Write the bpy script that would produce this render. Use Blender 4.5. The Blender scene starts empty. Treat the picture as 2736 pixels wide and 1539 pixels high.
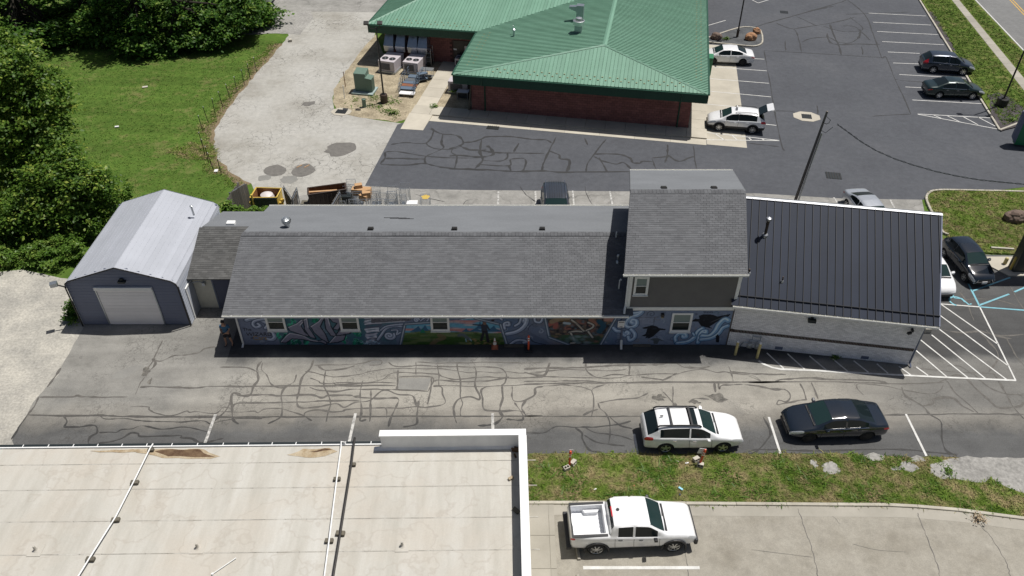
import bpy, bmesh, math, random
import numpy as np
from mathutils import Vector, Matrix, noise as mnoise
random.seed(7); rng = np.random.default_rng(7)
R = math.radians
scene = bpy.context.scene
COL = scene.collection

# ---------------------------------------------------------------- camera, sky, sun
CF, CTH, CH = 2095.0, R(39.2), 30.0
cam_data = bpy.data.cameras.new('camera')
cam = bpy.data.objects.new('camera', cam_data); COL.objects.link(cam)
cam.location = (0, 0, CH); cam.rotation_euler = (R(90) - CTH, 0, 0)
cam_data.sensor_width = 36; cam_data.sensor_fit = 'HORIZONTAL'
cam_data.lens = 36 * CF / 2736; cam_data.clip_end = 3000; cam_data.clip_start = .5
scene.camera = cam
SUND = Vector((.345, .185, 1)).normalized()
world = bpy.data.worlds.new('World'); scene.world = world; world.use_nodes = True
wn = world.node_tree
sky = wn.nodes.new('ShaderNodeTexSky'); sky.sky_type = 'NISHITA'; sky.sun_disc = False
sky.dust_density = 2.5; sky.sun_elevation = math.asin(SUND.z); sky.sun_rotation = math.atan2(SUND.x, SUND.y)
bg = wn.nodes['Background']; bg.inputs[1].default_value = .05
wn.links.new(sky.outputs[0], bg.inputs[0])
sl = bpy.data.lights.new('sun', 'SUN'); sl.energy = 4.8; sl.angle = R(.5); sl.color = (1, .97, .925)
sun = bpy.data.objects.new('sun', sl); COL.objects.link(sun); sun.location = (40, 20, 100)
sun.rotation_euler = (-SUND).to_track_quat('-Z', 'Y').to_euler()
scene.view_settings.view_transform = 'Standard'; scene.view_settings.look = 'None'
scene.view_settings.exposure = -.06; scene.view_settings.gamma = 1
scene.view_settings.use_curve_mapping = False

# ---------------------------------------------------------------- surveying helpers (photo pixel -> place on the ground / a wall)
cs, cc = math.sin(CTH), math.cos(CTH)
def ray(px, py):
    u = (px - 1368) / CF; v = (py - 769.5) / CF
    return (u, cc - v * cs, -(cs + v * cc))
def G(px, py, z=0.0):
    r = ray(px, py); t = (z - CH) / r[2]
    return (r[0] * t, r[1] * t, z)
def AY(px, py, Y):
    r = ray(px, py); t = Y / r[1]
    return (r[0] * t, Y, CH + r[2] * t)

# ---------------------------------------------------------------- materials
def newmat(name):
    m = bpy.data.materials.new(name); m.use_nodes = True
    return m, m.node_tree, m.node_tree.nodes['Principled BSDF']
def nd(nt, t, **kw):
    n = nt.nodes.new(t)
    for k, v in kw.items():
        if k.startswith('i_'):
            key = k[2:]; key = int(key) if key.isdigit() else key.replace('_', ' ')
            n.inputs[key].default_value = v
        else: setattr(n, k, v)
    return n
def c4(c): return (c[0], c[1], c[2], 1)
def mixc(nt, fac, a, b, blend='MIX'):
    n = nt.nodes.new('ShaderNodeMix'); n.data_type = 'RGBA'; n.blend_type = blend
    for inp, val in ((n.inputs[0], fac), (n.inputs[6], a), (n.inputs[7], b)):
        if hasattr(val, 'is_linked') or hasattr(val, 'links'): nt.links.new(val, inp)
        elif isinstance(val, (int, float)): inp.default_value = val if inp == n.inputs[0] else (val, val, val, 1)
        else: inp.default_value = c4(val)
    return n.outputs[2]
def math_(nt, op, a, b=0.0, c=None):
    n = nt.nodes.new('ShaderNodeMath'); n.operation = op
    for i, val in enumerate((a, b) if c is None else (a, b, c)):
        if hasattr(val, 'links'): nt.links.new(val, n.inputs[i])
        else: n.inputs[i].default_value = val
    return n.outputs[0]
def coords(nt, kind='pos', scale=(1, 1, 1)):
    if kind == 'pos': o = nt.nodes.new('ShaderNodeNewGeometry').outputs['Position']
    else: o = nt.nodes.new('ShaderNodeTexCoord').outputs['Object']
    if scale != (1, 1, 1):
        mp = nt.nodes.new('ShaderNodeMapping'); mp.inputs['Scale'].default_value = scale
        nt.links.new(o, mp.inputs[0]); o = mp.outputs[0]
    return o
def noise_(nt, vec, s, detail=5, rough=.6, w=None):
    n = nd(nt, 'ShaderNodeTexNoise', i_Scale=s, i_Detail=detail, i_Roughness=rough)
    nt.links.new(vec, n.inputs['Vector']); return n.outputs[0]
def ramp(nt, fac, stops, interp='LINEAR'):
    n = nt.nodes.new('ShaderNodeValToRGB'); n.color_ramp.interpolation = interp
    e = n.color_ramp.elements
    while len(e) < len(stops): e.new(.5)
    for el, (p, c) in zip(e, stops):
        el.position = p; el.color = c4(c) if not isinstance(c, (int, float)) else (c, c, c, 1)
    nt.links.new(fac, n.inputs[0]); return n.outputs[0]
def rnd(nt):
    g = nt.nodes.new('ShaderNodeNewGeometry').outputs['Random Per Island']
    o = nt.nodes.new('ShaderNodeObjectInfo').outputs['Random']
    return math_(nt, 'FRACT', math_(nt, 'ADD', g, o))
def bump_(nt, b, h, strength, dist=.02):
    n = nd(nt, 'ShaderNodeBump', i_Strength=strength, i_Distance=dist)
    nt.links.new(h, n.inputs['Height']); nt.links.new(n.outputs[0], b.inputs['Normal'])
def M(name, c1, c2=None, s=1.2, rough=.8, metal=0, grain=.18, gs=25, isl=0.0, coat=0, spec=.4, bump=0, kind='pos', lo=.35, hi=.65, scale=(1, 1, 1), emit=None):
    m, nt, b = newmat(name)
    v = coords(nt, kind, scale)
    c2 = c2 or tuple(x * .8 for x in c1)
    f = ramp(nt, noise_(nt, v, s, 6, .62), [(lo, 0.0), (hi, 1.0)])
    col = mixc(nt, f, c1, c2)
    g = noise_(nt, v, gs, 3, .7)
    if grain:
        k = math_(nt, 'MULTIPLY_ADD', g, grain * 2, 1 - grain)
        col = mixc(nt, 1.0, col, k, 'MULTIPLY')
    if isl:
        k = math_(nt, 'MULTIPLY_ADD', rnd(nt), isl * 2, 1 - isl)
        col = mixc(nt, 1.0, col, k, 'MULTIPLY')
    nt.links.new(col, b.inputs['Base Color'])
    b.inputs['Roughness'].default_value = rough; b.inputs['Metallic'].default_value = metal
    b.inputs['Specular IOR Level'].default_value = spec
    if coat: b.inputs['Coat Weight'].default_value = coat; b.inputs['Coat Roughness'].default_value = .04
    if bump: bump_(nt, b, g, bump)
    return m
def simple(name, c, rough=.6, metal=0, coat=0, spec=.5):
    m, nt, b = newmat(name)
    v = coords(nt, 'obj')
    k = math_(nt, 'MULTIPLY_ADD', noise_(nt, v, 6, 4), .3, .85)
    nt.links.new(mixc(nt, 1.0, c, k, 'MULTIPLY'), b.inputs['Base Color'])
    b.inputs['Roughness'].default_value = rough; b.inputs['Metallic'].default_value = metal
    b.inputs['Specular IOR Level'].default_value = spec
    if coat: b.inputs['Coat Weight'].default_value = coat; b.inputs['Coat Roughness'].default_value = .03
    return m

def grass_mat(name, dry, blades=False, g1=(.058, .115, .017), g2=(.098, .155, .027), d1=(.160, .155, .058), big=.32):
    m, nt, b = newmat(name)
    v = coords(nt)
    n1 = noise_(nt, v, big, 5, .65); n2 = noise_(nt, v, 1.6, 4, .7); n3 = noise_(nt, v, 9, 4, .75)
    a = math_(nt, 'ADD', math_(nt, 'MULTIPLY', n1, .55), math_(nt, 'MULTIPLY', n2, .45))
    col = mixc(nt, ramp(nt, n2, [(.3, 0.), (.7, 1.)]), g1, g2)
    col = mixc(nt, ramp(nt, a, [(dry, 0.), (dry + .14, .85)]), col, d1)
    col = mixc(nt, 1.0, col, ramp(nt, noise_(nt, coords(nt, 'pos', (.12, .75, 1)), .9, 4), [(.3, .80), (.7, 1.16)]), 'MULTIPLY')
    k = ramp(nt, n3, [(.25, .78), (.75, 1.22)])
    n4 = noise_(nt, v, 30, 2, .7)
    col = mixc(nt, 1.0, col, k, 'MULTIPLY')
    col = mixc(nt, 1.0, col, ramp(nt, n4, [(.3, .8), (.7, 1.2)]), 'MULTIPLY')
    if blades:
        col = mixc(nt, 1.0, col, math_(nt, 'MULTIPLY_ADD', rnd(nt), .6, .75), 'MULTIPLY')
    nt.links.new(col, b.inputs['Base Color'])
    b.inputs['Roughness'].default_value = .9; b.inputs['Specular IOR Level'].default_value = .15
    if not blades: bump_(nt, b, n3, .45, .06)
    return m
def leaf_mat(name, ca, cb, cbright=None, trans=.3):
    m, nt, b = newmat(name)
    v = coords(nt)
    r = rnd(nt); n = noise_(nt, v, 1.3, 3, .6)
    f = math_(nt, 'ADD', math_(nt, 'MULTIPLY', r, .4), math_(nt, 'MULTIPLY_ADD', n, 1.3, -.33))
    col = ramp(nt, f, [(.2, ca), (.62, cb), (.9, cbright or cb)])
    d = nd(nt, 'ShaderNodeBsdfDiffuse'); t = nd(nt, 'ShaderNodeBsdfTranslucent'); mx = nd(nt, 'ShaderNodeMixShader', i_0=trans)
    gl = nd(nt, 'ShaderNodeBsdfGlossy', i_Roughness=.45); mx2 = nd(nt, 'ShaderNodeMixShader', i_0=.015)
    nt.links.new(col, d.inputs[0]); nt.links.new(col, t.inputs[0])
    nt.links.new(d.outputs[0], mx.inputs[1]); nt.links.new(t.outputs[0], mx.inputs[2])
    nt.links.new(mx.outputs[0], mx2.inputs[1]); nt.links.new(gl.outputs[0], mx2.inputs[2])
    nt.links.new(mx2.outputs[0], nt.nodes['Material Output'].inputs[0])
    return m
def lane_mat():
    m, nt, b = newmat('worn_asphalt')
    v = coords(nt)
    sp = nd(nt, 'ShaderNodeSeparateXYZ'); nt.links.new(v, sp.inputs[0])
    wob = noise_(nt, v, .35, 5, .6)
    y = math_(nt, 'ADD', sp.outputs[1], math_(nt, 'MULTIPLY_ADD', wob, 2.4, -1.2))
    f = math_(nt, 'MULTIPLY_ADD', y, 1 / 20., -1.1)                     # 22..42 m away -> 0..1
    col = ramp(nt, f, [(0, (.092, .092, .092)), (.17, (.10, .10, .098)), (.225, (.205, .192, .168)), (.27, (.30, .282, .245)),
                       (.36, (.30, .285, .25)), (.41, (.23, .222, .202)), (.435, (.12, .118, .113)), (.46, (.06, .06, .06)), (.6, (.075, .075, .074)), (1, (.13, .13, .128))])  # dark band by the wall is eave shade painted into the asphalt colour
    x = math_(nt, 'ADD', sp.outputs[0], math_(nt, 'MULTIPLY_ADD', noise_(nt, v, .2, 4), 10., -5.))
    left = ramp(nt, math_(nt, 'MULTIPLY_ADD', x, -1 / 20., -.4), [(.12, 0.), (.55, 1.)])    # greyer towards the gravel end
    above = math_(nt, 'MULTIPLY', ramp(nt, f, [(.2, 0.), (.27, 1.)]), ramp(nt, math_(nt, 'ADD', f, math_(nt, 'MULTIPLY', ramp(nt, math_(nt, 'MULTIPLY_ADD', sp.outputs[0], -1., -15.5), [(0., 0.), (.6, 1.)]), -.5)), [(.41, 1.), (.445, 0.)]))
    lf = math_(nt, 'MULTIPLY', left, above)
    col = mixc(nt, lf, col, (.235, .228, .208))
    right = math_(nt, 'MULTIPLY', ramp(nt, math_(nt, 'MULTIPLY_ADD', x, 1 / 20., -.55), [(.2, 0.), (.6, 1.)]), above)
    col = mixc(nt, right, col, (.165, .16, .148))
    sweep = noise_(nt, coords(nt, 'pos', (.12, .8, 1)), 1.3, 5, .6)
    col = mixc(nt, 1.0, col, ramp(nt, sweep, [(.3, .84), (.7, 1.13)]), 'MULTIPLY')
    blot = noise_(nt, v, .8, 6, .7)
    col = mixc(nt, 1.0, col, ramp(nt, blot, [(.28, .78), (.5, 1.0), (.75, 1.14)]), 'MULTIPLY')
    stain = ramp(nt, noise_(nt, v, .23, 3, .5), [(.6, 0.), (.75, .45)])
    col = mixc(nt, stain, col, (.13, .13, .125))
    vo = nd(nt, 'ShaderNodeTexVoronoi', feature='DISTANCE_TO_EDGE', i_Scale=2.6)
    wv = nt.nodes.new('ShaderNodeVectorMath'); wv.operation = 'ADD'; nn = nd(nt, 'ShaderNodeTexNoise', i_Scale=2.0, i_Detail=4)
    nt.links.new(v, nn.inputs[0]); nt.links.new(v, wv.inputs[0]); nt.links.new(nn.outputs['Color'], wv.inputs[1]); nt.links.new(wv.outputs[0], vo.inputs[0])
    hair = math_(nt, 'MULTIPLY', ramp(nt, vo.outputs[0], [(.012, .55), (.05, 0.)]), ramp(nt, noise_(nt, v, .3, 3), [(.48, 0.), (.62, 1.)]))
    col = mixc(nt, hair, col, (.06, .057, .052))
    oil = ramp(nt, noise_(nt, v, 1.9, 3, .6), [(.68, 0.), (.76, .35)])
    col = mixc(nt, oil, col, (.07, .067, .062))
    g = noise_(nt, v, 22, 3, .8)
    col = mixc(nt, 1.0, col, ramp(nt, g, [(.25, .76), (.75, 1.24)]), 'MULTIPLY')
    nt.links.new(col, b.inputs['Base Color']); b.inputs['Roughness'].default_value = .88; b.inputs['Specular IOR Level'].default_value = .25
    bump_(nt, b, g, .35, .01)
    return m
def weathered_mat(name, c1, c2, c3, s=.35, crack=.0, cs_=1.2):
    m, nt, b = newmat(name)
    v = coords(nt)
    col = ramp(nt, noise_(nt, v, s, 6, .62), [(.28, c1), (.5, c2), (.74, c3)])
    g = noise_(nt, v, 24, 3, .8)
    col = mixc(nt, 1.0, col, ramp(nt, noise_(nt, v, 2.2, 5, .7), [(.25, .84), (.75, 1.14)]), 'MULTIPLY')
    col = mixc(nt, 1.0, col, ramp(nt, g, [(.25, .82), (.75, 1.18)]), 'MULTIPLY')
    if crack:
        n2 = nd(nt, 'ShaderNodeTexVoronoi', feature='DISTANCE_TO_EDGE', i_Scale=cs_)
        wv = nt.nodes.new('ShaderNodeVectorMath'); wv.operation = 'ADD'
        nn = nd(nt, 'ShaderNodeTexNoise', i_Scale=1.3, i_Detail=4); nt.links.new(v, nn.inputs[0])
        nt.links.new(v, wv.inputs[0]); nt.links.new(nn.outputs['Color'], wv.inputs[1]); nt.links.new(wv.outputs[0], n2.inputs[0])
        mask = ramp(nt, noise_(nt, v, .22, 3), [(.42, 0.), (.6, 1.)])
        f = math_(nt, 'MULTIPLY', ramp(nt, n2.outputs[0], [(.008, crack), (.035, 0.)]), mask)
        col = mixc(nt, f, col, (.05, .048, .045))
    nt.links.new(col, b.inputs['Base Color']); b.inputs['Roughness'].default_value = .9; b.inputs['Specular IOR Level'].default_value = .2
    bump_(nt, b, g, .4, .012)
    return m
def membrane_mat():
    m, nt, b = newmat('white_membrane')
    v = coords(nt)
    st = noise_(nt, coords(nt, 'pos', (1.6, .22, 1)), .9, 6, .65)        # streaks running down the fall of the roof
    col = ramp(nt, st, [(.3, (.405, .385, .335)), (.5, (.475, .455, .405)), (.7, (.525, .51, .465))])
    col = mixc(nt, ramp(nt, noise_(nt, v, .28, 4), [(.45, 0.), (.68, .65)]), col, (.48, .43, .36))
    col = mixc(nt, ramp(nt, noise_(nt, v, 2.5, 6, .7), [(.55, 0.), (.78, .4)]), col, (.42, .385, .335))
    tn = noise_(nt, v, .42, 4, .55)
    col = mixc(nt, ramp(nt, tn, [(.455, 0.), (.472, .38), (.485, 0.)]), col, (.36, .32, .27))
    col = mixc(nt, ramp(nt, tn, [(.60, 0.), (.612, .3), (.63, .08)]), col, (.40, .36, .31))
    col = mixc(nt, ramp(nt, noise_(nt, v, 7, 4, .7), [(.66, 0.), (.74, .4)]), col, (.33, .30, .26))
    col = mixc(nt, 1.0, col, ramp(nt, noise_(nt, v, 18, 3, .8), [(.25, .94), (.75, 1.05)]), 'MULTIPLY')
    nt.links.new(col, b.inputs['Base Color']); b.inputs['Roughness'].default_value = .7; b.inputs['Specular IOR Level'].default_value = .25
    bump_(nt, b, noise_(nt, v, 1.1, 4), .25, .05)
    return m
def vcol_mat(name, rough=.75):
    m, nt, b = newmat(name)
    a = nd(nt, 'ShaderNodeVertexColor', layer_name='paint')
    k = math_(nt, 'MULTIPLY_ADD', noise_(nt, coords(nt), 14, 3), .3, .85)
    nt.links.new(mixc(nt, 1.0, a.outputs[0], k, 'MULTIPLY'), b.inputs['Base Color'])
    b.inputs['Roughness'].default_value = rough; b.inputs['Specular IOR Level'].default_value = .2
    return m

MT = dict(
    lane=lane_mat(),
    dark_lot=weathered_mat('sealed_asphalt', (.074, .077, .086), (.086, .090, .100), (.100, .103, .112), .18),
    drive=weathered_mat('grey_drive', (.26, .245, .212), (.375, .363, .33), (.425, .415, .385), .2, crack=.6, cs_=1.5),
    rear_strip=weathered_mat('rear_strip', (.20, .195, .18), (.27, .262, .242), (.33, .32, .30), .6, crack=.4, cs_=.5),
    concrete=weathered_mat('lot_concrete', (.235, .215, .175), (.305, .283, .238), (.35, .328, .28), .45),
    slab=M('slab_concrete', (.50, .46, .38), (.42, .385, .315), .6, .85, grain=.1, isl=.08),
    slab2=M('walk_concrete', (.36, .335, .285), (.30, .28, .235), .6, .85, grain=.12, isl=.06),
    kerb=M('kerb_concrete', (.47, .44, .37), (.36, .33, .27), 1.2, .85, grain=.12, isl=.06),
    street=weathered_mat('street_asphalt', (.15, .15, .148), (.18, .18, .177), (.21, .21, .205), .2),
    gravel=M('gravel', (.47, .445, .385), (.27, .26, .235), .55, .95, grain=.6, gs=7, bump=.8, lo=.3, hi=.7),
    gravel2=M('grey_gravel', (.33, .318, .295), (.24, .232, .215), .5, .95, grain=.7, gs=5, bump=.9),
    pea=M('tan_rock_bed', (.40, .34, .235), (.235, .195, .13), .9, .95, grain=.85, gs=6.5, bump=1.0),
    slate=M('slate_chips', (.10, .105, .108), (.06, .062, .066), 1, .9, grain=.7, gs=10, bump=1.0),
    mulch=M('mulch', (.085, .075, .08), (.05, .042, .04), 1, .95, grain=.6, gs=9, bump=1.0),
    patch=M('asphalt_patch', (.125, .118, .108), (.17, .16, .145), 3, .9, grain=.35, gs=18, bump=.4),
    patch2=M('asphalt_patch_pale', (.24, .235, .215), (.205, .20, .185), 1, .9, grain=.25, gs=18, bump=.4),
    dirt=M('bare_dirt', (.22, .165, .10), (.16, .12, .07), 1, .95, grain=.4, gs=10, bump=.5),
    pothole=M('broken_asphalt', (.085, .08, .072), (.19, .178, .155), 4, .95, grain=.5, gs=20, bump=.8),
    seal=M('crack_sealant', (.105, .099, .089), (.135, .127, .115), 1, .7, grain=.2),
    seal2=M('crack_sealant_black', (.026, .026, .027), (.036, .036, .036), 1, .7, grain=.2),
    paint=M('white_line_paint', (.66, .655, .63), (.50, .49, .46), 2.5, .7, grain=.15),
    paint_worn=M('worn_line_paint', (.52, .51, .48), (.26, .255, .24), 5, .8, grain=.3, lo=.42, hi=.6),
    paint_blue=M('blue_line_paint', (.20, .47, .55), (.17, .36, .42), 4, .75, grain=.15),
    paint_yellow=M('yellow_line_paint', (.62, .38, .08), None, 3, .75),
    grass=grass_mat('lawn_grass', .52),
    grass_dry=grass_mat('strip_grass', .44, g1=(.07, .115, .016), g2=(.115, .155, .03), d1=(.24, .185, .10), big=.9),
    grass_isl=grass_mat('island_grass', .5, g1=(.07, .115, .016), g2=(.115, .155, .03), d1=(.20, .165, .075), big=.6),
    blade=grass_mat('grass_blades', .52, True, g1=(.064, .122, .018), g2=(.108, .16, .03), d1=(.19, .175, .07)),
    blade_dry=grass_mat('grass_blades_dry', .44, True, g1=(.085, .145, .018), g2=(.145, .20, .035), d1=(.27, .21, .115), big=.9),
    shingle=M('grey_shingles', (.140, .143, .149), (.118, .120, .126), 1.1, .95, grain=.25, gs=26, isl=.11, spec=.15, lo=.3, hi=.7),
    shingle_b=M('brown_shingles', (.118, .117, .113), (.092, .092, .09), 1.0, .95, grain=.25, gs=26, isl=.18, spec=.15, lo=.3, hi=.7),
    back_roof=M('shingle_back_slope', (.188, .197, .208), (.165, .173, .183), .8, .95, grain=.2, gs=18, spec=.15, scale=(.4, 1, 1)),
    ridge=M('ridge_shingles', (.125, .128, .134), (.10, .102, .108), 2, .95, grain=.2, isl=.15),
    mastic=M('roof_patch_tar', (.045, .046, .05), None, 3, .8),
    white=simple('white_trim', (.78, .78, .76), .5),
    offwhite=simple('gutter_inside', (.60, .58, .48), .6),
    siding=M('taupe_siding', (.155, .148, .142), (.14, .133, .128), 2, .7, grain=.06),
    wallgrey=M('painted_block', (.115, .125, .17), (.10, .11, .155), 1, .8, grain=.1),
    glass=None, blind=None,
    black=simple('black_metal', (.012, .018, .02), .5),
    darkmetal=simple('dark_bronze', (.035, .032, .03), .45, .3),
    steel=simple('galvanised', (.55, .57, .58), .38, .85),
    alu=simple('bright_flashing', (.42, .43, .45), .4, .7),
    zinc=simple('duct_metal', (.42, .45, .48), .35, .8),
    green_roof=M('green_metal_roof', (.168, .312, .228), (.145, .282, .200), .5, .55, grain=.08, isl=.07, spec=.35),
    green_rib_shade=M('green_rib_shade', (.12, .255, .175), None, 1, .55, grain=.05), green_dark=M('green_fascia', (.018, .075, .045), (.016, .066, .04), 1, .5, grain=.05, isl=.05),  # ribs coloured darker than the panels to imitate their shadow lines
    snow=simple('snow_guard', (.33, .30, .16), .5),
    cmu=M('red_block', (.27, .115, .10), (.22, .092, .08), .8, .9, grain=.2, isl=.15),
    mortar_r=M('red_mortar', (.10, .05, .045), None, 2, .95),
    brickw=M('white_painted_brick', (.88, .86, .86), (.81, .79, .79), 1.0, .8, grain=.12, gs=18, isl=.13),
    mortar_w=M('white_mortar', (.52, .51, .51), (.44, .43, .43), 1, .9),
    brickd=M('dark_soldier_brick', (.10, .075, .06), (.075, .055, .045), 3, .85, isl=.35),
    seam=M('black_standing_seam', (.021, .028, .047), (.018, .024, .040), .5, .55, grain=.05, isl=.07, spec=.2),
    seam_rib=M('black_rib', (.016, .017, .021), None, 1, .5),
    galv_roof=M('garage_roof_metal', (.40, .415, .455), (.365, .38, .415), .6, .5, grain=.05, gs=8, isl=.04, spec=.4),
    slatewall=M('blue_grey_siding', (.16, .182, .25), (.145, .165, .23), .8, .55, grain=.05, isl=.05),
    sidewhite=M('garage_side_metal', (.46, .49, .55), (.42, .45, .51), .8, .5, grain=.05),
    rollup=M('rollup_door', (.84, .82, .82), (.78, .76, .76), .8, .6, grain=.06, isl=.04),
    membrane=membrane_mat(), seamdirt=M('seam_dirt', (.30, .28, .24), (.52, .50, .45), 1.5, .9, grain=.3),
    para=M('parapet_membrane', (.80, .80, .79), (.68, .68, .68), .6, .7, grain=.1, scale=(2, .3, 1)),
    rust=M('roof_rust_stain', (.075, .04, .022), (.16, .105, .06), 3, .95, grain=.4),
    rust2=M('roof_debris_stain', (.30, .22, .13), (.46, .39, .28), 3, .95, grain=.5),
    wood=M('weathered_planks', (.17, .155, .135), (.11, .10, .088), 2, .9, grain=.25, isl=.25, scale=(1, 1, .2)),
    polewood=M('pole_wood', (.19, .17, .15), (.13, .115, .10), 2, .9, grain=.25, scale=(1, 1, .2)),
    block=M('support_block', (.14, .125, .095), (.10, .09, .07), 3, .9, isl=.1),
    concblk=M('cinder_block', (.50, .47, .40), (.42, .39, .33), 3, .9, grain=.2),
    yellow=simple('yellow_paint', (.60, .42, .08), .55),
    yellow_old=M('faded_yellow', (.58, .50, .22), (.44, .37, .18), 4, .7),
    orange=simple('orange_plastic', (.70, .10, .035), .5),
    orange_f=M('faded_orange_plastic', (.50, .16, .09), (.33, .12, .07), 4, .7),
    refl=simple('reflective_band', (.75, .72, .68), .4),
    rust_metal=M('rusty_steel', (.16, .07, .03), (.30, .14, .05), 2, .7),
    brown_bin=simple('brown_steel', (.055, .035, .025), .5),
    cardboard=simple('cardboard', (.46, .28, .14), .85),
    hvac=simple('hvac_beige', (.50, .46, .48), .5), hvac_dk=simple('hvac_louvre', (.045, .045, .05), .6),
    trans_g=simple('transformer_green', (.13, .20, .155), .5), pad=M('pad_concrete', (.34, .42, .40), None, 2, .9),
    cart_blue=simple('cart_grey_blue', (.11, .15, .20), .5), cart_rust=M('cart_rust', (.26, .09, .04), (.16, .08, .05), 3, .8),
    rock=M('tan_boulder', (.42, .22, .11), (.30, .17, .10), 2.5, .9, grain=.3, gs=8, kind='obj', bump=.6),
    rock2=M('brown_boulder', (.19, .135, .105), (.12, .09, .075), 2, .9, grain=.35, gs=8, kind='obj', bump=.6),
    bark=M('bark', (.04, .033, .025), (.025, .02, .015), 2, .95, grain=.3),
    leaf_t=leaf_mat('tree_leaves', (.028, .075, .012), (.125, .225, .030), (.40, .46, .09), .42),
    leaf_d=leaf_mat('wood_leaves', (.020, .058, .010), (.085, .185, .028), (.28, .38, .07), .38),
    leaf_w=leaf_mat('weed_leaves', (.06, .13, .018), (.13, .23, .035), (.26, .34, .07), .38),
    skin=simple('skin', (.42, .24, .16), .6), shirt=simple('blue_shirt', (.045, .13, .23), .85), shorts=simple('black_shorts', (.012, .012, .016), .85),
    hair=simple('dark_hair', (.012, .010, .009), .7), tyre=simple('tyre_rubber', (.016, .016, .017), .85), rim=simple('alloy', (.55, .56, .57), .3, .8),
    rimdark=simple('dark_wheel', (.02, .02, .022), .5), trim=simple('black_trim', (.02, .02, .022), .55), bedliner=simple('bed_paint', (.74, .75, .77), .4),  # rimdark: plain dark colour of wheel discs and dark rims
    lamp_red=simple('tail_lens', (.50, .012, .016), .12, coat=1), lamp_clear=simple('head_lens', (.62, .64, .66), .1, .2, coat=1), well=simple('wheel_well', (.008, .008, .008), .9),
    chrome=simple('chrome', (.8, .8, .8), .1, 1), cloud=simple('plastic_bag', (.6, .55, .53), .5), ltblue=simple('pale_blue_plastic', (.30, .62, .72), .4),
    signwhite=simple('sign_white', (.74, .73, .72), .5), signgreen=simple('sign_green', (.008, .17, .07), .4), inkblack=simple('lettering_black', (.012, .012, .016), .7), inkgold=simple('lettering_gold', (.36, .24, .09), .7), mural=vcol_mat('mural_paint'),
)
def seal_mat():                                                       # dusty in the driven lane, fresher in the sealed bays
    m, nt, b = newmat('crack_sealant'); v = coords(nt); sp = nd(nt, 'ShaderNodeSeparateXYZ'); nt.links.new(v, sp.inputs[0])
    f = ramp(nt, math_(nt, 'MULTIPLY_ADD', sp.outputs[1], .25, -6.25), [(.25, 0.), (.5, 1.)])
    col = mixc(nt, f, (.048, .047, .045), (.118, .110, .099)); col = mixc(nt, 1.0, col, ramp(nt, noise_(nt, v, 5, 4), [(.3, .75), (.7, 1.2)]), 'MULTIPLY')
    nt.links.new(col, b.inputs['Base Color']); b.inputs['Roughness'].default_value = .75; b.inputs['Specular IOR Level'].default_value = .3
    return m
MT['seal_lane'] = seal_mat()
def glass_mat(name, c, rough=.03):
    m, nt, b = newmat(name)
    b.inputs['Base Color'].default_value = c4(c); b.inputs['Roughness'].default_value = rough
    b.inputs['Specular IOR Level'].default_value = .28
    return m
MT['glass'] = glass_mat('window_glass', (.018, .024, .024)); MT['blind'] = glass_mat('window_blind', (.20, .25, .235), .2)
MT['cglass'] = glass_mat('car_glass', (.010, .016, .018)); MT['wglass'] = glass_mat('windscreen_glass', (.016, .034, .034))

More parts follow.
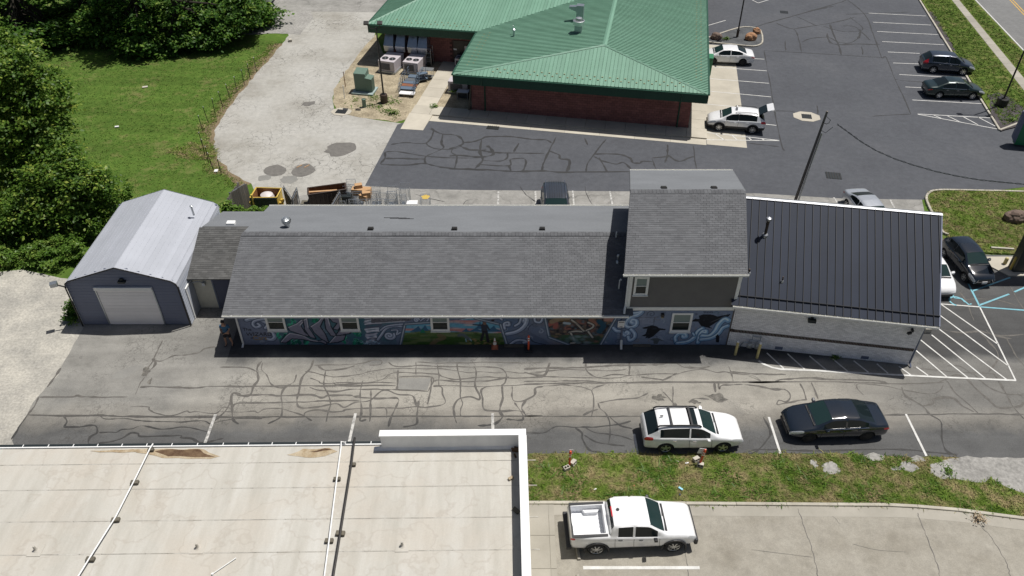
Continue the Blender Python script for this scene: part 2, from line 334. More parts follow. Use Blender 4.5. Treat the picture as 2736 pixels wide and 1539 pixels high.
# ---------------------------------------------------------------- object helpers
W = {}
def tag(o, label=None, cat=None, group=None, kind=None):
    if label: o['label'] = label
    if cat: o['category'] = cat
    if group: o['group'] = group
    if kind: o['kind'] = kind
    return o
def link(o, parent=None):
    COL.objects.link(o)
    if parent is not None: o.parent = parent
    W[o] = (W[parent] if parent is not None else Matrix()) @ o.matrix_basis
    return o
def thing(name, label, cat, loc=(0, 0, 0), rz=0.0, group=None):
    o = bpy.data.objects.new(name, None); o.empty_display_size = .3
    o.location = loc; o.rotation_euler = (0, 0, rz)
    link(o); W[o] = Matrix.Translation(loc) @ Matrix.Rotation(rz, 4, 'Z')
    return tag(o, label, cat, group)
def mlist(m): return [MT[x] if isinstance(x, str) else x for x in (m if isinstance(m, (list, tuple)) else [m])]
class MB:
    def __init__(s): s.v = []; s.f = []; s.m = []
    def add(s, vs, fs, m=0):
        o = len(s.v); s.v += [tuple(p) for p in vs]
        for f in fs: s.f.append([i + o for i in f]); s.m.append(m)
        return s
    def hexa(s, p, m=0):
        return s.add(p, [(0, 3, 2, 1), (4, 5, 6, 7), (0, 1, 5, 4), (1, 2, 6, 5), (2, 3, 7, 6), (3, 0, 4, 7)], m)
    def box(s, c, d, rz=0, m=0, rot=None):
        hx, hy, hz = d[0] / 2, d[1] / 2, d[2] / 2
        ps = [Vector(p) for p in ((-hx, -hy, -hz), (hx, -hy, -hz), (hx, hy, -hz), (-hx, hy, -hz), (-hx, -hy, hz), (hx, -hy, hz), (hx, hy, hz), (-hx, hy, hz))]
        Rm = rot if rot is not None else Matrix.Rotation(rz, 3, 'Z')
        return s.hexa([Rm @ p + Vector(c) for p in ps], m)
    def prism(s, poly, z0, z1, m=0):
        n = len(poly)
        vs = [(p[0], p[1], z0) for p in poly] + [(p[0], p[1], z1) for p in poly]
        return s.add(vs, [list(range(n))[::-1], list(range(n, 2 * n))] + [(i, (i + 1) % n, n + (i + 1) % n, n + i) for i in range(n)], m)
    def tube(s, pts, r, n=6, m=0, closed=False):
        pts = [Vector(p) for p in pts]; rings = []; up0 = None
        for i, p in enumerate(pts):
            a = pts[i - 1] if (i > 0 or closed) else p; b = pts[(i + 1) % len(pts)] if (i < len(pts) - 1 or closed) else p
            d = (b - a).normalized()
            u = d.cross(Vector((0, 0, 1)) if abs(d.z) < .95 else Vector((1, 0, 0))).normalized(); w = d.cross(u)
            if up0 is not None and u.dot(up0) < 0 and abs(d.z) < .95: pass
            up0 = u
            rr = r[i] if isinstance(r, (list, tuple)) else r
            rings.append([p + (u * math.cos(k * 2 * math.pi / n) + w * math.sin(k * 2 * math.pi / n)) * rr for k in range(n)])
        vs = [v for q in rings for v in q]; fs = []
        L = len(pts)
        for i in range(L if closed else L - 1):
            j = (i + 1) % L
            fs += [(i * n + k, i * n + (k + 1) % n, j * n + (k + 1) % n, j * n + k) for k in range(n)]
        if not closed: fs += [list(range(n))[::-1], list(range((L - 1) * n, L * n))]
        return s.add(vs, fs, m)
    def lathe(s, prof, c=(0, 0, 0), n=16, m=0, axis='z'):
        vs = []
        for r, z in prof:
            for k in range(n):
                a = 2 * math.pi * k / n; x, y = r * math.cos(a), r * math.sin(a)
                p = (x, y, z) if axis == 'z' else (x, z, y)
                vs.append((p[0] + c[0], p[1] + c[1], p[2] + c[2]))
        fs = []
        for i in range(len(prof) - 1):
            fs += [(i * n + k, i * n + (k + 1) % n, (i + 1) * n + (k + 1) % n, (i + 1) * n + k) for k in range(n)]
        if prof[0][0] > 1e-4: fs.append(list(range(n))[::-1])
        if prof[-1][0] > 1e-4: fs.append(list(range((len(prof) - 1) * n, len(prof) * n)))
        return s.add(vs, fs, m)
    def mesh(s, name, mats, inv=None, smooth=False, fix=True):
        me = bpy.data.meshes.new(name)
        vs = s.v if inv is None else [inv @ Vector(p) for p in s.v]
        me.from_pydata(vs, [], s.f)
        for m in mlist(mats): me.materials.append(m)
        me.polygons.foreach_set('material_index', s.m)
        if smooth: me.polygons.foreach_set('use_smooth', [True] * len(s.f))
        if fix:
            b = bmesh.new(); b.from_mesh(me)
            if smooth: bmesh.ops.remove_doubles(b, verts=b.verts, dist=1e-4)
            bmesh.ops.recalc_face_normals(b, faces=b.faces); b.to_mesh(me); b.free()
        if smooth: me.set_sharp_from_angle(angle=R(35))
        return me
    def build(s, name, mats, parent=None, world=True, smooth=False, fix=True, label=None, kind=None, bevel=0):
        inv = W[parent].inverted() if (parent is not None and world) else None
        o = bpy.data.objects.new(name, s.mesh(name, mats, inv, smooth, fix))
        link(o, parent)
        if bevel:
            md = o.modifiers.new('bevel', 'BEVEL'); md.width = bevel; md.segments = 2; md.limit_method = 'ANGLE'
        if label: o['label'] = label
        if kind: o['kind'] = kind
        return o
def solo(name, mb, mats, label, cat, group=None, smooth=False, bevel=0):
    return tag(mb.build(name, mats, None, smooth=smooth, bevel=bevel), label, cat, group)
def copy_tree(o, parent=None):
    c = o.copy(); COL.objects.link(c)
    if parent is not None: c.parent = parent
    W[c] = W.get(o, Matrix())
    for ch in list(o.children): copy_tree(ch, c)
    return c
def place(mesh, name, M4, parent, kind=None):
    o = bpy.data.objects.new(name, mesh); COL.objects.link(o); o.parent = parent
    o.matrix_basis = W[parent].inverted() @ M4; W[o] = M4
    return o
def sheet(name, pts, z, mat, parent=None, kind='structure'):
    b = MB(); b.add([(p[0], p[1], z) for p in pts], [list(range(len(pts)))])
    me = b.mesh(name, mat, W[parent].inverted() if parent is not None else None, fix=False)
    if me.polygons[0].normal.z < 0: me.flip_normals()
    o = bpy.data.objects.new(name, me); link(o, parent)
    if kind: o['kind'] = kind
    return o
def GP(pts, z=0): return [G(p[0], p[1], z)[:2] for p in pts]
def wobble(pts, amp=.12, step=.6, seed=0, closed=True):
    out = []
    for i, p in enumerate(pts if closed else pts[:-1]):
        q = pts[(i + 1) % len(pts)]; L = math.hypot(q[0] - p[0], q[1] - p[1]); n = max(1, int(L / step))
        for k in range(n):
            x, y = p[0] + (q[0] - p[0]) * k / n, p[1] + (q[1] - p[1]) * k / n
            out.append((x + amp * mnoise.noise((x * 1.3, y * 1.3, seed)) * 2, y + amp * mnoise.noise((x * 1.3, y * 1.3, seed + 9)) * 2))
    return out
def smooth_poly(pts, n=6, closed=True):
    out = []; L = len(pts)
    for i in range(L if closed else L - 1):
        p0, p1, p2, p3 = (Vector(pts[(i + k - 1) % L] if closed else pts[min(max(i + k - 1, 0), L - 1)]) for k in range(4))
        for k in range(n):
            t = k / n
            out.append(tuple(.5 * ((2 * p1) + (p2 - p0) * t + (2 * p0 - 5 * p1 + 4 * p2 - p3) * t * t + (3 * p1 - p0 - 3 * p2 + p3) * t ** 3)))
    if not closed: out.append(tuple(pts[-1]))
    return out
def inside(poly, P):
    x, y = P[:, 0], P[:, 1]; c = np.zeros(len(P), bool); n = len(poly)
    for i in range(n):
        x1, y1 = poly[i][:2]; x2, y2 = poly[(i + 1) % n][:2]
        if y1 == y2: continue
        c ^= ((y1 > y) != (y2 > y)) & (x < (x2 - x1) * (y - y1) / (y2 - y1) + x1)
    return c
def np_mesh(name, V, Fa, mats, parent=None, smooth=False):
    me = bpy.data.meshes.new(name); k = Fa.shape[1]
    me.vertices.add(len(V)); me.vertices.foreach_set('co', V.astype(np.float32).ravel())
    me.loops.add(Fa.size); me.loops.foreach_set('vertex_index', Fa.astype(np.int32).ravel())
    me.polygons.add(len(Fa)); me.polygons.foreach_set('loop_start', np.arange(len(Fa), dtype=np.int32) * k)
    me.update(calc_edges=True)
    for m in mlist(mats): me.materials.append(m)
    o = bpy.data.objects.new(name, me); link(o, parent)
    return o
def ribbon(b, pts, w, z, m=0, jag=.0, taper=False):
    """flat strip following pts, lying at height z"""
    L = len(pts); vs = []
    for i, p in enumerate(pts):
        a = pts[max(i - 1, 0)]; c = pts[min(i + 1, L - 1)]
        dx, dy = c[0] - a[0], c[1] - a[1]; d = math.hypot(dx, dy) or 1
        ww = w * (1 + jag * mnoise.noise((p[0] * 3, p[1] * 3, 1.7)) * 2) * (0.35 if taper and i in (0, L - 1) else 1)
        vs += [(p[0] - dy / d * ww / 2, p[1] + dx / d * ww / 2, z), (p[0] + dy / d * ww / 2, p[1] - dx / d * ww / 2, z)]
    b.add(vs, [(2 * i, 2 * i + 1, 2 * i + 3, 2 * i + 2) for i in range(L - 1)], m)
# ================================================================ GROUND
gs = 420
sheet('ground', [(-gs, -gs), (gs, -gs), (gs, gs), (-gs, gs)], 0, 'grass')
left_edge = [(232, 850), (222, 880), (205, 905), (182, 950), (155, 1000), (128, 1030), (100, 1060), (60, 1125), (20, 1195)]
LE_ = GP(left_edge)
sheet('gravel_yard', wobble(GP([(-300, 700), (0, 728), (60, 720), (110, 728), (165, 742), (230, 760), (240, 850)]) + [(p[0] + .9, p[1]) for p in LE_[1:]] + [(-18.5, 14), (-60, 14)], .25, .8), .004, 'gravel')
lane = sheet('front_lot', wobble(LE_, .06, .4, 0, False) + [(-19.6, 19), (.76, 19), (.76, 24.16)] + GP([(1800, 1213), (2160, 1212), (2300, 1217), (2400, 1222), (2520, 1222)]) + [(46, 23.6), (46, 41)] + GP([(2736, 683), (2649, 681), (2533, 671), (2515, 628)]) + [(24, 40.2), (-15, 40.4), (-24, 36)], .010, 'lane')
# grey drive at the back
drv = [(700, -260), (735, 0), (760, 22), (800, 30), (780, 75), (758, 115), (700, 180), (640, 250), (596, 310), (574, 350), (570, 390), (582, 425), (610, 455), (650, 482), (690, 496)]
drive = sheet('drive', wobble(GP(drv), .12, .6, 0, False) + [(-15, 40.6), (-6, 40.6)] + GP([(1000, 497), (1075, 330), (1000, 320), (925, 306), (893, 292), (888, 262), (905, 220), (935, 180), (1000, 100), (1020, 0), (1000, -260)]), .006, 'drive')
sheet('far_yard', GP([(600, 24), (830, 31), (1100, 34), (1300, -200), (300, -320)]), .009, 'rear_strip')
sheet('gravel_patch', wobble(GP([(640, 30), (830, 31), (838, 50), (800, 92), (760, 88), (700, 92), (640, 92)]), .2, .6), .012, 'gravel2')
# F (green roof) frame
FO, FA = (-3.35, 60.26), R(-10.46)
fe, fn = (math.cos(FA), math.sin(FA)), (-math.sin(FA), math.cos(FA))
def FL(x, y, z=0): return (FO[0] + fe[0] * x + fn[0] * y, FO[1] + fe[1] * x + fn[1] * y, z)
rs_top = [(975, 497), (1100, 505), (1240, 508), (1690, 512), (2020, 517), (2250, 531), (2463, 534)]
rear = sheet('rear_strip', GP(rs_top) + [(27, 40.4), (-15.5, 40.4), (-15.2, 47)], .018, 'rear_strip')
kl0, kl1 = (39.1, 56.72), (44.81, 86.97)
kdx = (kl1[0] - kl0[0]) / (kl1[1] - kl0[1])
def kline(y, off=0): return (kl0[0] + kdx * (y - kl0[1]) + off, y)
se0, se1 = G(2735, 139)[:2], G(2603, 0)[:2]
def seline(y, off=0): return (se0[0] + (se1[0] - se0[0]) / (se1[1] - se0[1]) * (y - se0[1]) + off, y)
dark = sheet('rear_lot', GP([(975, 497), (1062, 333), (1110, 318)]) + [FL(4, 2)[:2], FL(6, 70)[:2], kline(140)[:2], kline(56.72)[:2], (41.9, 58.3), (60, 68), (95, 68), (95, 44)] + GP([(2736, 500)]) + GP(rs_top)[::-1][:-1], .014, 'dark_lot')
def offs(pts, d0, d1):
    o0, o1 = [], []
    for i, p in enumerate(pts):
        a, c = pts[max(i - 1, 0)], pts[min(i + 1, len(pts) - 1)]; L = math.hypot(c[0] - a[0], c[1] - a[1]); nx_, ny_ = -(c[1] - a[1]) / L, (c[0] - a[0]) / L
        w_ = .6 + .7 * mnoise.noise((p[0] * .5, p[1] * .5, 4)); o0.append((p[0] + nx_ * d0, p[1] + ny_ * d0)); o1.append((p[0] + nx_ * d1 * w_, p[1] + ny_ * d1 * w_))
    return o0 + o1[::-1]
de = wobble(GP(drv[5:]), .12, .6, 0, False)
sheet('bare_edge', offs(de, .15, -1.15), .004, 'dirt')
bp = wobble([(c_[0] + 2.0 * math.cos(t) * 1.0, c_[1] + 1.1 * math.sin(t)) for c_ in (G(520, 405),) for t in np.linspace(0, 6.28, 13)[:-1]], .4, .4)
sheet('bare_patch', bp, .003, 'dirt')
# street, verge, sidewalk to the right
street = sheet('street', [seline(-20)[:2], seline(180)[:2], (seline(180)[0] + 14, 180), (seline(-20)[0] + 14, -20)], .011, 'street')
for off in (0, .32):
    a, b_ = G(2698, 0), G(2736, 40)
    k = (b_[0] - a[0]) / (b_[1] - a[1])
    m_ = MB(); ribbon(m_, [(a[0] + k * (y - a[1]) + off, y) for y in (40, 80, 120, 170)], .12, .018); m_.build('centre_line', 'paint_yellow', street)
m_ = MB(); ribbon(m_, [seline(y, .15)[:2] for y in (66, 100, 170)], .12, .018); m_.build('edge_line', 'paint', street)
vb = MB(); vb.prism([kline(140, .15), kline(56.9, .2), (41.9, 58.5), (48, 61.2), seline(62, -.1), seline(140, -.1)], -.05, .11)
verge = vb.build('verge', 'grass_isl', kind='structure')
def kerb(name, pts, w=.17, h=.14):
    m = MB(); L = len(pts)
    for i in range(L - 1):
        a, b = Vector(pts[i]), Vector(pts[i + 1]); d = b - a; n = max(1, round(d.length / 3))
        for k in range(n):
            p, q = a + d * (k / n), a + d * ((k + 1) / n); u = (q - p).normalized(); q = q - u * .006; t = Vector((-u.y, u.x)) * w / 2
            m.prism([p - t, q - t, q + t, p + t], -.02, h + random.uniform(-.006, .006))
    o = m.build(name, 'kerb', kind='structure', bevel=.02); return o
kerb('lot_kerb', [kline(140), kline(56.72), (41.9, 58.32), (52, 63.5)])
sw = thing('sidewalk', None, None); sw['kind'] = 'structure'
a0, a1, b0, b1 = G(2540, 0), G(2736, 247), G(2559, 0), G(2736, 214)
def lerp2(p, q, y): t = (y - p[1]) / (q[1] - p[1]); return (p[0] + (q[0] - p[0]) * t, y)
y = 60.5
while y < 110:
    b = MB(); b.prism([lerp2(a0, a1, y), lerp2(b0, b1, y), lerp2(b0, b1, y + 1.49), lerp2(a0, a1, y + 1.49)], .09, .125 + random.uniform(0, .006)); b.build('slab', 'slab2', sw)
    y += 1.51
sheet('mulch_bed', wobble(GP([(2642, 255), (2665, 245), (2700, 262), (2740, 290), (2760, 330), (2672, 349), (2650, 300)], .11), .15, .4), .116, 'mulch')
sheet('mulch_patch', wobble(GP([(2482, 30), (2500, 40), (2520, 80), (2560, 140), (2545, 135), (2510, 90)], .11), .15, .4), .116, 'mulch')
# lower right island
isl_px = [(2800, 517), (2700, 514), (2560, 511), (2505, 511), (2484, 516), (2474, 530), (2480, 552), (2500, 590), (2517, 622), (2533, 629)]
ip = [p for p in GP(isl_px)]
isl = MB(); isl.prism(ip + GP([(2535, 668), (2600, 674), (2649, 679), (2800, 684)]) + [(40, 40)], -.05, .10); isl.build('grass_island', 'grass_isl', kind='structure')
kerb('island_kerb', smooth_poly(ip[:], 3, False), .16, .15)
# planted island with slate chips
pi = GP([(1860, 118), (1888, 116), (1893, 102), (1927, 90), (1972, 77), (2004, 75), (2031, 83), (2037, 112), (2031, 122), (2010, 126), (1966, 122), (1890, 114 + 2)])
pisl = MB(); pisl.prism(pi, -.05, .09); pisl.build('planted_island', 'slate', kind='structure')
kerb('planted_island_kerb', smooth_poly(GP([(1893, 103), (1927, 91), (1972, 77), (2004, 75), (2031, 83), (2037, 110), (2031, 121), (2010, 126), (1966, 122), (1890, 115)]), 2, False), .16, .15)
# rock bed beside the green-roofed building
sheet('rock_bed', wobble(GP([(1005, 92), (965, 135), (925, 190), (893, 240), (890, 272), (903, 298), (950, 312), (1060, 326), (1140, 305)]), .1, .5, 0, False) + [FL(-3, -.2)[:2], FL(.2, -.2)[:2], FL(.2, 10)[:2], FL(-11, 10.2)[:2]], .012, 'pea')
# front grass strip, concrete lot
strip = [(.76, 24.16)] + GP([(1600, 1211), (1800, 1213), (1990, 1211), (2160, 1212), (2230, 1210), (2300, 1217), (2400, 1222), (2520, 1222)]) + [(46, 23.6), (46, 18)] + GP([(2736, 1387), (2650, 1376), (2558, 1364), (2450, 1355), (2372, 1351), (2100, 1349), (1832, 1347), (1600, 1345)]) + [(.72, 21.35)]
strip_w = wobble(strip, .07, .35)
sheet('grass_strip', strip_w, .022, 'grass_dry')
gvp = wobble(GP([(2487, 1240), (2520, 1229), (2570, 1222), (2760, 1222), (2760, 1320), (2690, 1302), (2650, 1284), (2610, 1291), (2575, 1288), (2550, 1279), (2517, 1281), (2491, 1268)]), .12, .3)
sheet('gravel_verge', gvp, .030, 'gravel2')
holes = [gvp]
for (px, py, rx, ry) in ((2335, 1222, .5, .3), (2219, 1250, .48, .36), (2174, 1240, .2, .24), (2424, 1247, .45, .3), (2453, 1228, .4, .22), (2390, 1253, .3, .12)):
    c = G(px, py); hp = wobble([(c[0] + rx * math.cos(t) * random.uniform(.7, 1.2), c[1] + ry * math.sin(t) * random.uniform(.7, 1.2)) for t in np.linspace(0, 6.28, 14)[:-1]], .06, .15); holes.append(hp); sheet('bare_gravel', hp, .031, 'gravel2')
clot_top = GP([(2736, 1387), (2650, 1376), (2558, 1364), (2450, 1355), (2372, 1351), (2100, 1349), (1832, 1347), (1600, 1345), (1411, 1345)])
clot = sheet('concrete_lot', [(46, 18)] + clot_top + [(.6, 4), (46, 4)], .026, 'concrete')
kb = MB()
ribbon(kb, [(p[0], p[1] - .32) for p in smooth_poly(clot_top, 4, False)], .62, .031); kb.build('gutter_band', 'slab2', clot)
kerb('lot_edge_kerb', [(46, 18.2)] + clot_top, .16, .10)
jb = MB()
for pts, w in (([(2130, 1360), (2150, 1412), (2172, 1480), (2188, 1560)], .03), ([(2450, 1372), (2470, 1420), (2500, 1500), (2515, 1560)], .03), ([(2605, 1392), (2650, 1440), (2690, 1510), (2700, 1560)], .025), ([(1828, 1450), (1835, 1500), (1842, 1560)], .03), ([(2010, 1470), (2170, 1490)], .015), ([(2280, 1455), (2340, 1470), (2420, 1476)], .012), ([(2225, 1380), (2245, 1402)], .012)):
    ribbon(jb, [(p[0] + random.uniform(-.03, .03), p[1]) for p in smooth_poly(GP(pts), 8, False)], w, .034, jag=.5)
jb.build('lot_cracks', 'seal', clot, kind='stuff')
# walk slabs beside the white-roofed building
wk = thing('side_walk', None, None); wk['kind'] = 'structure'
ys = [21.33, 19.67, 18.07, 16.5, 14.9, 13.3]
for i in range(5):
    for x0, x1 in ((.3, 1.62), (1.64, 1.88)):
        b = MB(); b.prism([(x0, ys[i + 1] + .012), (x1, ys[i + 1] + .012), (x1, ys[i] - .012), (x0, ys[i] - .012)], -.02, .045 + random.uniform(0, .004)); b.build('slab', 'slab2', wk)
# F sidewalk (slabs), gutter apron, side walk, parking apron
fw = thing('front_walk', None, None, FL(0, 0), FA); fw['kind'] = 'structure'
nS = 15
for i in range(nS):
    x0 = -4.9 + i * 1.613; b = MB()
    b.prism([(x0 + .01, -1.5), (x0 + 1.6, -1.5), (x0 + 1.6, -.01), (x0 + .01, -.01)], -.02, .13 + random.uniform(0, .006)); b.build('slab', 'slab', fw, world=False)
for i in range(12):
    b = MB(); b.prism([(17.85, -.01 + i * 1.6 + .01), (19.28, -.01 + i * 1.6 + .01), (19.28, i * 1.6 + 1.58), (17.85, i * 1.6 + 1.58)], -.02, .13 + random.uniform(0, .006)); b.build('slab', 'slab', fw, world=False)
for i in range(6):
    b = MB(); b.prism([(-4.85, -1.0 + i * 1.75 + 1.02), (-3.15, -1.0 + i * 1.75 + 1.02), (-3.15, -1.0 + i * 1.75 + 2.75), (-4.85, -1.0 + i * 1.75 + 2.75)], -.02, .10 + random.uniform(0, .006)); b.build('slab', 'slab', fw, world=False)
for i in range(3):
    b = MB(); b.prism([(-3.13 + i * 1.06, 5.6), (-2.1 + i * 1.06, 5.6), (-2.1 + i * 1.06, 9.1), (-3.13 + i * 1.06, 9.1)], -.02, .09 + random.uniform(0, .006)); b.build('slab', 'slab', fw, world=False)
b = MB(); b.hexa([(-4.95, -4.2, -.02), (-3.1, -4.1, -.02), (-3.0, -1.52, -.02), (-4.95, -1.52, -.02), (-4.95, -4.2, .03), (-3.1, -4.1, .03), (-3.0, -1.52, .13), (-4.95, -1.52, .13)]); b.build('ramp', 'slab', fw, world=False)
for i in range(8):
    b = MB(); x0 = -3.05 + i * 2.79; b.prism([(x0, -2.45), (x0 + 2.775, -2.45), (x0 + 2.775, -1.515), (x0, -1.515)], -.02, .03); b.build('gutter_slab', 'slab', fw, world=False)
sheet('parking_apron', [FL(19.29, -2.3)[:2], FL(22.35, -2.3)[:2], FL(22.0, 18)[:2], FL(19.29, 18)[:2]], .020, 'slab')

# ---- parking lines and sealed cracks
def tf(ox, oy, s): return lambda p: G(ox + p[0] * s, oy + p[1] * s)[:2]
T0 = lambda p: G(p[0], p[1])[:2]
T3 = tf(600, 0, .345); T4 = tf(1850, 0, .3864); T7 = tf(1100, 450, .345); TH_ = tf(2050, 640, .27606); T8 = tf(1900, 880, .15528); TR1 = tf(2100, 480, .3864)
TA = tf(0, 900, .27174); TB = tf(600, 900, .33); TC = tf(1400, 900, .27603); TD = tf(2000, 1000, .3719); T33 = tf(1200, 0, .345)
def lines(parent, T, segs, mat='paint', w=.09, z=.028):
    for s in segs:
        b = MB(); p = [T(q) for q in s]
        if len(p) == 2: p = [(p[0][0] + (p[1][0] - p[0][0]) * k / 8, p[0][1] + (p[1][1] - p[0][1]) * k / 8) for k in range(9)]
        ribbon(b, p, w, z, jag=.06); b.build('parking_line', mat, parent)
lines(dark, T4, [((415, 407), (497, 411)), ((140, 465), (515, 492)), ((120, 545), (530, 578)), ((120, 632), (543, 672)), ((90, 720), (562, 768)), ((470, 857), (580, 869)), ((95, 918), (597, 973)), ((95, 968), (600, 975)), ((155, 925), (220, 970)), ((275, 940), (310, 970)), ((385, 950), (410, 972)), ((480, 962), (500, 973)),
    ((1218, 92), (1615, 112)), ((1247, 155), (1650, 175)), ((1277, 219), (1697, 241)), ((1312, 289), (1740, 311)), ((1350, 361), (1570, 371)), ((1386, 437), (1570, 444)), ((1430, 517), (1893, 543)), ((1473, 603), (1600, 609)), ((1520, 693), (2005, 719)), ((1557, 790), (2075, 818)), ((1557, 792), (2130, 898)), ((1975, 812), (2128, 892)), ((1665, 797), (1720, 820)), ((1760, 802), (1850, 845)), ((1870, 808), (1975, 865)), ((100, 180), (230, 142)), ((410, 0), (455, 22)), ((455, 22), (527, 0))])
lines(rear, T7, [((672, 178), (668, 300)), ((957, 178), (965, 300)), ((1247, 175), (1257, 295)), ((1533, 178), (1557, 295))], 'paint_worn', .12)
lines(rear, TR1, [((330, 125), (372, 185)), ((720, 140), (750, 200))], 'paint_worn', .12)
lines(lane, T0, [((576, 1108), (546, 1190)), ((950, 1105), (931, 1190)), ((1316, 1105), (1317, 1153))], 'paint_worn', .14, .024)
lines(lane, T0, [((1694, 1160), (1704, 1215)), ((2054, 1115), (2085, 1213)), ((2420, 1107), (2475, 1219))], 'paint', .11, .024)
lines(clot, T0, [((1558, 1518), (1869, 1518))], 'paint', .15, .036)
lines(lane, T8, [((815, 545), (900, 600), (1050, 660), (1200, 690), (1350, 695), (1800, 712), (2550, 760))], 'paint', .13, .024)
lines(lane, TH_, [((500, 1268), (1000, 1300), (1700, 1335), (2405, 1366))], 'paint', .12, .0245)
lines(lane, TH_, [((1670, 625), (2055, 655)), ((2055, 655), (2230, 1010)), ((2230, 1010), (2402, 1366)), ((1685, 632), (2230, 1015)), ((1660, 728), (2330, 1225)), ((1630, 845), (2315, 1358)), ((1590, 925), (2110, 1348)), ((1480, 972), (1940, 1340)), ((1440, 1077), (1740, 1335)), ((1440, 1235), (1555, 1318)), ((1272, 1230), (1385, 1312)), ((1060, 1205), (1168, 1298)), ((835, 1176), (978, 1288)), ((628, 1155), (778, 1278)), ((408, 1130), (578, 1272)), ((195, 1108), (368, 1264)), ((-5, 1100), (158, 1250))], 'paint', .085, .0235)
lines(lane, TH_, [((1945, 430), (2055, 650)), ((1985, 500), (2350, 370)), ((2055, 637), (2340, 530)), ((2390, 510), (2500, 462)), ((2065, 655), (2490, 687)), ((2180, 277), (2245, 260))], 'paint_blue', .11, .0237)
# wheelchair emblem on the bay
cw = TH_((1830, 590)); wb_ = MB()
ribbon(wb_, [(cw[0] + .42 * math.cos(t), cw[1] + .42 * math.sin(t) - .1) for t in np.linspace(-.2, 4.2, 18)], .10, .0237)
ribbon(wb_, [(cw[0] - .05, cw[1] + .75), (cw[0], cw[1] + .2), (cw[0] + .38, cw[1] + .15), (cw[0] + .55, cw[1] - .4), (cw[0] + .75, cw[1] - .32)], .10, .0238)
ribbon(wb_, [(cw[0] - .12, cw[1] + .95), (cw[0] + .02, cw[1] + .95)], .14, .0238); wb_.build('wheelchair_emblem', 'paint_blue', lane)

def seals(parent, T, polys, w, z, mat, jit=.05):
    b = MB()
    for i, pl in enumerate(polys):
        p = smooth_poly([T(q) for q in pl], 5, False)
        p = [(x + jit * mnoise.noise((x * 1.7, y * 1.7, i * .37)), y + jit * mnoise.noise((x * 1.7, y * 1.7, i * .37 + 5))) for x, y in p]
        ribbon(b, p, w * random.uniform(.6, 1.35), z + i * 2e-5, jag=.6, taper=True)
    b.build('crack_sealant', mat, parent, kind='stuff', fix=False)
PA = [[(270,770),(640,778),(1000,775),(1280,785),(1800,788),(2576,790)],[(380,592),(700,590),(760,578),(850,592),(1250,597)],[(1370,495),(1440,495),(1510,493),(1800,500),(1950,500),(2070,487),(2300,490),(2576,488)],[(600,305),(540,400),(460,500)],[(380,592),(340,680),(270,770),(190,890),(110,1010)],[(630,778),(660,830),(640,885),(720,888),(880,875),(950,885),(955,945),(890,985),(870,1050),(960,1052),(1100,1030),(1200,1000),(1290,945),(1360,955),(1400,980),(1760,972),(1780,995),(1880,1000),(1960,1045),(2050,1035),(2200,1000)],[(970,945),(1080,940),(1140,945),(1200,915),(1300,905),(1400,878),(1560,910),(1680,905),(1820,885),(2080,940)],[(1280,690),(1450,690),(1470,720),(1600,770),(1720,770),(1830,730),(1860,745),(1930,735),(2050,750),(2130,748),(2200,690),(2280,700),(2340,650),(2576,648)],[(980,770),(1040,810),(1230,805),(1360,825),(1560,835),(1800,838),(2000,828),(2070,855),(2160,835),(2350,805),(2576,810)],[(1600,30),(1555,120),(1510,215)],[(1525,215),(1470,290),(1440,340),(1430,390),(1390,445)],[(1500,215),(1530,260),(1500,310),(1450,350),(1420,380)],[(1525,235),(1600,235),(1720,185),(1830,180),(1950,155),(2010,120),(2120,100)],[(2160,300),(2400,300),(2490,330),(2530,360),(2540,430),(2490,500),(2460,570)],[(2070,855),(2200,750),(2270,640),(2280,570),(2310,550),(2350,560),(2380,578),(2576,575)],[(2280,640),(2280,740),(2290,820),(2350,860)],[(2576,240),(2535,290),(2545,420)],[(1390,440),(1365,500),(1330,570)]]
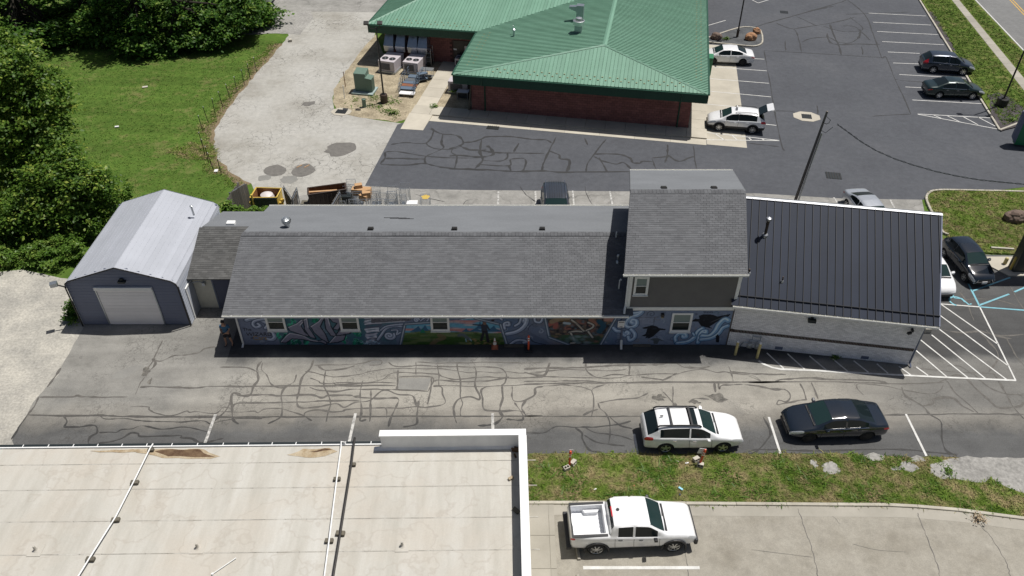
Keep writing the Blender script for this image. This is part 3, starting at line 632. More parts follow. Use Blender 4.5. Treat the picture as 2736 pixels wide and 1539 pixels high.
PB = [[(0,405),(300,400),(800,398),(1390,395)],[(300,205),(265,265),(268,340),(235,400),(215,470),(130,478),(70,458),(55,500),(65,580),(65,660),(110,705)],[(310,210),(305,270),(345,310),(365,370),(430,410),(490,410)],[(580,310),(560,370),(490,410),(460,470),(460,640),(350,705)],[(720,185),(690,260),(640,320),(620,360),(605,440),(585,530),(620,575),(750,570),(900,545),(970,575),(1060,530),(1180,515),(1290,430),(1400,465),(1520,480),(1555,560)],[(720,230),(900,230),(1090,220),(1200,190),(1270,195),(1260,225),(1170,228)],[(760,235),(820,270),(960,260),(1050,235)],[(820,270),(808,390),(840,470),(855,540),(845,600),(820,690)],[(650,280),(720,290),(880,325),(1060,310),(1200,275),(1400,255),(1560,260),(1750,262),(1900,280),(2000,290),(2080,285),(2200,290),(2290,285),(2450,295),(2576,292)],[(690,335),(760,360),(790,378),(1000,370),(1080,380),(1270,350),(1330,310),(1420,290),(1700,300),(1760,320),(1830,340),(1900,345),(2050,330),(2150,325),(2290,335),(2576,330)],[(880,370),(930,390),(1200,370),(1390,375)],[(0,605),(120,610),(230,600),(270,615),(330,585),(440,580),(540,605),(640,640),(710,680)],[(60,580),(110,540),(400,535),(600,530),(800,520),(1100,518)],[(130,475),(350,470),(450,480),(700,470),(790,495),(850,475),(1040,475)],[(0,655),(300,650),(900,650),(1500,645),(2200,645),(2576,640)],[(640,650),(660,610),(760,590),(870,610),(960,605),(1000,590),(1250,575),(1310,590),(1310,660)],[(690,410),(750,430),(900,445),(1010,428),(1200,425),(1390,430),(1650,440)],[(1120,360),(1100,450),(1110,600),(1095,680),(1150,670)],[(1190,430),(1185,500),(1180,600),(1175,690)],[(1070,490),(1220,500),(1370,495),(1410,510),(1400,540),(1350,660),(1330,730)],[(1405,270),(1405,330),(1390,430)],[(1405,325),(1680,328),(1650,440)],[(1550,200),(1550,310)],[(1675,330),(1660,470),(1640,550)],[(1575,515),(1560,620),(1550,710),(1440,730)],[(1250,575),(1400,580),(1550,565),(1640,572),(1785,540),(1765,470),(1760,410),(1690,400)],[(1700,360),(1740,350),(1900,365),(2100,360),(2220,345),(2300,325)],[(1690,395),(1900,400),(2100,405),(2300,395),(2576,385)],[(1720,230),(1730,300),(1740,400)],[(1885,220),(1890,280),(1910,340),(1915,420),(1910,480),(1930,540),(1910,590),(1915,640),(2000,645)],[(2020,240),(2040,280),(2025,380),(2060,470),(2060,510),(1990,490),(1900,505),(1860,560),(1855,620),(1880,700)],[(2130,405),(2080,430),(2090,500),(2110,590),(2240,600),(2400,605),(2440,640)],[(2250,400),(2250,500),(2230,590),(2250,650),(2180,710),(2050,720)],[(2330,400),(2330,480),(2345,520),(2430,515),(2510,470),(2520,420),(2576,405)],[(2345,530),(2390,600),(2420,640),(2405,675),(2280,670)],[(2445,510),(2405,580),(2430,620)],[(1330,205),(1380,240),(1500,240),(1560,235),(1720,240),(1900,245),(2100,245),(2230,255),(2280,300),(2270,370),(2240,400)],[(1560,205),(1700,215),(1870,215),(2000,210),(2200,205),(2400,215),(2576,210)]]
PC = [[(0,460),(400,452),(900,445),(1500,440),(2100,440),(2536,437)],[(0,400),(150,385),(350,390),(720,400),(900,400),(1000,380),(1200,365),(1380,355),(1480,360),(1560,340),(1730,315),(1850,345),(1940,340),(2020,355),(2200,375),(2300,430)],[(0,312),(250,305),(600,295),(800,280),(1150,275),(1300,270),(1400,250),(1480,260),(1550,295),(1700,305),(1800,290)],[(0,345),(130,375),(200,370),(230,320),(250,250)],[(60,350),(250,330),(400,320),(600,325),(800,330),(930,325),(1000,310)],[(600,250),(610,330),(700,395),(800,380),(880,365),(1040,380)],[(1020,240),(1020,380)],[(1130,390),(1300,410),(1360,415),(1480,355)],[(0,435),(300,430),(560,425),(780,445)],[(780,460),(700,490),(660,520),(680,580),(670,700),(655,770)],[(0,620),(100,570),(105,500),(200,480),(400,470),(550,490),(660,520)],[(730,640),(900,610),(1080,595),(1200,550)],[(720,640),(740,700),(800,750),(830,850),(825,1000),(810,1040)],[(570,760),(650,720),(720,700)],[(0,770),(400,770),(800,772),(1140,772)],[(0,930),(180,930),(320,870),(500,875),(700,870),(900,850),(1040,815)],[(500,880),(560,930),(570,1000),(640,1100),(750,1120)],[(590,880),(700,930),(900,955),(1060,1000)],[(580,950),(700,1020),(850,1040),(980,1060)],[(830,780),(930,860),(1050,890)],[(1850,445),(1850,540)],[(1890,450),(1890,510),(1930,470),(2100,465),(2250,470),(2400,510),(2536,510)],[(1980,290),(2010,360),(2020,430)],[(2000,340),(2250,360),(2536,365)],[(2320,780),(2380,900),(2370,980),(2260,1100),(2180,1140)],[(1340,530),(1400,590),(1450,650),(1500,680)],[(1440,480),(1440,570),(1450,680)],[(1600,640),(1640,605),(1720,600),(1790,605)]]
PD = [[(0,60),(400,55),(800,60),(1080,70),(1250,65),(1400,60)],[(0,80),(120,100),(260,110),(300,160),(270,200),(220,190),(210,220),(330,195),(420,185)],[(370,65),(400,130),(410,190)],[(450,60),(470,100),(500,180)],[(0,10),(100,55)],[(190,50),(270,35),(450,30),(640,40),(900,45),(1000,65)],[(830,150),(780,100),(800,70),(1000,90),(1200,130),(1340,140),(1400,80)],[(1100,90),(1130,160),(1250,230),(1300,290),(1380,340),(1385,450),(1420,550),(1500,590)],[(1250,230),(1330,210),(1330,180),(1460,170),(1540,230),(1620,270)],[(1300,0),(1420,50),(1480,130),(1560,200),(1650,280)],[(1360,60),(1480,10),(1560,30),(1640,110),(1720,180),(1800,240),(1950,230),(1979,200)],[(970,295),(1300,290),(1650,285),(1979,290)],[(1620,0),(1720,90),(1850,140),(1979,150)],[(1760,0),(1840,120),(1900,230),(1979,320)],[(0,560),(100,540),(400,550),(800,545),(1100,540),(1300,560),(1500,575)]]
PR = [[(1200,780),(1250,850),(1300,980)],[(1090,1040),(1220,1060),(1350,1050),(1480,1080),(1646,1070)],[(1340,1050),(1400,1120),(1470,1220),(1400,1330)],[(1540,720),(1600,830),(1646,900)],[(1230,830),(1450,830),(1600,880)],[(1520,1090),(1580,1200),(1646,1290)],[(880,1300),(1150,1330),(1400,1340),(1450,1360),(1510,1449)],[(1100,1290),(1200,1290),(1290,1350)],[(1380,1040),(1440,1080),(1560,1100)]]
for T, P in ((TA, PA), (TB, PB), (TC, PC), (TD, PD), (TR1, PR)): seals(lane, T, P, .085, .0165, 'seal_lane')
P2 = [[(1240,1180),(1330,1175),(1560,1210),(1800,1225),(2029,1220)],[(1240,1180),(1240,1230),(1210,1265),(1240,1275),(1400,1280),(1500,1270),(1560,1270),(1650,1290),(1800,1310),(2029,1320)],[(1290,1120),(1400,1105),(1560,1110),(1620,1020),(1600,990)],[(1560,1110),(1620,1150),(1770,1155),(1830,1130),(1850,1100),(1800,1050),(1690,1040),(1590,1000)],[(1690,1040),(1680,1110),(1690,1150),(1560,1215),(1560,1270)],[(1830,1130),(1880,1160),(1960,1165),(2029,1160)],[(1770,1155),(1760,1180),(1800,1220),(1780,1310)],[(1240,1230),(1420,1230),(1560,1235)]]
P3 = [[(0,1040),(80,1060),(110,1105),(80,1130),(0,1155)],[(80,1130),(150,1160),(240,1165),(330,1180),(450,1185),(740,1190)],[(110,1105),(180,1100),(250,1080),(300,1060),(480,1060),(640,1080),(750,1085),(790,1110)],[(250,1080),(240,1180),(260,1240),(200,1310)],[(0,1210),(80,1205),(240,1215),(340,1200),(320,1150),(290,1130)],[(830,1060),(770,1180),(730,1270),(720,1330)],[(770,1170),(850,1200),(860,1230),(930,1240),(930,1290),(910,1330)],[(1215,1080),(1120,1200),(1070,1280),(1065,1330)],[(1120,1195),(1300,1195),(1400,1225),(1420,1260),(1480,1265),(1500,1250),(1580,1255)],[(1120,1215),(1200,1250),(1290,1270),(1350,1260),(1410,1310)],[(1690,1120),(1690,1200),(1670,1260)],[(1690,1200),(1780,1250),(1880,1215),(1900,1220)],[(1570,1225),(1690,1215)],[(1570,1225),(1600,1310)],[(0,1310),(200,1310),(500,1330),(720,1325),(900,1335),(1400,1330)],[(1890,1130),(1915,1310)],[(220,1275),(460,1285),(480,1235),(590,1235),(580,1310),(550,1330)],[(460,1285),(480,1325)],[(450,1185),(450,1225),(390,1250),(260,1240)],[(1160,1220),(1200,1290),(1225,1335)],[(540,1110),(500,1180)],[(1050,1070),(1075,1125)]]
P4 = [[(390,200),(540,155),(720,105),(980,30),(1070,0)],[(720,115),(860,180)],[(700,200),(960,160),(1120,120)],[(580,160),(650,190),(710,210),(740,290),(755,365)],[(495,350),(750,365),(1000,380),(1320,400)],[(495,350),(540,600),(590,880),(620,1020),(640,1040)],[(1070,0),(1150,60),(1210,130),(1240,210),(1280,320),(1310,400),(1340,400),(1400,550),(1450,650),(1510,790)],[(950,170),(980,250),(1010,310),(1030,380)],[(760,290),(830,265),(940,260),(1000,290)],[(900,180),(1000,210),(1090,220),(1180,200),(1090,120)],[(1000,290),(1080,300),(1150,260),(1160,200)],[(930,230),(950,290),(1010,310),(1130,305),(1300,310)],[(1170,320),(1180,380)],[(1400,550),(1470,560),(1620,570)],[(1245,805),(1400,795),(1510,790)],[(570,768),(680,770),(720,785)],[(860,730),(870,790)],[(380,990),(600,1015)],[(1040,180),(1130,190),(1230,280)],[(1060,100),(1190,95),(1500,85)],[(640,280),(645,350)],[(820,75),(900,60),(990,40)]]
seals(dark, T3, P2, .14, .0205, 'seal2'); seals(dark, T33, P3, .14, .0208, 'seal2'); seals(dark, T4, P4, .12, .0211, 'seal2')
seals(rear, T7, [[(840,140),(880,200),(960,260)],[(1340,140),(1360,210),(1395,280)],[(400,285),(430,250),(520,245)],[(20,200),(120,230),(260,260)]], .05, .0225, 'seal2')
# patches and broken spots
def patch(parent, c, rx, ry, mat, z, jag=.25, n=16, rz=0):
    pts = []
    for k in range(n):
        t = 2 * math.pi * k / n; r = 1 + random.uniform(-jag, jag); x, y = rx * r * math.cos(t), ry * r * math.sin(t)
        pts.append((c[0] + x * math.cos(rz) - y * math.sin(rz), c[1] + x * math.sin(rz) + y * math.cos(rz)))
    return sheet('patch', wobble(pts, .06, .2), z, mat, parent, None)
patch(drive, G(735, 456), .82, .85, 'patch', .012, .08); patch(drive, G(811, 455), .85, .95, 'patch', .0125, .08)
patch(drive, G(910, 399), 1.2, 1.05, 'patch', .013, .2); patch(drive, G(822, 277), .6, .4, 'patch', .0135, .3, rz=.5); patch(drive, G(706, 476), .5, .4, 'patch2', .0113, .15); patch(drive, G(772, 480), .6, .55, 'patch2', .0116, .2)
sheet('patch', [TB(p) for p in ((1412, 335), (1672, 338), (1642, 432), (1400, 425))], .0155, 'patch2', lane, None)
for (T, p, rx, ry) in ((TC, (1860, 590), .75, .35), (TC, (1295, 590), .5, .3), (TC, (1650, 630), .4, .16), (TA, (1450, 330), .28, .5), (TA, (1480, 440), .14, .3), (TC, (1450, 660), .15, .2), (TB, (1060, 480), .2, .1)):
    patch(lane, T(p), rx * .7, ry * .75, 'pothole', .0158, .35)
patch(lane, TA((1245, 350)), .8, .35, 'patch2', .0152, .2, rz=.7)

# storm drains
def drain(name, px, py, sx, sy, rz, label, apron=None):
    c = G(px, py); t = thing(name, label, 'storm drain', (c[0], c[1], .02), rz)
    b = MB()
    if apron: b.prism([(apron * math.cos(a), apron * .8 * math.sin(a)) for a in np.linspace(.39, 6.67, 9)[:-1]], -.03, .012); b.build('apron', 'slab', t, world=False)
    b = MB(); b.box((0, 0, .002), (sx, sy, .025)); b.build('pit', 'black', t, world=False)
    for k in range(6):
        b = MB(); b.box((-sx / 2 + sx * (k + .5) / 6, 0, .02), (sx / 14, sy, .02)); b.build('bar', 'darkmetal', t, world=False)
drain('storm_drain', 2155, 312, .8, .8, FA, 'square iron grate set in pale octagonal concrete in dark parking lot', 1.15)
drain('storm_drain', 2227, 470, 1.1, .9, FA, 'iron grate flush in dark asphalt between utility pole and silver car')
drain('storm_drain', 912, 299, .9, .7, FA, 'rusty grate in cracked concrete square at corner of tan rock bed', .9)
drain('storm_drain', 1317, 342, 1.0, .55, FA, 'dark kerb inlet grate below the red block wall')
drain('storm_drain', 2095, 33, .8, .7, FA, 'small dark grate far back in the lot near the light pole')

# ---- grass tufts
def tufts(name, poly, n, mat, h=(.05, .13), w=.03, z=.02, mask=None, spread=.05):
    P = np.array([p[:2] for p in poly]); lo, hi = P.min(0), P.max(0)
    Q = rng.uniform(lo, hi, (n * 3, 2)); Q = Q[inside([tuple(p) for p in P], Q)][:n]
    if mask is not None: Q = Q[mask(Q)]
    n = len(Q); k = 3
    base = np.repeat(Q, k, 0) + rng.normal(0, spread, (n * k, 2)); ang = rng.uniform(0, 6.28, n * k)
    hh = rng.uniform(*h, n * k); lean = rng.normal(0, 1.5, (n * k, 2)) * hh[:, None]
    dx = np.stack([np.cos(ang), np.sin(ang)], 1) * w * rng.uniform(.6, 1.4, (n * k, 1))
    V = np.zeros((n * k, 3, 3)); V[:, 0, :2] = base - dx; V[:, 1, :2] = base + dx; V[:, 2, :2] = base + lean
    V[:, :2, 2] = z; V[:, 2, 2] = z + hh
    o = np_mesh(name, V.reshape(-1, 3), np.arange(n * k * 3).reshape(-1, 3), mat); o['kind'] = 'stuff'; return o
def nmask(s, th, seed=0): return lambda Q: np.array([mnoise.noise((q[0] * s, q[1] * s, seed)) for q in Q]) > th
hmask = lambda Q: ~np.any([inside(h_, Q) for h_ in holes], axis=0)
tufts('grass_tufts', strip_w, 26000, 'blade_dry', (.04, .10), .022, .022, hmask)
tufts('weed_tufts', strip_w, 9000, 'leaf_w', (.05, .15), .045, .022, lambda Q: nmask(.9, .12, 3)(Q) & hmask(Q), .07)
lawn = GP([(-200, 150), (200, 160), (600, 110), (760, 110), (640, 245), (560, 360), (600, 450), (640, 480), (560, 540), (300, 620), (-100, 640)])
tufts('lawn_tufts', lawn, 16000, 'blade', (.02, .055), .045, .0, None, .12)
tufts('edge_tufts', offs(de, -.35, -2.0), 4200, 'blade_dry', (.03, .08), .04, .004, None, .12)
tufts('bare_patch_tufts', bp, 1500, 'blade_dry', (.03, .07), .045, .003, None, .15)
tufts('island_tufts', ip + GP([(2535, 668), (2649, 679), (2800, 684)]), 5000, 'blade_dry', (.04, .1), .03, .10)
tufts('verge_tufts', [kline(100, .3), kline(57.5, .5), (47, 61), seline(70, -.4), seline(100, -.4)], 9000, 'blade', (.05, .12), .04, .11, lambda Q: np.array([not (lerp2(a0, a1, q[1])[0] - .15 < q[0] < lerp2(b0, b1, q[1])[0] + .15) for q in Q]))
tufts('bed_weeds', GP([(920, 285), (1000, 290), (1060, 320), (1050, 290), (1090, 250), (960, 250)]), 700, 'leaf_w', (.04, .14), .04, .012, nmask(1.3, .12, 4), .22)
# ================================================================ BUILDINGS
def clipu(poly, a, b):
    def cut(pl, keep, val):
        out = []
        for i in range(len(pl)):
            p, q = pl[i], pl[(i + 1) % len(pl)]; ip_, iq = keep(p[0]), keep(q[0])
            if ip_: out.append(p)
            if ip_ != iq:
                t = (val - p[0]) / (q[0] - p[0]); out.append((val, p[1] + (q[1] - p[1]) * t))
        return out
    r = cut(poly, lambda u: u >= a, a)
    return cut(r, lambda u: u <= b, b) if r else r
def slope_panels(parent, name, pts, w, mats, rib=(.03, .035), t=.02, gap=.006, u0=0.0, minor=0):
    """strips running up the fall of a planar convex roof slope; pts[0]->pts[1] is the eave (3D, parent-local)"""
    P = [Vector(p) for p in pts]; u = (P[1] - P[0]).normalized(); n = u.cross(P[-1] - P[0]).normalized()
    if n.z < 0: n = -n
    v = n.cross(u)
    uv = [((p - P[0]).dot(u), (p - P[0]).dot(v)) for p in P]
    if sum(uv[i][0] * uv[(i + 1) % len(uv)][1] - uv[(i + 1) % len(uv)][0] * uv[i][1] for i in range(len(uv))) < 0: uv = uv[::-1]
    lo, hi = min(p[0] for p in uv), max(p[0] for p in uv); k = math.floor(lo / w) * w + u0
    def pr(b, pl, z0, z1, m):
        m_ = len(pl); vs = [P[0] + u * p[0] + v * p[1] + n * z for z in (z0, z1) for p in pl]
        b.add(vs, [list(range(m_))[::-1], list(range(m_, 2 * m_))] + [(i, (i + 1) % m_, m_ + (i + 1) % m_, m_ + i) for i in range(m_)], m)
    while k < hi:
        pl = clipu(uv, k + gap / 2, k + w - gap / 2)
        if len(pl) > 2 and max(p[0] for p in pl) - min(p[0] for p in pl) > .02:
            b = MB(); pr(b, pl, 0, t, 0)
            rl = clipu(uv, k, k + rib[0])
            if len(rl) > 2: pr(b, rl, t - .005, t + rib[1], 1)
            for j in range(minor):
                a = k + w * (j + 1) / (minor + 1); rl = clipu(uv, a, a + .012)
                if len(rl) > 2: pr(b, rl, t - .003, t + .006, 0)
            b.build(name, mats, parent, world=False)
        k += w
def shingles(parent, O, U, V, L, S, course, tab, npart, mat, name='shingle', shear=0.0, lift=.004):
    """O eave corner, U along the eave, V up the slope (unit vectors), L length, S slope length"""
    O, U, V = Vector(O), Vector(U), Vector(V); Nn = U.cross(V).normalized()
    nc = int(S / course); boxes = []
    for c in range(nc):
        off = (c % 2) * tab * .5 + random.uniform(0, .04); a = -off + shear * c * course
        st, en = shear * c * course, L + shear * c * course
        while a < en:
            x0, x1 = max(a, st), min(a + tab, en)
            if x1 - x0 > .05: boxes.append((c, x0, x1))
            a += tab
    tmpl = {}
    def verts(w, h): return [(0, 0, 0), (w, 0, 0), (w, h, 0), (0, h, 0), (0, 0, .017), (w, 0, .017), (w, h, .004), (0, h, .004)]
    fs = [(4, 5, 6, 7), (0, 1, 5, 4), (1, 2, 6, 5), (3, 0, 4, 7)]
    big = MB()
    for i, (c, x0, x1) in enumerate(boxes):
        w = round(x1 - x0 - .005, 2); P = O + U * x0 + V * (c * course) + Nn * (lift + random.uniform(0, .004))
        if i < npart:
            if w not in tmpl:
                b = MB(); b.add(verts(w, course + .01), fs); tmpl[w] = b.mesh('shingle_tab', mat, fix=False)
            M4 = Matrix((( U.x, V.x, Nn.x, P.x), (U.y, V.y, Nn.y, P.y), (U.z, V.z, Nn.z, P.z), (0, 0, 0, 1)))
            place(tmpl[w], name, M4, parent)
        else: big.add([P + U * q[0] + V * q[1] + Nn * q[2] for q in verts(w, course + .01)], fs)
    if big.v: big.build('shingle_courses', mat, parent, kind='stuff', fix=False)
def bricks(parent, A, B, z0, z1, bl, bh, joint, proud, npart, mat, skip=(), name='brick'):
    """running-bond bricks on the vertical wall A->B (world xy), faces towards the camera side"""
    A, B = Vector(A), Vector(B); d = (B - A); L = d.length; d = d / L; n = Vector((d.y, -d.x))
    rows = int((z1 - z0) / (bh + joint)); tm = {}; big = MB(); cnt = 0
    for r in range(rows):
        z = z0 + r * (bh + joint); a = -((r % 2) * (bl + joint) / 2)
        while a < L:
            x0, x1 = max(a, 0), min(a + bl, L); a += bl + joint
            if x1 - x0 < .03 or any(s[0] < (x0 + x1) / 2 < s[1] and s[2] < z + bh / 2 < s[3] for s in skip): continue
            w = round(x1 - x0, 2); pr = proud + random.uniform(-.002, .003); p = A + d * x0
            vs = lambda: [(0, 0, 0), (w, 0, 0), (w, 0, bh), (0, 0, bh), (0, -pr, 0), (w, -pr, 0), (w, -pr, bh), (0, -pr, bh)]
            fs = [(4, 5, 6, 7), (0, 1, 5, 4), (1, 2, 6, 5), (2, 3, 7, 6), (3, 0, 4, 7)]
            M4 = Matrix.Translation((p.x, p.y, z)) @ Matrix.Rotation(math.atan2(d.y, d.x), 4, 'Z')
            if cnt < npart:
                if w not in tm: b = MB(); b.add(vs(), fs); tm[w] = b.mesh('brick_face', mat, fix=False)
                place(tm[w], name, M4, parent)
            else: big.add([M4 @ Vector(q) for q in vs()], fs)
            cnt += 1
    if big.v: big.build(name + '_courses', mat, parent, kind='stuff', fix=False)
def window(parent, x0, x1, z0, z1, y, trim=.09):
    """double-hung window on a wall facing the camera (-y); world coords"""
    b = MB(); p = .05
    b.box(((x0 + x1) / 2, y - p / 2, z1 - trim / 2), (x1 - x0, p, trim)); b.box(((x0 + x1) / 2, y - p / 2, z0 + trim / 2), (x1 - x0, p, trim))
    for x in (x0 + trim / 2, x1 - trim / 2): b.box((x, y - p / 2, (z0 + z1) / 2), (trim, p, z1 - z0 - 2 * trim))
    w = b.build('window', 'white', parent)
    a, c, zm = x0 + trim, x1 - trim, (z0 + z1) / 2
    b = MB()
    for q in ((a + .02, c - .02, zm - .02, zm + .02), (a, c, z1 - trim - .035, z1 - trim), (a, c, z0 + trim, z0 + trim + .035)): b.box(((q[0] + q[1]) / 2, y - .02, (q[2] + q[3]) / 2), (q[1] - q[0], .04, q[3] - q[2]))
    for x in (a + .015, c - .015): b.box((x, y - .018, zm), (.03, .036, z1 - z0 - 2 * trim - .07))
    b.build('sash', 'white', w)
    b = MB(); b.box(((a + c) / 2, y - .006, (zm + z1 - trim) / 2), (c - a, .008, z1 - trim - zm)); b.build('pane', 'blind', w)
    b = MB(); b.box(((a + c) / 2, y - .006, (zm + z0 + trim) / 2), (c - a, .008, zm - z0 - trim)); b.build('pane', 'glass', w)
    b = MB(); b.box(((x0 + x1) / 2, y - .05, z0 - .02), (x1 - x0 + .06, .1, .04)); b.build('sill', 'white', w)
def gutter(parent, A, B, z, mat='white', hang=1.6):
    A, B = Vector(A), Vector(B); d = (B - A).normalized(); n = Vector((d.y, -d.x)); L = (B - A).length
    b = MB()
    for o0, o1, za, zb, m in ((0, .012, z - .10, z, 0), (.012, .10, z - .10, z - .088, 1), (.10, .113, z - .10, z + .005, 0)):
        q = [A + n * o0, B + n * o0, B + n * o1, A + n * o1]; b.hexa([(p.x, p.y, za) for p in q] + [(p.x, p.y, zb) for p in q], m)
    for e, s in ((A, 1), (B, -1)): q = [e + n * .012, e + n * .1, e + n * .1 + d * s * .012, e + n * .012 + d * s * .012]; b.hexa([(p.x, p.y, z - .088) for p in q] + [(p.x, p.y, z) for p in q], 0)
    g = b.build('gutter', [mat, 'offwhite'], parent)
    k = .5
    while k < L:
        b = MB(); p = A + d * k; q = p + n * .1; b.tube([(p.x, p.y, z + .004), (q.x, q.y, z + .008)], .012, 4); b.build('hanger', 'white', g); k += hang
    return g
def box_vent(parent, c, s=.36):
    b = MB(); x, y, z = c; b.hexa([(x - s / 2, y - s / 2, z - .1), (x + s / 2, y - s / 2, z - .1), (x + s / 2, y + s / 2, z - .25), (x - s / 2, y + s / 2, z - .25), (x - s * .42, y - s * .4, z + .13), (x + s * .42, y - s * .4, z + .13), (x + s * .42, y + s * .42, z + .05), (x - s * .42, y + s * .42, z + .05)])
    b.build('roof_vent', 'darkmetal', parent, bevel=.015)

# ---------- A: long shingled building with the mural, parent Empty at its front wall
AY0, AYR, AYB, AZE, AZR = 31.8, 36.6, 41.84, 2.55, 4.15
X0, X1 = -15.4, 6.1
A = thing('shingled_building', 'long low building with grey shingle roof and a dark painted mural along its front', 'building', (-4.5, AY0, 0))
b = MB(); b.prism([(-14.95, AY0), (6.05, AY0), (6.8, 41.4), (-14.95, 41.4)], 0, 2.45)
b.hexa([(-14.95, 31.83, 2.45), (-14.95, 36.6, 2.45), (-14.95, 36.61, 2.45), (-14.95, 41.38, 2.45)] + [(-14.9, 31.9, 2.47), (-14.9, 36.59, 3.98), (-14.9, 36.62, 3.98), (-14.9, 41.3, 2.47)])
b.build('wall', 'wallgrey', A)
zf = lambda Y: AZE + (AZR - AZE) * (Y - 31.35) / (AYR - 31.35) if Y < AYR else AZE + .05 + (AZR - AZE - .05) * (AYB - Y) / (AYB - AYR)
b = MB()
def roofslab(b, q, t=.05, m=0): b.hexa([(p[0], p[1], p[2] - t) for p in q] + list(q), m)
roofslab(b, [(X0, 31.36, AZE), (X1 + .3, 31.36, AZE), (X1 + 1.0, AYR, AZR), (X0, AYR, AZR)]); b.build('front_roof_deck', 'ridge', A)
b = MB(); roofslab(b, [(X0, AYR, AZR), (X1 + 1.0, AYR, AZR), (X1 + 1.6, AYB, AZE + .05), (X0, AYB, AZE + .05)])
NX = 60
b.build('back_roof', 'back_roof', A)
Vs = Vector((0, AYR - 31.36, AZR - AZE)); SL = Vs.length; Vs.normalize()
shingles(A, (X0, 31.35, AZE), (1, 0, 0), Vs, X1 - X0 + .35, SL - .1, .142, .31, 284, 'shingle')
for s in (0, 1):
    b = MB(); x = X0
    while x < X1 + .8:
        for sd in (0,):
            sag = .03 * mnoise.noise((x * .25, 3, 1))
            b.hexa([(x, AYR - .19, AZR - .05 + sag), (x + .19, AYR - .19, AZR - .05 + sag), (x + .19, AYR + .2, AZR - .05 + sag), (x, AYR + .2, AZR - .05 + sag), (x, AYR - .19, AZR - .02 + sag), (x + .19, AYR - .19, AZR - .02 + sag), (x + .19, AYR + .02, AZR + .03 + sag), (x, AYR + .02, AZR + .03 + sag)]) if s == 0 else b.hexa([(x, AYR + .02, AZR - .1 + sag), (x + .19, AYR + .02, AZR - .1 + sag), (x + .19, AYR + .24, AZR - .1), (x, AYR + .24, AZR - .1), (x, AYR + .02, AZR + .03 + sag), (x + .19, AYR + .02, AZR + .03 + sag), (x + .19, AYR + .24, AZR - .03 + sag), (x, AYR + .24, AZR - .03 + sag)])
        x += .2
    b.build('ridge_cap', 'ridge', A, kind='stuff')
gutter(A, (X0, 31.35), (6.2, 31.35), AZE + .01)
gutter(A, (7.4, AYB), (X0, AYB), AZE + .06)
b = MB(); b.box((X0 - .012, (31.36 + AYR) / 2, (AZE + AZR) / 2 - .07), (.025, math.hypot(AYR - 31.36, AZR - AZE), .14), rot=Matrix.Rotation(math.atan2(AZR - AZE, AYR - 31.36), 3, 'X')); b.build('rake_board', 'ridge', A)
b = MB(); b.tube([(-14.85, 31.42, 2.45), (-14.85, 31.6, 2.3), (-14.88, 31.72, 2.1), (-14.9, 31.72, .15), (-14.9, 31.5, .05)], .055, 4); b.build('downspout', 'white', A)
b = MB(); b.tube([(6.0, 31.45, 2.42), (6.0, 31.72, 2.2), (6.02, 31.73, .2), (6.02, 31.45, .06)], .055, 4); b.build('downspout', 'slatewall', A)
b = MB(); b.tube([(6.02, 31.64, .5), (6.02, 31.45, .12), (6.02, 31.36, .05)], .065, 4); b.build('downspout', 'white', A)
for xa, xb, za, zb in ((-13.35, -12.3, 1.08, 2.34), (-9.35, -8.3, 1.08, 2.34), (-4.42, -3.4, 1.06, 2.34)): window(A, xa, xb, za, zb, AY0 - .012)
for px, py in ((990, 612), (1214, 613), (1449, 614)):
    x = G(px, py, 4.0)[0]; box_vent(A, (x, 37.3, 4.0))
# turbine vent
tv = G(768, 606, 3.8); b = MB(); b.lathe([(.16, -.3), (.15, .25)], (tv[0], tv[1], tv[2]), 12)
t_ = b.build('turbine_vent', 'steel', A, smooth=True)
b = MB(); c0 = (tv[0], tv[1], tv[2] + .42)
for k in range(18):
    a = k * 2 * math.pi / 18; pr = [(.12, -.2), (.24, -.1), (.29, .02), (.25, .13), (.13, .2)]
    va = [(c0[0] + r * math.cos(a + .0), c0[1] + r * math.sin(a), c0[2] + z) for r, z in pr]; vb_ = [(c0[0] + (r - .02) * math.cos(a + .33), c0[1] + (r - .02) * math.sin(a + .33), c0[2] + z) for r, z in pr]
    b.add(va + vb_, [(i, i + 1, 6 + i, 5 + i) for i in range(4)])
b.lathe([(.13, .19), (.09, .23), (0.001, .24)], c0, 12); b.lathe([(.2, -.19), (.2, .19)], (c0[0], c0[1], c0[2]), 10)
b.build('turbine_head', 'steel', t_, fix=False)
b = MB()
for (px, py, w) in ((1045, 577, .9), (1068, 580, 1.2), (1085, 582, .9), (1072, 578, .6)):
    p = G(px, py, zf(39.0)); b.box((p[0], p[1], zf(p[1]) + .008), (w, .10, .012), rot=Matrix.Rotation(-math.atan2(1.55, 5.24), 3, 'X'))
b.build('tar_patch', 'mastic', A)
p = G(1646, 636, zf(36.2)); b = MB(); b.tube([(p[0], p[1], p[2] - .1), (p[0], p[1], p[2] + .42)], .045, 8); b.build('vent_pipe', 'white', A)
p = G(1650, 706, zf(34.2)); b = MB(); b.box((p[0], p[1], p[2]), (.42, .34, .02), rot=Matrix.Rotation(math.atan2(1.6, 5.25), 3, 'X')); b.lathe([(.17, -.02), (.10, .26), (.06, .30), (.06, .50)], p, 10); b.lathe([(.09, .52), (.10, .58), (.07, .64), (.001, .66)], p, 10); b.build('flue', 'zinc', A, smooth=True)
p = G(1653, 776, zf(32.6)); b = MB(); b.tube([(p[0], p[1], p[2] - .05), (p[0], p[1], p[2] + .72), (p[0] + .03, p[1] - .03, p[2] + .80), (p[0] + .09, p[1] - .07, p[2] + .78)], .04, 8); b.build('vent_pipe', 'white', A)

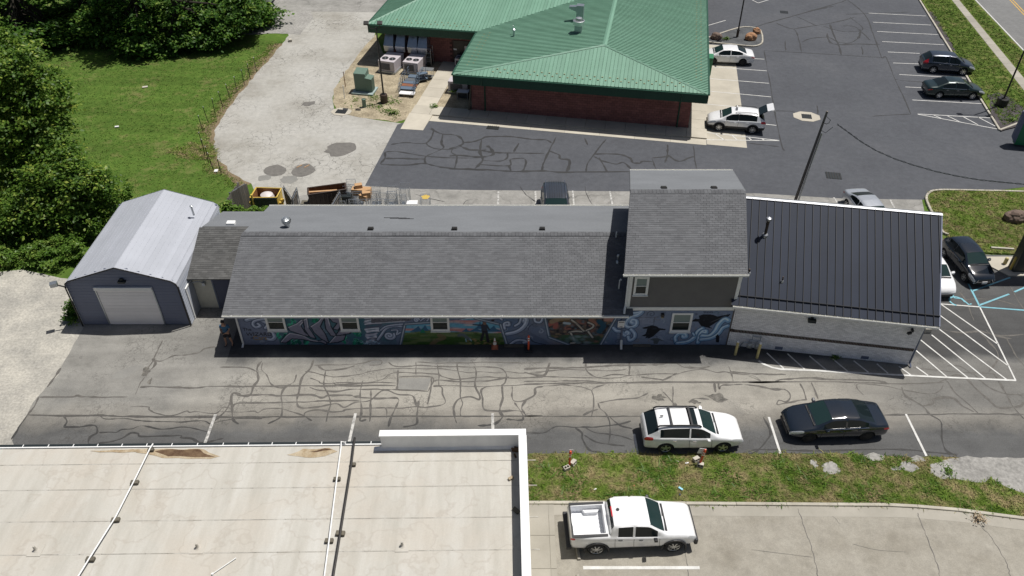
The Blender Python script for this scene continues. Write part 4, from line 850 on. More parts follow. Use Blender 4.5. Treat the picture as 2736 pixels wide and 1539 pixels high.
# ---------- mural painted on the front walls (27 m x 2.6 m canvas, vertex colours on the wall face)
mx0, mx1, mz1, ms = -14.93, 11.86, 2.6, .025
nx, nz = int((mx1 - mx0) / ms) + 1, int(mz1 / ms) + 1
XX, ZZ = np.meshgrid(np.linspace(mx0, mx1, nx), np.linspace(0.01, mz1, nz))
IMG = np.zeros((nz, nx, 3))
def vn(sx, sz, seed):
    r = np.random.default_rng(seed); g = r.random((int(2.6 / sz) + 3, int(28 / sx) + 3)); u = (XX - mx0) / sx; v = ZZ / sz
    i, j = u.astype(int), v.astype(int); fu, fv = u - i, v - j; fu = fu * fu * (3 - 2 * fu); fv = fv * fv * (3 - 2 * fv)
    return (g[j, i] * (1 - fu) + g[j, i + 1] * fu) * (1 - fv) + (g[j + 1, i] * (1 - fu) + g[j + 1, i + 1] * fu) * fv
def blend(mask, col, a=1.0):
    global IMG
    m = (mask * a)[..., None]; IMG = IMG * (1 - m) + np.array(col) * m
def C(k, pts):
    ox, oy, sx, sy = {1: (600, 830, 500 / 2576, 110 / 567), 2: (1050, 830, 500 / 2576, 110 / 567), 3: (1500, 820, 500 / 2576, 130 / 670)}[k]
    return [(q[0], q[2]) for q in (AY(ox + p[0] * sx, oy + p[1] * sy, AY0) for p in pts)]
def poly_(pts, col, a=1.0):
    P = np.stack([XX.ravel(), ZZ.ravel()], 1); blend(inside(pts, P).reshape(XX.shape).astype(float), col, a)
def dist_(pts):
    D = np.full(XX.shape, 9.)
    for p, q in zip(pts[:-1], pts[1:]):
        dx, dz = q[0] - p[0], q[1] - p[1]; L = dx * dx + dz * dz + 1e-9
        t = np.clip(((XX - p[0]) * dx + (ZZ - p[1]) * dz) / L, 0, 1); D = np.minimum(D, np.hypot(XX - p[0] - t * dx, ZZ - p[1] - t * dz))
    return D
def stroke(pts, w, col, a=1.0, sm=True):
    if sm and len(pts) > 2: pts = smooth_poly(pts, 5, False)
    blend(np.clip((w / 2 - dist_(pts)) / .03 + .5, 0, 1), col, a)
def scroll(pts, w, a=1.0, lo=(.03, .04, .065), mid=(.16, .19, .26), hi=(.31, .34, .41)):
    pts = smooth_poly(pts, 5, False) if len(pts) > 2 else pts
    D = dist_(pts)
    for ww, c in ((w + .09, lo), (w, mid)): blend(np.clip((ww / 2 - D) / .03 + .5, 0, 1), c, a)
    up = [(p[0] - w * .12, p[1] + w * .16) for p in pts]; blend(np.clip((w * .17 - dist_(up)) / .03 + .5, 0, 1), hi, a)
def spiral(c, r, turns, a0, dirn=1, shrink=.12, n=26): return [(c[0] + r * (1 - (1 - shrink) * t) * math.cos(a0 + dirn * turns * 6.283 * t), c[1] + r * (1 - (1 - shrink) * t) * math.sin(a0 + dirn * turns * 6.283 * t)) for t in np.linspace(0, 1, n)]
IMG[:] = (.088, .105, .148)
blend(np.clip(vn(1.6, .8, 1) * 2 - .8, 0, 1), (.05, .085, .15), .8); blend(np.clip(vn(1.1, .9, 2) * 3 - 1.9, 0, 1), (.13, .10, .085), .55)
blend((XX < -12.8) * 1., (.12, .13, .175), .55); blend((XX > 5.8) * 1., (.115, .14, .195), .7)
_r = random.Random(77)
for i in range(150):
    x, z = _r.uniform(-14.6, 11.6), _r.uniform(.15, 2.45)
    if -6.2 < x < -1.0 or 1.6 < x < 5.0: continue
    stroke(spiral((x, z), _r.uniform(.07, .26), _r.uniform(.6, 1.5), _r.uniform(0, 6), _r.choice([-1, 1]), .15, 14), _r.uniform(.03, .06), _r.choice([(.16, .20, .26), (.03, .04, .06), (.05, .10, .13), (.24, .27, .33), (.12, .10, .085)]), _r.uniform(.35, .8), False)
# left: scrolls, crystals, big grey letter forms
blend(((XX > -12.9) & (XX < -6.4)) * np.clip(vn(.8, .6, 3) * 1.6 - .2, 0, 1), (.02, .075, .09), .75)
def spir(k, c, r, turns, a0, d=1, w=.13): q = C(k, [c, (c[0] + r, c[1])]); rr = q[1][0] - q[0][0]; scroll(spiral(q[0], rr, turns, a0, d), w)
scroll(C(1, [(300, 130), (400, 110), (520, 140), (610, 200), (650, 290), (690, 360), (650, 400), (590, 390)]), .22); scroll(C(1, [(560, 240), (600, 180), (560, 120), (420, 140), (390, 190), (430, 230), (490, 210), (460, 180)]), .16)
def crystals(k, cx, cy, n, rx, ry, seed):
    r = random.Random(seed)
    for i in range(n):
        x, y = cx + r.uniform(-rx, rx), cy + r.uniform(-ry, ry); s = r.uniform(22, 48); an = r.uniform(-.8, .8); h = s * r.uniform(1.2, 2.2)
        q = [(x + a * math.cos(an) - b_ * math.sin(an), y + a * math.sin(an) + b_ * math.cos(an)) for a, b_ in ((-s / 2, h / 2), (-s / 2, -h / 3), (0, -h / 2), (s / 2, -h / 3), (s / 2, h / 2))]
        c = r.choice([(.01, .10, .065), (.015, .16, .10), (.008, .06, .05), (.03, .24, .15)]); poly_(C(k, q), c); stroke(C(k, [q[1], q[2], q[3]]), .03, (.10, .36, .26), .8, False); poly_(C(k, [q[0], q[1], q[2]]), (.005, .04, .035), .6)
crystals(1, 930, 170, 7, 45, 60, 1); crystals(1, 780, 330, 8, 80, 50, 2); crystals(1, 1240, 130, 4, 40, 30, 3); crystals(1, 1010, 440, 9, 150, 25, 4); crystals(1, 1830, 300, 6, 60, 40, 5); crystals(1, 1760, 420, 10, 140, 35, 6)
def slabform(k, pts):
    q = C(k, pts); stroke(q + [q[0]], .13, (.01, .015, .022), 1, False); poly_(q, (.125, .125, .165)); stroke(q[:max(2, len(q) // 2)], .04, (.36, .37, .43), .9, False)
for pts in ([(780, 430), (850, 350), (900, 310), (1010, 330), (1090, 350), (1180, 400), (1280, 420), (1390, 400), (1400, 460), (1330, 430), (1200, 420), (1080, 390), (930, 380), (840, 440)], [(880, 230), (1000, 180), (1060, 130), (1110, 120), (1040, 200), (1100, 300), (1170, 350), (1100, 340), (960, 290), (900, 270)], [(1090, 130), (1130, 110), (1150, 230), (1200, 300), (1250, 380), (1180, 360), (1110, 260)], [(1190, 220), (1300, 150), (1330, 110), (1360, 110), (1310, 220), (1380, 320), (1430, 440), (1330, 380), (1240, 300)], [(1380, 100), (1420, 100), (1450, 200), (1500, 290), (1540, 350), (1470, 340), (1400, 250)], [(1450, 100), (1580, 100), (1620, 170), (1560, 260), (1500, 250), (1560, 170), (1490, 150)], [(1610, 100), (1770, 100), (1760, 150), (1660, 170), (1640, 260), (1750, 230), (1720, 310), (1600, 330), (1540, 340), (1600, 250)], [(1450, 440), (1530, 350), (1660, 340), (1640, 400), (1560, 430)]):
    slabform(1, pts)
# tornado
for i in range(26):
    y = 95 + i * 14; cx = 2060 - i * 2 + 12 * math.sin(i); wd = max(30, 130 - i * 3.6)
    stroke(C(1, [(cx - wd, y + 8), (cx, y + 14 * math.sin(i * 1.7)), (cx + wd, y - 10)]), .09, random.choice([(.24, .25, .31), (.14, .15, .20), (.05, .06, .09), (.36, .37, .43)]), .85)
for i in range(30): x = 1990 + random.uniform(-100, 130); y = 440 + random.uniform(-30, 25); stroke(C(1, [(x, y), (x + random.uniform(-35, 35), y + random.uniform(-18, 12))]), .035, (.22, .33, .42), .8, False)
spir(1, (2270, 345), 75, 1.6, .5, -1, .14); scroll(C(1, [(2110, 400), (2160, 330), (2220, 250), (2330, 210), (2430, 215)]), .14); scroll(C(1, [(2150, 270), (2230, 215), (2400, 190), (2480, 185)]), .1); scroll(C(1, [(2300, 270), (2380, 270), (2370, 330), (2420, 300)]), .09)
# grey frieze
poly_(C(2, [(-300, 85), (270, 85), (240, 140), (-300, 170)]), (.07, .07, .085)); stroke(C(2, [(-330, 180), (-60, 160), (160, 145)]), .06, (.30, .31, .36), .9, False)
for i in range(60): x = random.uniform(-280, 240); y = random.uniform(88, 140); stroke(C(2, [(x, y), (x + random.uniform(-25, 25), y + random.uniform(-10, 10))]), .035, random.choice([(.02, .02, .03), (.16, .16, .19)]), .8, False)
spir(2, (325, 130), 42, 1.4, 0, 1, .09); scroll(C(2, [(380, 140), (440, 100), (490, 110), (470, 140)]), .08); scroll(C(2, [(520, 110), (600, 105), (670, 120)]), .08); scroll(C(2, [(920, 130), (1100, 105), (1300, 110), (1460, 100), (1500, 125), (1480, 110)]), .11)
# landscape panel
pan = C(2, [(165, 185), (680, 145), (1130, 105), (1480, 195), (1570, 470), (90, 470)]); P_ = np.stack([XX.ravel(), ZZ.ravel()], 1); pm = inside(pan, P_).reshape(XX.shape).astype(float)
blend(pm, (.07, .19, .27)); zt_, zb_ = C(2, [(800, 105), (800, 300)])[0][1], C(2, [(800, 290)])[0][1]
blend(pm * np.clip(vn(.9, .16, 11) * 3.2 - 1.5, 0, 1), (.30, .10, .085), .85); blend(pm * np.clip(vn(.7, .12, 12) * 3 - 1.8, 0, 1), (.33, .26, .24), .7)
for cx, cy, wd, h in ((350, 290, 120, 80), (445, 300, 110, 105), (590, 300, 80, 70), (1010, 290, 70, 50), (1150, 290, 120, 60), (1390, 290, 130, 85), (1200, 250, 60, 110)): q = C(2, [(cx - wd, cy), (cx - wd * .3, cy - h * .6), (cx, cy - h), (cx + wd * .25, cy - h * .5), (cx + wd, cy)]); poly_(q, (.025, .07, .125)); poly_([q[0], q[1], q[2]], (.06, .13, .19), .6)
hz = C(2, [(0, 292)])[0][1] + .06 * np.sin(XX * 1.1) + .04 * np.sin(XX * 2.7 + 1)
blend(pm * (ZZ < hz), (.07, .10, .045)); blend(pm * (ZZ < hz - .22 - .12 * np.sin(XX * 1.9 + 2)), (.042, .075, .024)); blend(pm * (ZZ < hz - .48 - .1 * np.sin(XX * 2.3)), (.025, .055, .012)); blend(pm * (ZZ < hz) * np.clip(vn(.5, .14, 13) * 2.5 - 1.3, 0, 1), (.11, .125, .06), .7); blend(pm * (ZZ < hz) * np.clip(vn(.35, .18, 14) * 3 - 2, 0, 1), (.012, .03, .008), .8)
stroke(C(2, [(640, 340), (700, 370), (600, 410), (540, 460)]), .28, (.11, .075, .045), .7); poly_(C(2, [(370, 305), (410, 245), (450, 305)]), (.01, .10, .06))
for i in range(40): x, y = random.uniform(1000, 1420), random.uniform(385, 468); poly_(C(2, [(x, y), (x + 28, y - 9), (x + 55, y), (x + 28, y + 10)]), random.choice([(.14, .105, .04), (.09, .07, .03), (.18, .14, .06)]), .9)
# a small dark standing figure and a low grey shape beside it (plain stand-ins)
stroke(C(2, [(1255, 205), (1260, 280)]), .34, (.022, .026, .036)); stroke(C(2, [(1250, 290), (1215, 405)]), .15, (.013, .013, .016), 1, False); stroke(C(2, [(1285, 290), (1310, 425)]), .17, (.013, .013, .016), 1, False); stroke(C(2, [(1220, 200), (1105, 192)]), .09, (.02, .024, .032), 1, False); stroke(C(2, [(1290, 200), (1325, 260)]), .11, (.02, .024, .032), 1, False); stroke(C(2, [(1258, 160), (1262, 178)]), .19, (.10, .06, .045)); stroke(C(2, [(1240, 140), (1280, 130), (1340, 150), (1380, 130)]), .14, (.02, .013, .012))
stroke(C(2, [(910, 340), (960, 330), (1050, 390)]), .2, (.06, .075, .085)); stroke(C(2, [(1000, 390), (1010, 425)]), .06, (.16, .25, .3), 1, False); stroke(C(2, [(1060, 390), (1080, 415)]), .06, (.16, .25, .3), 1, False)
for s_ in ([(165, 185), (100, 470)], [(165, 185), (680, 150)], [(1130, 105), (1480, 190)], [(1480, 190), (1570, 470)]): stroke(C(2, s_), .20, (.05, .07, .10), 1, False); q = C(2, s_); stroke(q, .05, (.26, .29, .34), 1, False)
# scrolls between the panels
scroll(C(2, [(1570, 320), (1700, 290), (1800, 220), (1840, 130), (1790, 95), (1760, 130), (1800, 140)]), .24); scroll(C(2, [(1540, 250), (1530, 180), (1590, 160), (1600, 200), (1560, 200)]), .14); scroll(C(2, [(1680, 210), (1740, 170), (1760, 110)]), .13); scroll(C(2, [(1620, 460), (1700, 410), (1800, 410), (1840, 430), (1800, 440)]), .16); scroll(C(2, [(1950, 100), (1960, 150), (2030, 160), (2060, 100)]), .13)
for i in range(14): x = 1890 + i * 16; stroke(C(2, [(x, 300 + i * 8), (x + 60, 410 + i * 4)]), .025, (.04, .05, .08), .7, False)
stroke(C(2, [(1860, 270), (1870, 230), (1900, 200), (1930, 180)]), .03, (.02, .02, .03)); stroke(C(2, [(1880, 370), (1940, 430), (2100, 465)]), .06, (.02, .025, .04))
# warm battle panel: abstract brown beast forms, pale limbs, red clouds
pan2 = C(2, [(2090, 85), (2150, 370), (2420, 468)])[:3] + C(3, [(540, 515), (750, 140)]); pm = inside(pan2, P_).reshape(XX.shape).astype(float)
blend(pm, (.045, .036, .034)); blend(pm * np.clip(vn(.28, .2, 21) * 3.4 - 1.9, 0, 1), (.16, .07, .055), .9); blend(pm * np.clip(vn(.22, .16, 22) * 3.4 - 2, 0, 1), (.13, .095, .06), .9); blend(pm * np.clip(vn(.16, .12, 23) * 3.5 - 1.8, 0, 1), (.012, .014, .018), .9); blend(pm * np.clip(vn(.2, .15, 26) * 3.5 - 2.4, 0, 1), (.06, .10, .12), .8); blend(pm * (ZZ < .75) * np.clip(vn(.5, .3, 24) * 2.4 - .5, 0, 1), (.025, .06, .03), .85)
k3 = lambda pts: C(3, pts)
stroke(C(2, [(2130, 200), (2240, 170), (2230, 230)]), .24, (.17, .06, .05)); stroke(C(2, [(2190, 150), (2300, 110), (2420, 120)]), .3, (.17, .125, .08)); stroke(C(2, [(2300, 150), (2420, 140)]), .10, (.06, .04, .02)); stroke(k3([(620, 170), (700, 160), (720, 190)]), .3, (.22, .12, .10)); stroke(k3([(400, 180), (470, 230), (430, 280)]), .22, (.15, .075, .055)); stroke(k3([(520, 200), (580, 260), (520, 340)]), .3, (.012, .04, .065))
for l_ in ([(110, 350), (200, 335), (290, 340), (330, 330)], [(130, 360), (170, 440), (190, 490), (130, 500)], [(330, 330), (420, 290), (440, 250), (370, 215)], [(370, 340), (430, 420)], [(140, 180), (220, 240), (310, 330)]): scroll(k3(l_), .11, 1, (.02, .02, .02), (.17, .17, .16), (.36, .32, .28))
stroke(k3([(40, 220), (110, 230)]), .16, (.20, .24, .27)); stroke(k3([(70, 200), (200, 225), (310, 320)]), .04, (.12, .08, .05))
for i in range(16): x, y = random.uniform(60, 420), random.uniform(400, 500); q = k3([(x, y)])[0]; blend(np.clip(1 - np.hypot((XX - q[0]) / .19, (ZZ - q[1]) / .11), 0, 1) ** .5, random.choice([(.10, .14, .15), (.05, .08, .085), (.15, .19, .19)]), .8)
for s_ in (C(2, [(2090, 85), (2150, 370)]), C(2, [(2150, 370), (2420, 468)]), C(3, [(540, 520), (755, 150)])): stroke(s_, .20, (.05, .07, .10), 1, False); stroke(s_, .05, (.26, .29, .34), 1, False)
# right part (tower ground floor): scrolls, two black birds, clouds
scroll(k3([(920, 95), (1040, 85), (1110, 70), (1060, 110), (950, 150), (890, 220), (900, 270), (960, 280), (1030, 250), (1030, 190), (980, 180), (960, 215), (985, 225)]), .22, 1, (.03, .05, .09), (.15, .21, .31), (.31, .37, .46)); scroll(k3([(720, 290), (760, 330), (830, 340), (850, 380), (900, 400), (930, 360), (900, 340), (890, 360)]), .2, 1, (.03, .05, .09), (.15, .21, .31), (.31, .37, .46)); scroll(k3([(960, 310), (1010, 370), (1000, 430), (940, 460), (920, 410)]), .2, 1, (.03, .05, .09), (.15, .21, .31), (.31, .37, .46))
stroke(k3([(1060, 150), (1280, 140), (1270, 250)]), .03, (.05, .055, .07), 1, False); poly_(k3([(1110, 150), (1275, 150), (1265, 240), (1105, 240)]), (.14, .16, .21), .6)
bk = (.008, .009, .012)
poly_(k3([(1110, 285), (1180, 270), (1250, 250), (1310, 265), (1345, 290), (1440, 305), (1420, 320), (1360, 320), (1300, 370), (1270, 400), (1200, 437), (1190, 425), (1150, 430), (1170, 405), (1100, 400), (1160, 370), (1180, 300), (1130, 300)]), bk)
poly_(k3([(1780, 200), (1840, 160), (1900, 165), (1890, 120), (1960, 100), (2080, 105), (2150, 130), (2330, 95), (2300, 130), (2200, 170), (2100, 230), (2040, 270), (2080, 300), (1990, 280), (1920, 260), (1880, 200)]), bk); poly_(k3([(1215, 450), (1280, 428), (1330, 430), (1430, 475), (1350, 460), (1320, 510), (1270, 505), (1265, 455)]), (.045, .055, .06))
for i in range(8): stroke(k3([(2060 + i * 24, 210 - i * 10), (2100 + i * 26, 190 - i * 11)]), .02, (.06, .065, .075), .9, False)
for i in range(6): stroke(k3([(1960 + i * 22, 62), (1970 + i * 22, 82)]), .035, bk, 1, False)
for l_, w_ in (([(1580, 490), (1570, 420), (1620, 370), (1700, 370), (1720, 410), (1680, 420), (1670, 400)], .2), ([(1600, 500), (1740, 480), (1830, 420), (1880, 340), (1940, 300)], .26), ([(1880, 490), (1900, 400), (1940, 340), (1990, 330), (1990, 360), (1950, 350)], .22), ([(1940, 400), (2040, 400), (2120, 330), (2170, 240), (2250, 170), (2300, 190)], .3), ([(1920, 450), (2060, 430), (2160, 370), (2220, 290), (2290, 260)], .22), ([(1830, 390), (1810, 360)], .12)):
    scroll(k3(l_), w_, 1, (.03, .06, .11), (.13, .22, .33), (.32, .39, .48))
poly_(k3([(2125, 485), (2125, 400), (2150, 375), (2175, 400), (2170, 488)]), bk); blend(np.clip(vn(.12, .1, 31) * 2 - 1.2, 0, 1), (.03, .04, .06), .35)
def mural_mesh(parent, xa, xb, ztop, y):
    ia, ib = int(round((xa - mx0) / ms)), int(round((xb - mx0) / ms)); jb_ = min(nz - 1, int(ztop / ms))
    xs, zs = XX[:jb_ + 1, ia:ib + 1], ZZ[:jb_ + 1, ia:ib + 1]; h, w = xs.shape
    inv = W[parent].translation
    V = np.stack([xs.ravel() - inv.x, np.full(xs.size, y - inv.y), zs.ravel() - inv.z], 1)
    i0 = (np.arange(h - 1)[:, None] * w + np.arange(w - 1)[None]).ravel()
    o = np_mesh('mural', V, np.stack([i0, i0 + 1, i0 + w + 1, i0 + w], 1), 'mural', parent)
    ca = o.data.color_attributes.new('paint', 'FLOAT_COLOR', 'POINT'); cl = np.ones((xs.size, 4), np.float32); cl[:, :3] = np.clip(IMG[:jb_ + 1, ia:ib + 1].reshape(-1, 3) * 1.9, 0, .8); ca.data.foreach_set('color', cl.ravel())
    return o
muralA = mural_mesh(A, mx0, 6.03, 2.48, AY0 - .006)
def lettering(txt, x, z, size, mat, parent, y, name='lettering', sh=0, dep=.003, rz=0):
    cu = bpy.data.curves.new(name, 'FONT'); cu.body = txt; cu.size = size; cu.extrude = dep; cu.shear = sh
    tmp = bpy.data.objects.new('tmp_text', cu); COL.objects.link(tmp); dg = bpy.context.evaluated_depsgraph_get()
    me = bpy.data.meshes.new_from_object(tmp.evaluated_get(dg)); bpy.data.objects.remove(tmp); me.name = name; me.materials.clear(); me.materials.append(MT[mat])
    o = bpy.data.objects.new(name, me); COL.objects.link(o); o.parent = parent
    Mw = Matrix.Translation((x, y, z)) @ Matrix.Rotation(rz, 4, 'Z') @ Matrix.Rotation(R(90), 4, 'X'); o.matrix_basis = W[parent].inverted() @ Mw; W[o] = Mw
    return o
q = C(1, [(255, 275), (300, 345), (360, 385), (395, 400)])
lettering('The', q[0][0], q[0][1], .30, 'inkblack', muralA, AY0 - .012); lettering('WIZARD', q[1][0], q[1][1], .36, 'inkblack', muralA, AY0 - .012, sh=.15)
lettering('of', q[2][0], q[2][1], .22, 'inkblack', muralA, AY0 - .012); lettering('Cars', q[3][0], q[3][1], .42, 'inkgold', muralA, AY0 - .012)
b = MB(); p = C(2, [(1530, 478), (1800, 478)]); b.box(((p[0][0] + p[1][0]) / 2, AY0 - .1, .03), (p[1][0] - p[0][0], .25, .06)); b.build('door_sill', 'block', A)

# ---------- B: two-storey tower (a parallelogram in plan: its sides follow the lot line)
SH = .146; TXL, TXR, TY, TZE, TZR = 6.06, 11.86, AY0, 5.3, 7.08
sk = lambda x, y: x + SH * (y - 31.4)
B = thing('two_storey_block', 'two storey block with grey shingle roof and taupe siding above the mural', 'building', (9, AY0, 0))
b = MB(); b.prism([(sk(TXL, TY), TY), (sk(TXR, TY), TY), (sk(TXR, 41.2), 41.2), (sk(TXL, 41.2), 41.2)], 0, 5.2); b.build('wall', 'siding', B)
for x in (TXL, TXR):
    b = MB(); v = [(sk(x, TY), TY, 5.19), (sk(x, 36.5), 36.5, 6.95), (sk(x, 41.2), 41.2, 5.19)]; d = .02 if x == TXL else -.02
    b.add(v + [(p[0] + d, p[1], p[2]) for p in v], [(0, 1, 2), (3, 5, 4), (0, 3, 4, 1), (1, 4, 5, 2), (2, 5, 3, 0)]); b.build('gable_wall', 'siding', B)
muralB = mural_mesh(B, 6.06, 11.85, 2.5, AY0 - .006)
nb = 22
for i in range(nb):
    z0 = 2.78 + i * .105; b = MB(); b.hexa([(TXL + .2, TY - .006, z0), (TXR - .12, TY - .006, z0), (TXR - .12, TY, z0), (TXL + .2, TY, z0), (TXL + .2, TY - .005, z0 + .105), (TXR - .12, TY - .005, z0 + .105), (TXR - .12, TY, z0 + .105), (TXL + .2, TY, z0 + .105)])
    b.v = [(x, y - (.014 if (j < 2) else 0), z) for j, (x, y, z) in enumerate(b.v)]; b.build('siding_board', 'siding', B)
b = MB(); b.box(((TXL + TXR) / 2 + .05, TY - .02, 2.66), (TXR - TXL - .02, .05, .22)); b.build('band_board', 'white', B)
for x in (TXL + .12, TXR - .03):
    b = MB(); b.box((x, TY - .02, 4.0), (.17, .05, 2.44)); b.build('corner_board', 'white', B)
b = MB(); b.tube([(TXL - .08, 31.42, 5.2), (TXL - .03, 31.7, 5.0), (TXL - .02, 31.72, 2.95), (TXL - .08, 31.55, 2.75), (TXL - .1, 31.4, 2.62)], .055, 4); b.build('downspout', 'white', B)
window(B, 6.36, 7.12, 3.62, 4.85, TY - .026); window(B, 8.62, 9.74, 1.0, 2.36, TY - .012)
b = MB(); roofslab(b, [(5.72, 31.4, TZE), (12.0, 31.4, TZE), (sk(12.0, 36.5), 36.5, TZR), (sk(5.72, 36.5), 36.5, TZR)]); b.build('front_roof_deck', 'ridge', B)
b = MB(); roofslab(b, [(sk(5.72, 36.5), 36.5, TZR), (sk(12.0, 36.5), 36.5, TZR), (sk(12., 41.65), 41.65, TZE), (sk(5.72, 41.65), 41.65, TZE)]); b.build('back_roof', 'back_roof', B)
Vt = Vector((0, 5.1, TZR - TZE)); SLt = Vt.length; Vt.normalize()
shingles(B, (5.72, 31.39, TZE), (1, 0, 0), Vt, 6.28, SLt - .1, .142, .31, 285, 'shingle', shear=SH * 5.1 / SLt)
b = MB(); x = sk(5.72, 36.5)
while x < sk(12., 36.5) - .1:
    b.hexa([(x, 36.3, TZR - .06), (x + .19, 36.3, TZR - .06), (x + .19, 36.72, TZR - .1), (x, 36.72, TZR - .1), (x, 36.3, TZR - .03), (x + .19, 36.3, TZR - .03), (x + .19, 36.5, TZR + .03), (x, 36.5, TZR + .03)]); b.hexa([(x, 36.5, TZR - .1), (x + .19, 36.5, TZR - .1), (x + .19, 36.72, TZR - .1), (x, 36.72, TZR - .1), (x, 36.5, TZR + .03), (x + .19, 36.5, TZR + .03), (x + .19, 36.72, TZR - .04), (x, 36.72, TZR - .04)]); x += .2
b.build('ridge_cap', 'ridge', B, kind='stuff')
gutter(B, (5.66, 31.39), (12.06, 31.39), TZE + .01, hang=.82); gutter(B, (sk(12, 41.65), 41.65), (sk(5.72, 41.65), 41.65), TZE + .01)
for px, py in ((1774, 502), (1908, 502)): p = G(px, py, 6.9); box_vent(B, (p[0], 37.1, 6.88))
for x, s in ((5.72, -1), (12., 1)):
    b = MB(); q = [(x, 31.4, TZE), (sk(x, 36.5), 36.5, TZR), (sk(x, 41.65), 41.65, TZE)]
    for p1, p2 in ((q[0], q[1]), (q[1], q[2])): b.hexa([(p1[0], p1[1], p1[2] - .18), (p1[0] + s * .02, p1[1], p1[2] - .18), (p2[0] + s * .02, p2[1], p2[2] - .18), (p2[0], p2[1], p2[2] - .18), (p1[0], p1[1], p1[2] + .005), (p1[0] + s * .02, p1[1], p1[2] + .005), (p2[0] + s * .02, p2[1], p2[2] + .005), (p2[0], p2[1], p2[2] + .005)])
    b.build('rake_board', 'ridge', B)
q = C(3, [(1390, 100)])[0]; b = MB(); b.box((q[0], TY - .09, q[1]), (.16, .18, .2)); b.box((q[0], TY - .1, q[1] - .12), (.12, .12, .05), m=1); b.build('wall_lamp', ['darkmetal', 'yellow_old'], B)
b = MB(); q = C(3, [(985, 510), (1225, 512)]); b.box(((q[0][0] + q[1][0]) / 2, TY - .08, .03), (q[1][0] - q[0][0], .2, .05)); b.build('door_sill', 'block', B)
sg = C(3, [(785, 172), (855, 260)])
st = thing('notice_sign', 'small white notice sign on the mural wall beside the grey downspout', 'sign', ((sg[0][0] + sg[1][0]) / 2, AY0 - .12, (sg[0][1] + sg[1][1]) / 2))
b = MB(); b.box((0, 0, 0), (.36, .03, .46)); b.build('board', 'signwhite', st, world=False)
b = MB(); b.box((0, -.02, .15), (.26, .006, .05)); b.box((0, -.02, -.17), (.16, .006, .03)); b.build('print_bar', 'darkmetal', st, world=False)

# ---------- E: white brick building with black standing-seam roof (own frame)
EO, EA = (11.82, 31.8), R(-9.46)
ee, en_ = (math.cos(EA), math.sin(EA)), (-math.sin(EA), math.cos(EA))
def EL(x, y, z=0): return (EO[0] + ee[0] * x + en_[0] * y, EO[1] + ee[1] * x + en_[1] * y, z)
E_ = thing('white_brick_building', 'white painted brick building with black standing seam metal roof', 'building', EL(0, 0), EA)
EW = 9.68
b = MB(); b.prism([(0.35, 0), (EW, 0), (EW, 10.2), (.9, 10.2)], 0, 3.05); b.build('wall', 'mortar_w', E_, world=False)
b = MB(); b.add([(EW - .05, 0, 3.05), (EW - .05, 5.0, 6.3), (EW - .05, 10.2, 3.05), (EW - .1, 0, 3.05), (EW - .1, 5.0, 6.3), (EW - .1, 10.2, 3.05)], [(0, 2, 1), (3, 4, 5)]); b.build('gable_wall', 'mortar_w', E_, world=False)
zb0 = 1.0
bricks(E_, EL(.12, 0)[:2], EL(EW, 0)[:2], .02, 3.05, .2, .06, .011, .009, 300, 'brickw', skip=((-1, 99, zb0 - .01, zb0 + .2),))
sb = None
k = .12
for i in range(125):
    if k > EW - .05: break
    bm = MB(); bm.box((k + .032, -.004, zb0 + .1), (.058, .03, .185)); bm.build('soldier_brick', 'brickd' if i % 1 == 0 else 'brickw', E_, world=False); k += .077
# roof: long main slope, batten, short eave course
ev = Vector((0, 5.33, 6.5 - 3.15)); evl = ev.length; ev.normalize()
ez = lambda y: 3.15 + (y + .33) * (3.35 / 5.33)
b = MB(); roofslab(b, [(-.2, -.33, 3.13), (10.19, -.33, 3.13), (10.49, 5.0, 6.48), (0.04, 5.0, 6.48)], .08); roofslab(b, [(0.04, 5.0, 6.48), (10.49, 5.0, 6.48), (10.3, 10.6, 3.0), (0, 10.6, 3.0)], .08); b.build('roof_deck', 'seam_rib', E_, world=False)
slope_panels(E_, 'roof_panel', [(-.2, -.33, 3.14), (10.19, -.33, 3.14), (10.49, 5.0, 6.49), (.04, 5.0, 6.49)], .405, ['seam', 'seam_rib'], rib=(.022, .05), t=.014, gap=.004, minor=0)
b = MB(); b.tube([(-.2, .12, ez(.12) + .05), (10.24, .12, ez(.12) + .05)], .035, 6); b.build('snow_bar', 'seam_rib', E_, world=False)
b = MB(); b.hexa([(-.15, 4.94, 6.49), (10.55, 4.94, 6.49), (10.55, 5.22, 6.40), (-.15, 5.22, 6.40), (-.15, 4.93, 6.52), (10.55, 4.93, 6.52), (10.55, 5.06, 6.55), (-.15, 5.06, 6.55)])
b.hexa([(-.15, 5.06, 6.40), (10.55, 5.06, 6.40), (10.55, 5.24, 6.35), (-.15, 5.24, 6.35), (-.15, 5.06, 6.55), (10.55, 5.06, 6.55), (10.55, 5.24, 6.50), (-.15, 5.24, 6.50)]); b.build('ridge_flashing', 'alu', E_, world=False)
gutter(E_, EL(-.1, -.33)[:2], EL(10.2, -.33)[:2], 3.13, hang=.6)
b = MB(); roofslab(b, [(10.19, -.34, 3.17), (10.25, -.34, 3.17), (10.55, 5.0, 6.53), (10.49, 5.0, 6.53)], .2); b.build('rake_trim', 'slatewall', E_, world=False)
b = MB(); b.tube([(EW + .3, -.25, 3.0), (EW + .06, .04, 2.8), (EW + .06, -.02, .2), (EW + .1, -.22, .06)], .055, 4); b.build('downspout', 'slatewall', E_, world=False)
b = MB(); b.box((EW + .02, .02, 1.5), (.05, .05, 3.0)); b.build('corner_trim', 'white', E_, world=False)
for px, py in ((2080, 929), (2310, 957)):
    p = G(px, py, .15); q = [(p[0] - EO[0]) * ee[0] + (p[1] - EO[1]) * ee[1]]; b = MB(); b.box((q[0], -.012, .2), (.4, .02, .2)); b.build('crawl_vent', 'slatewall', E_, world=False)
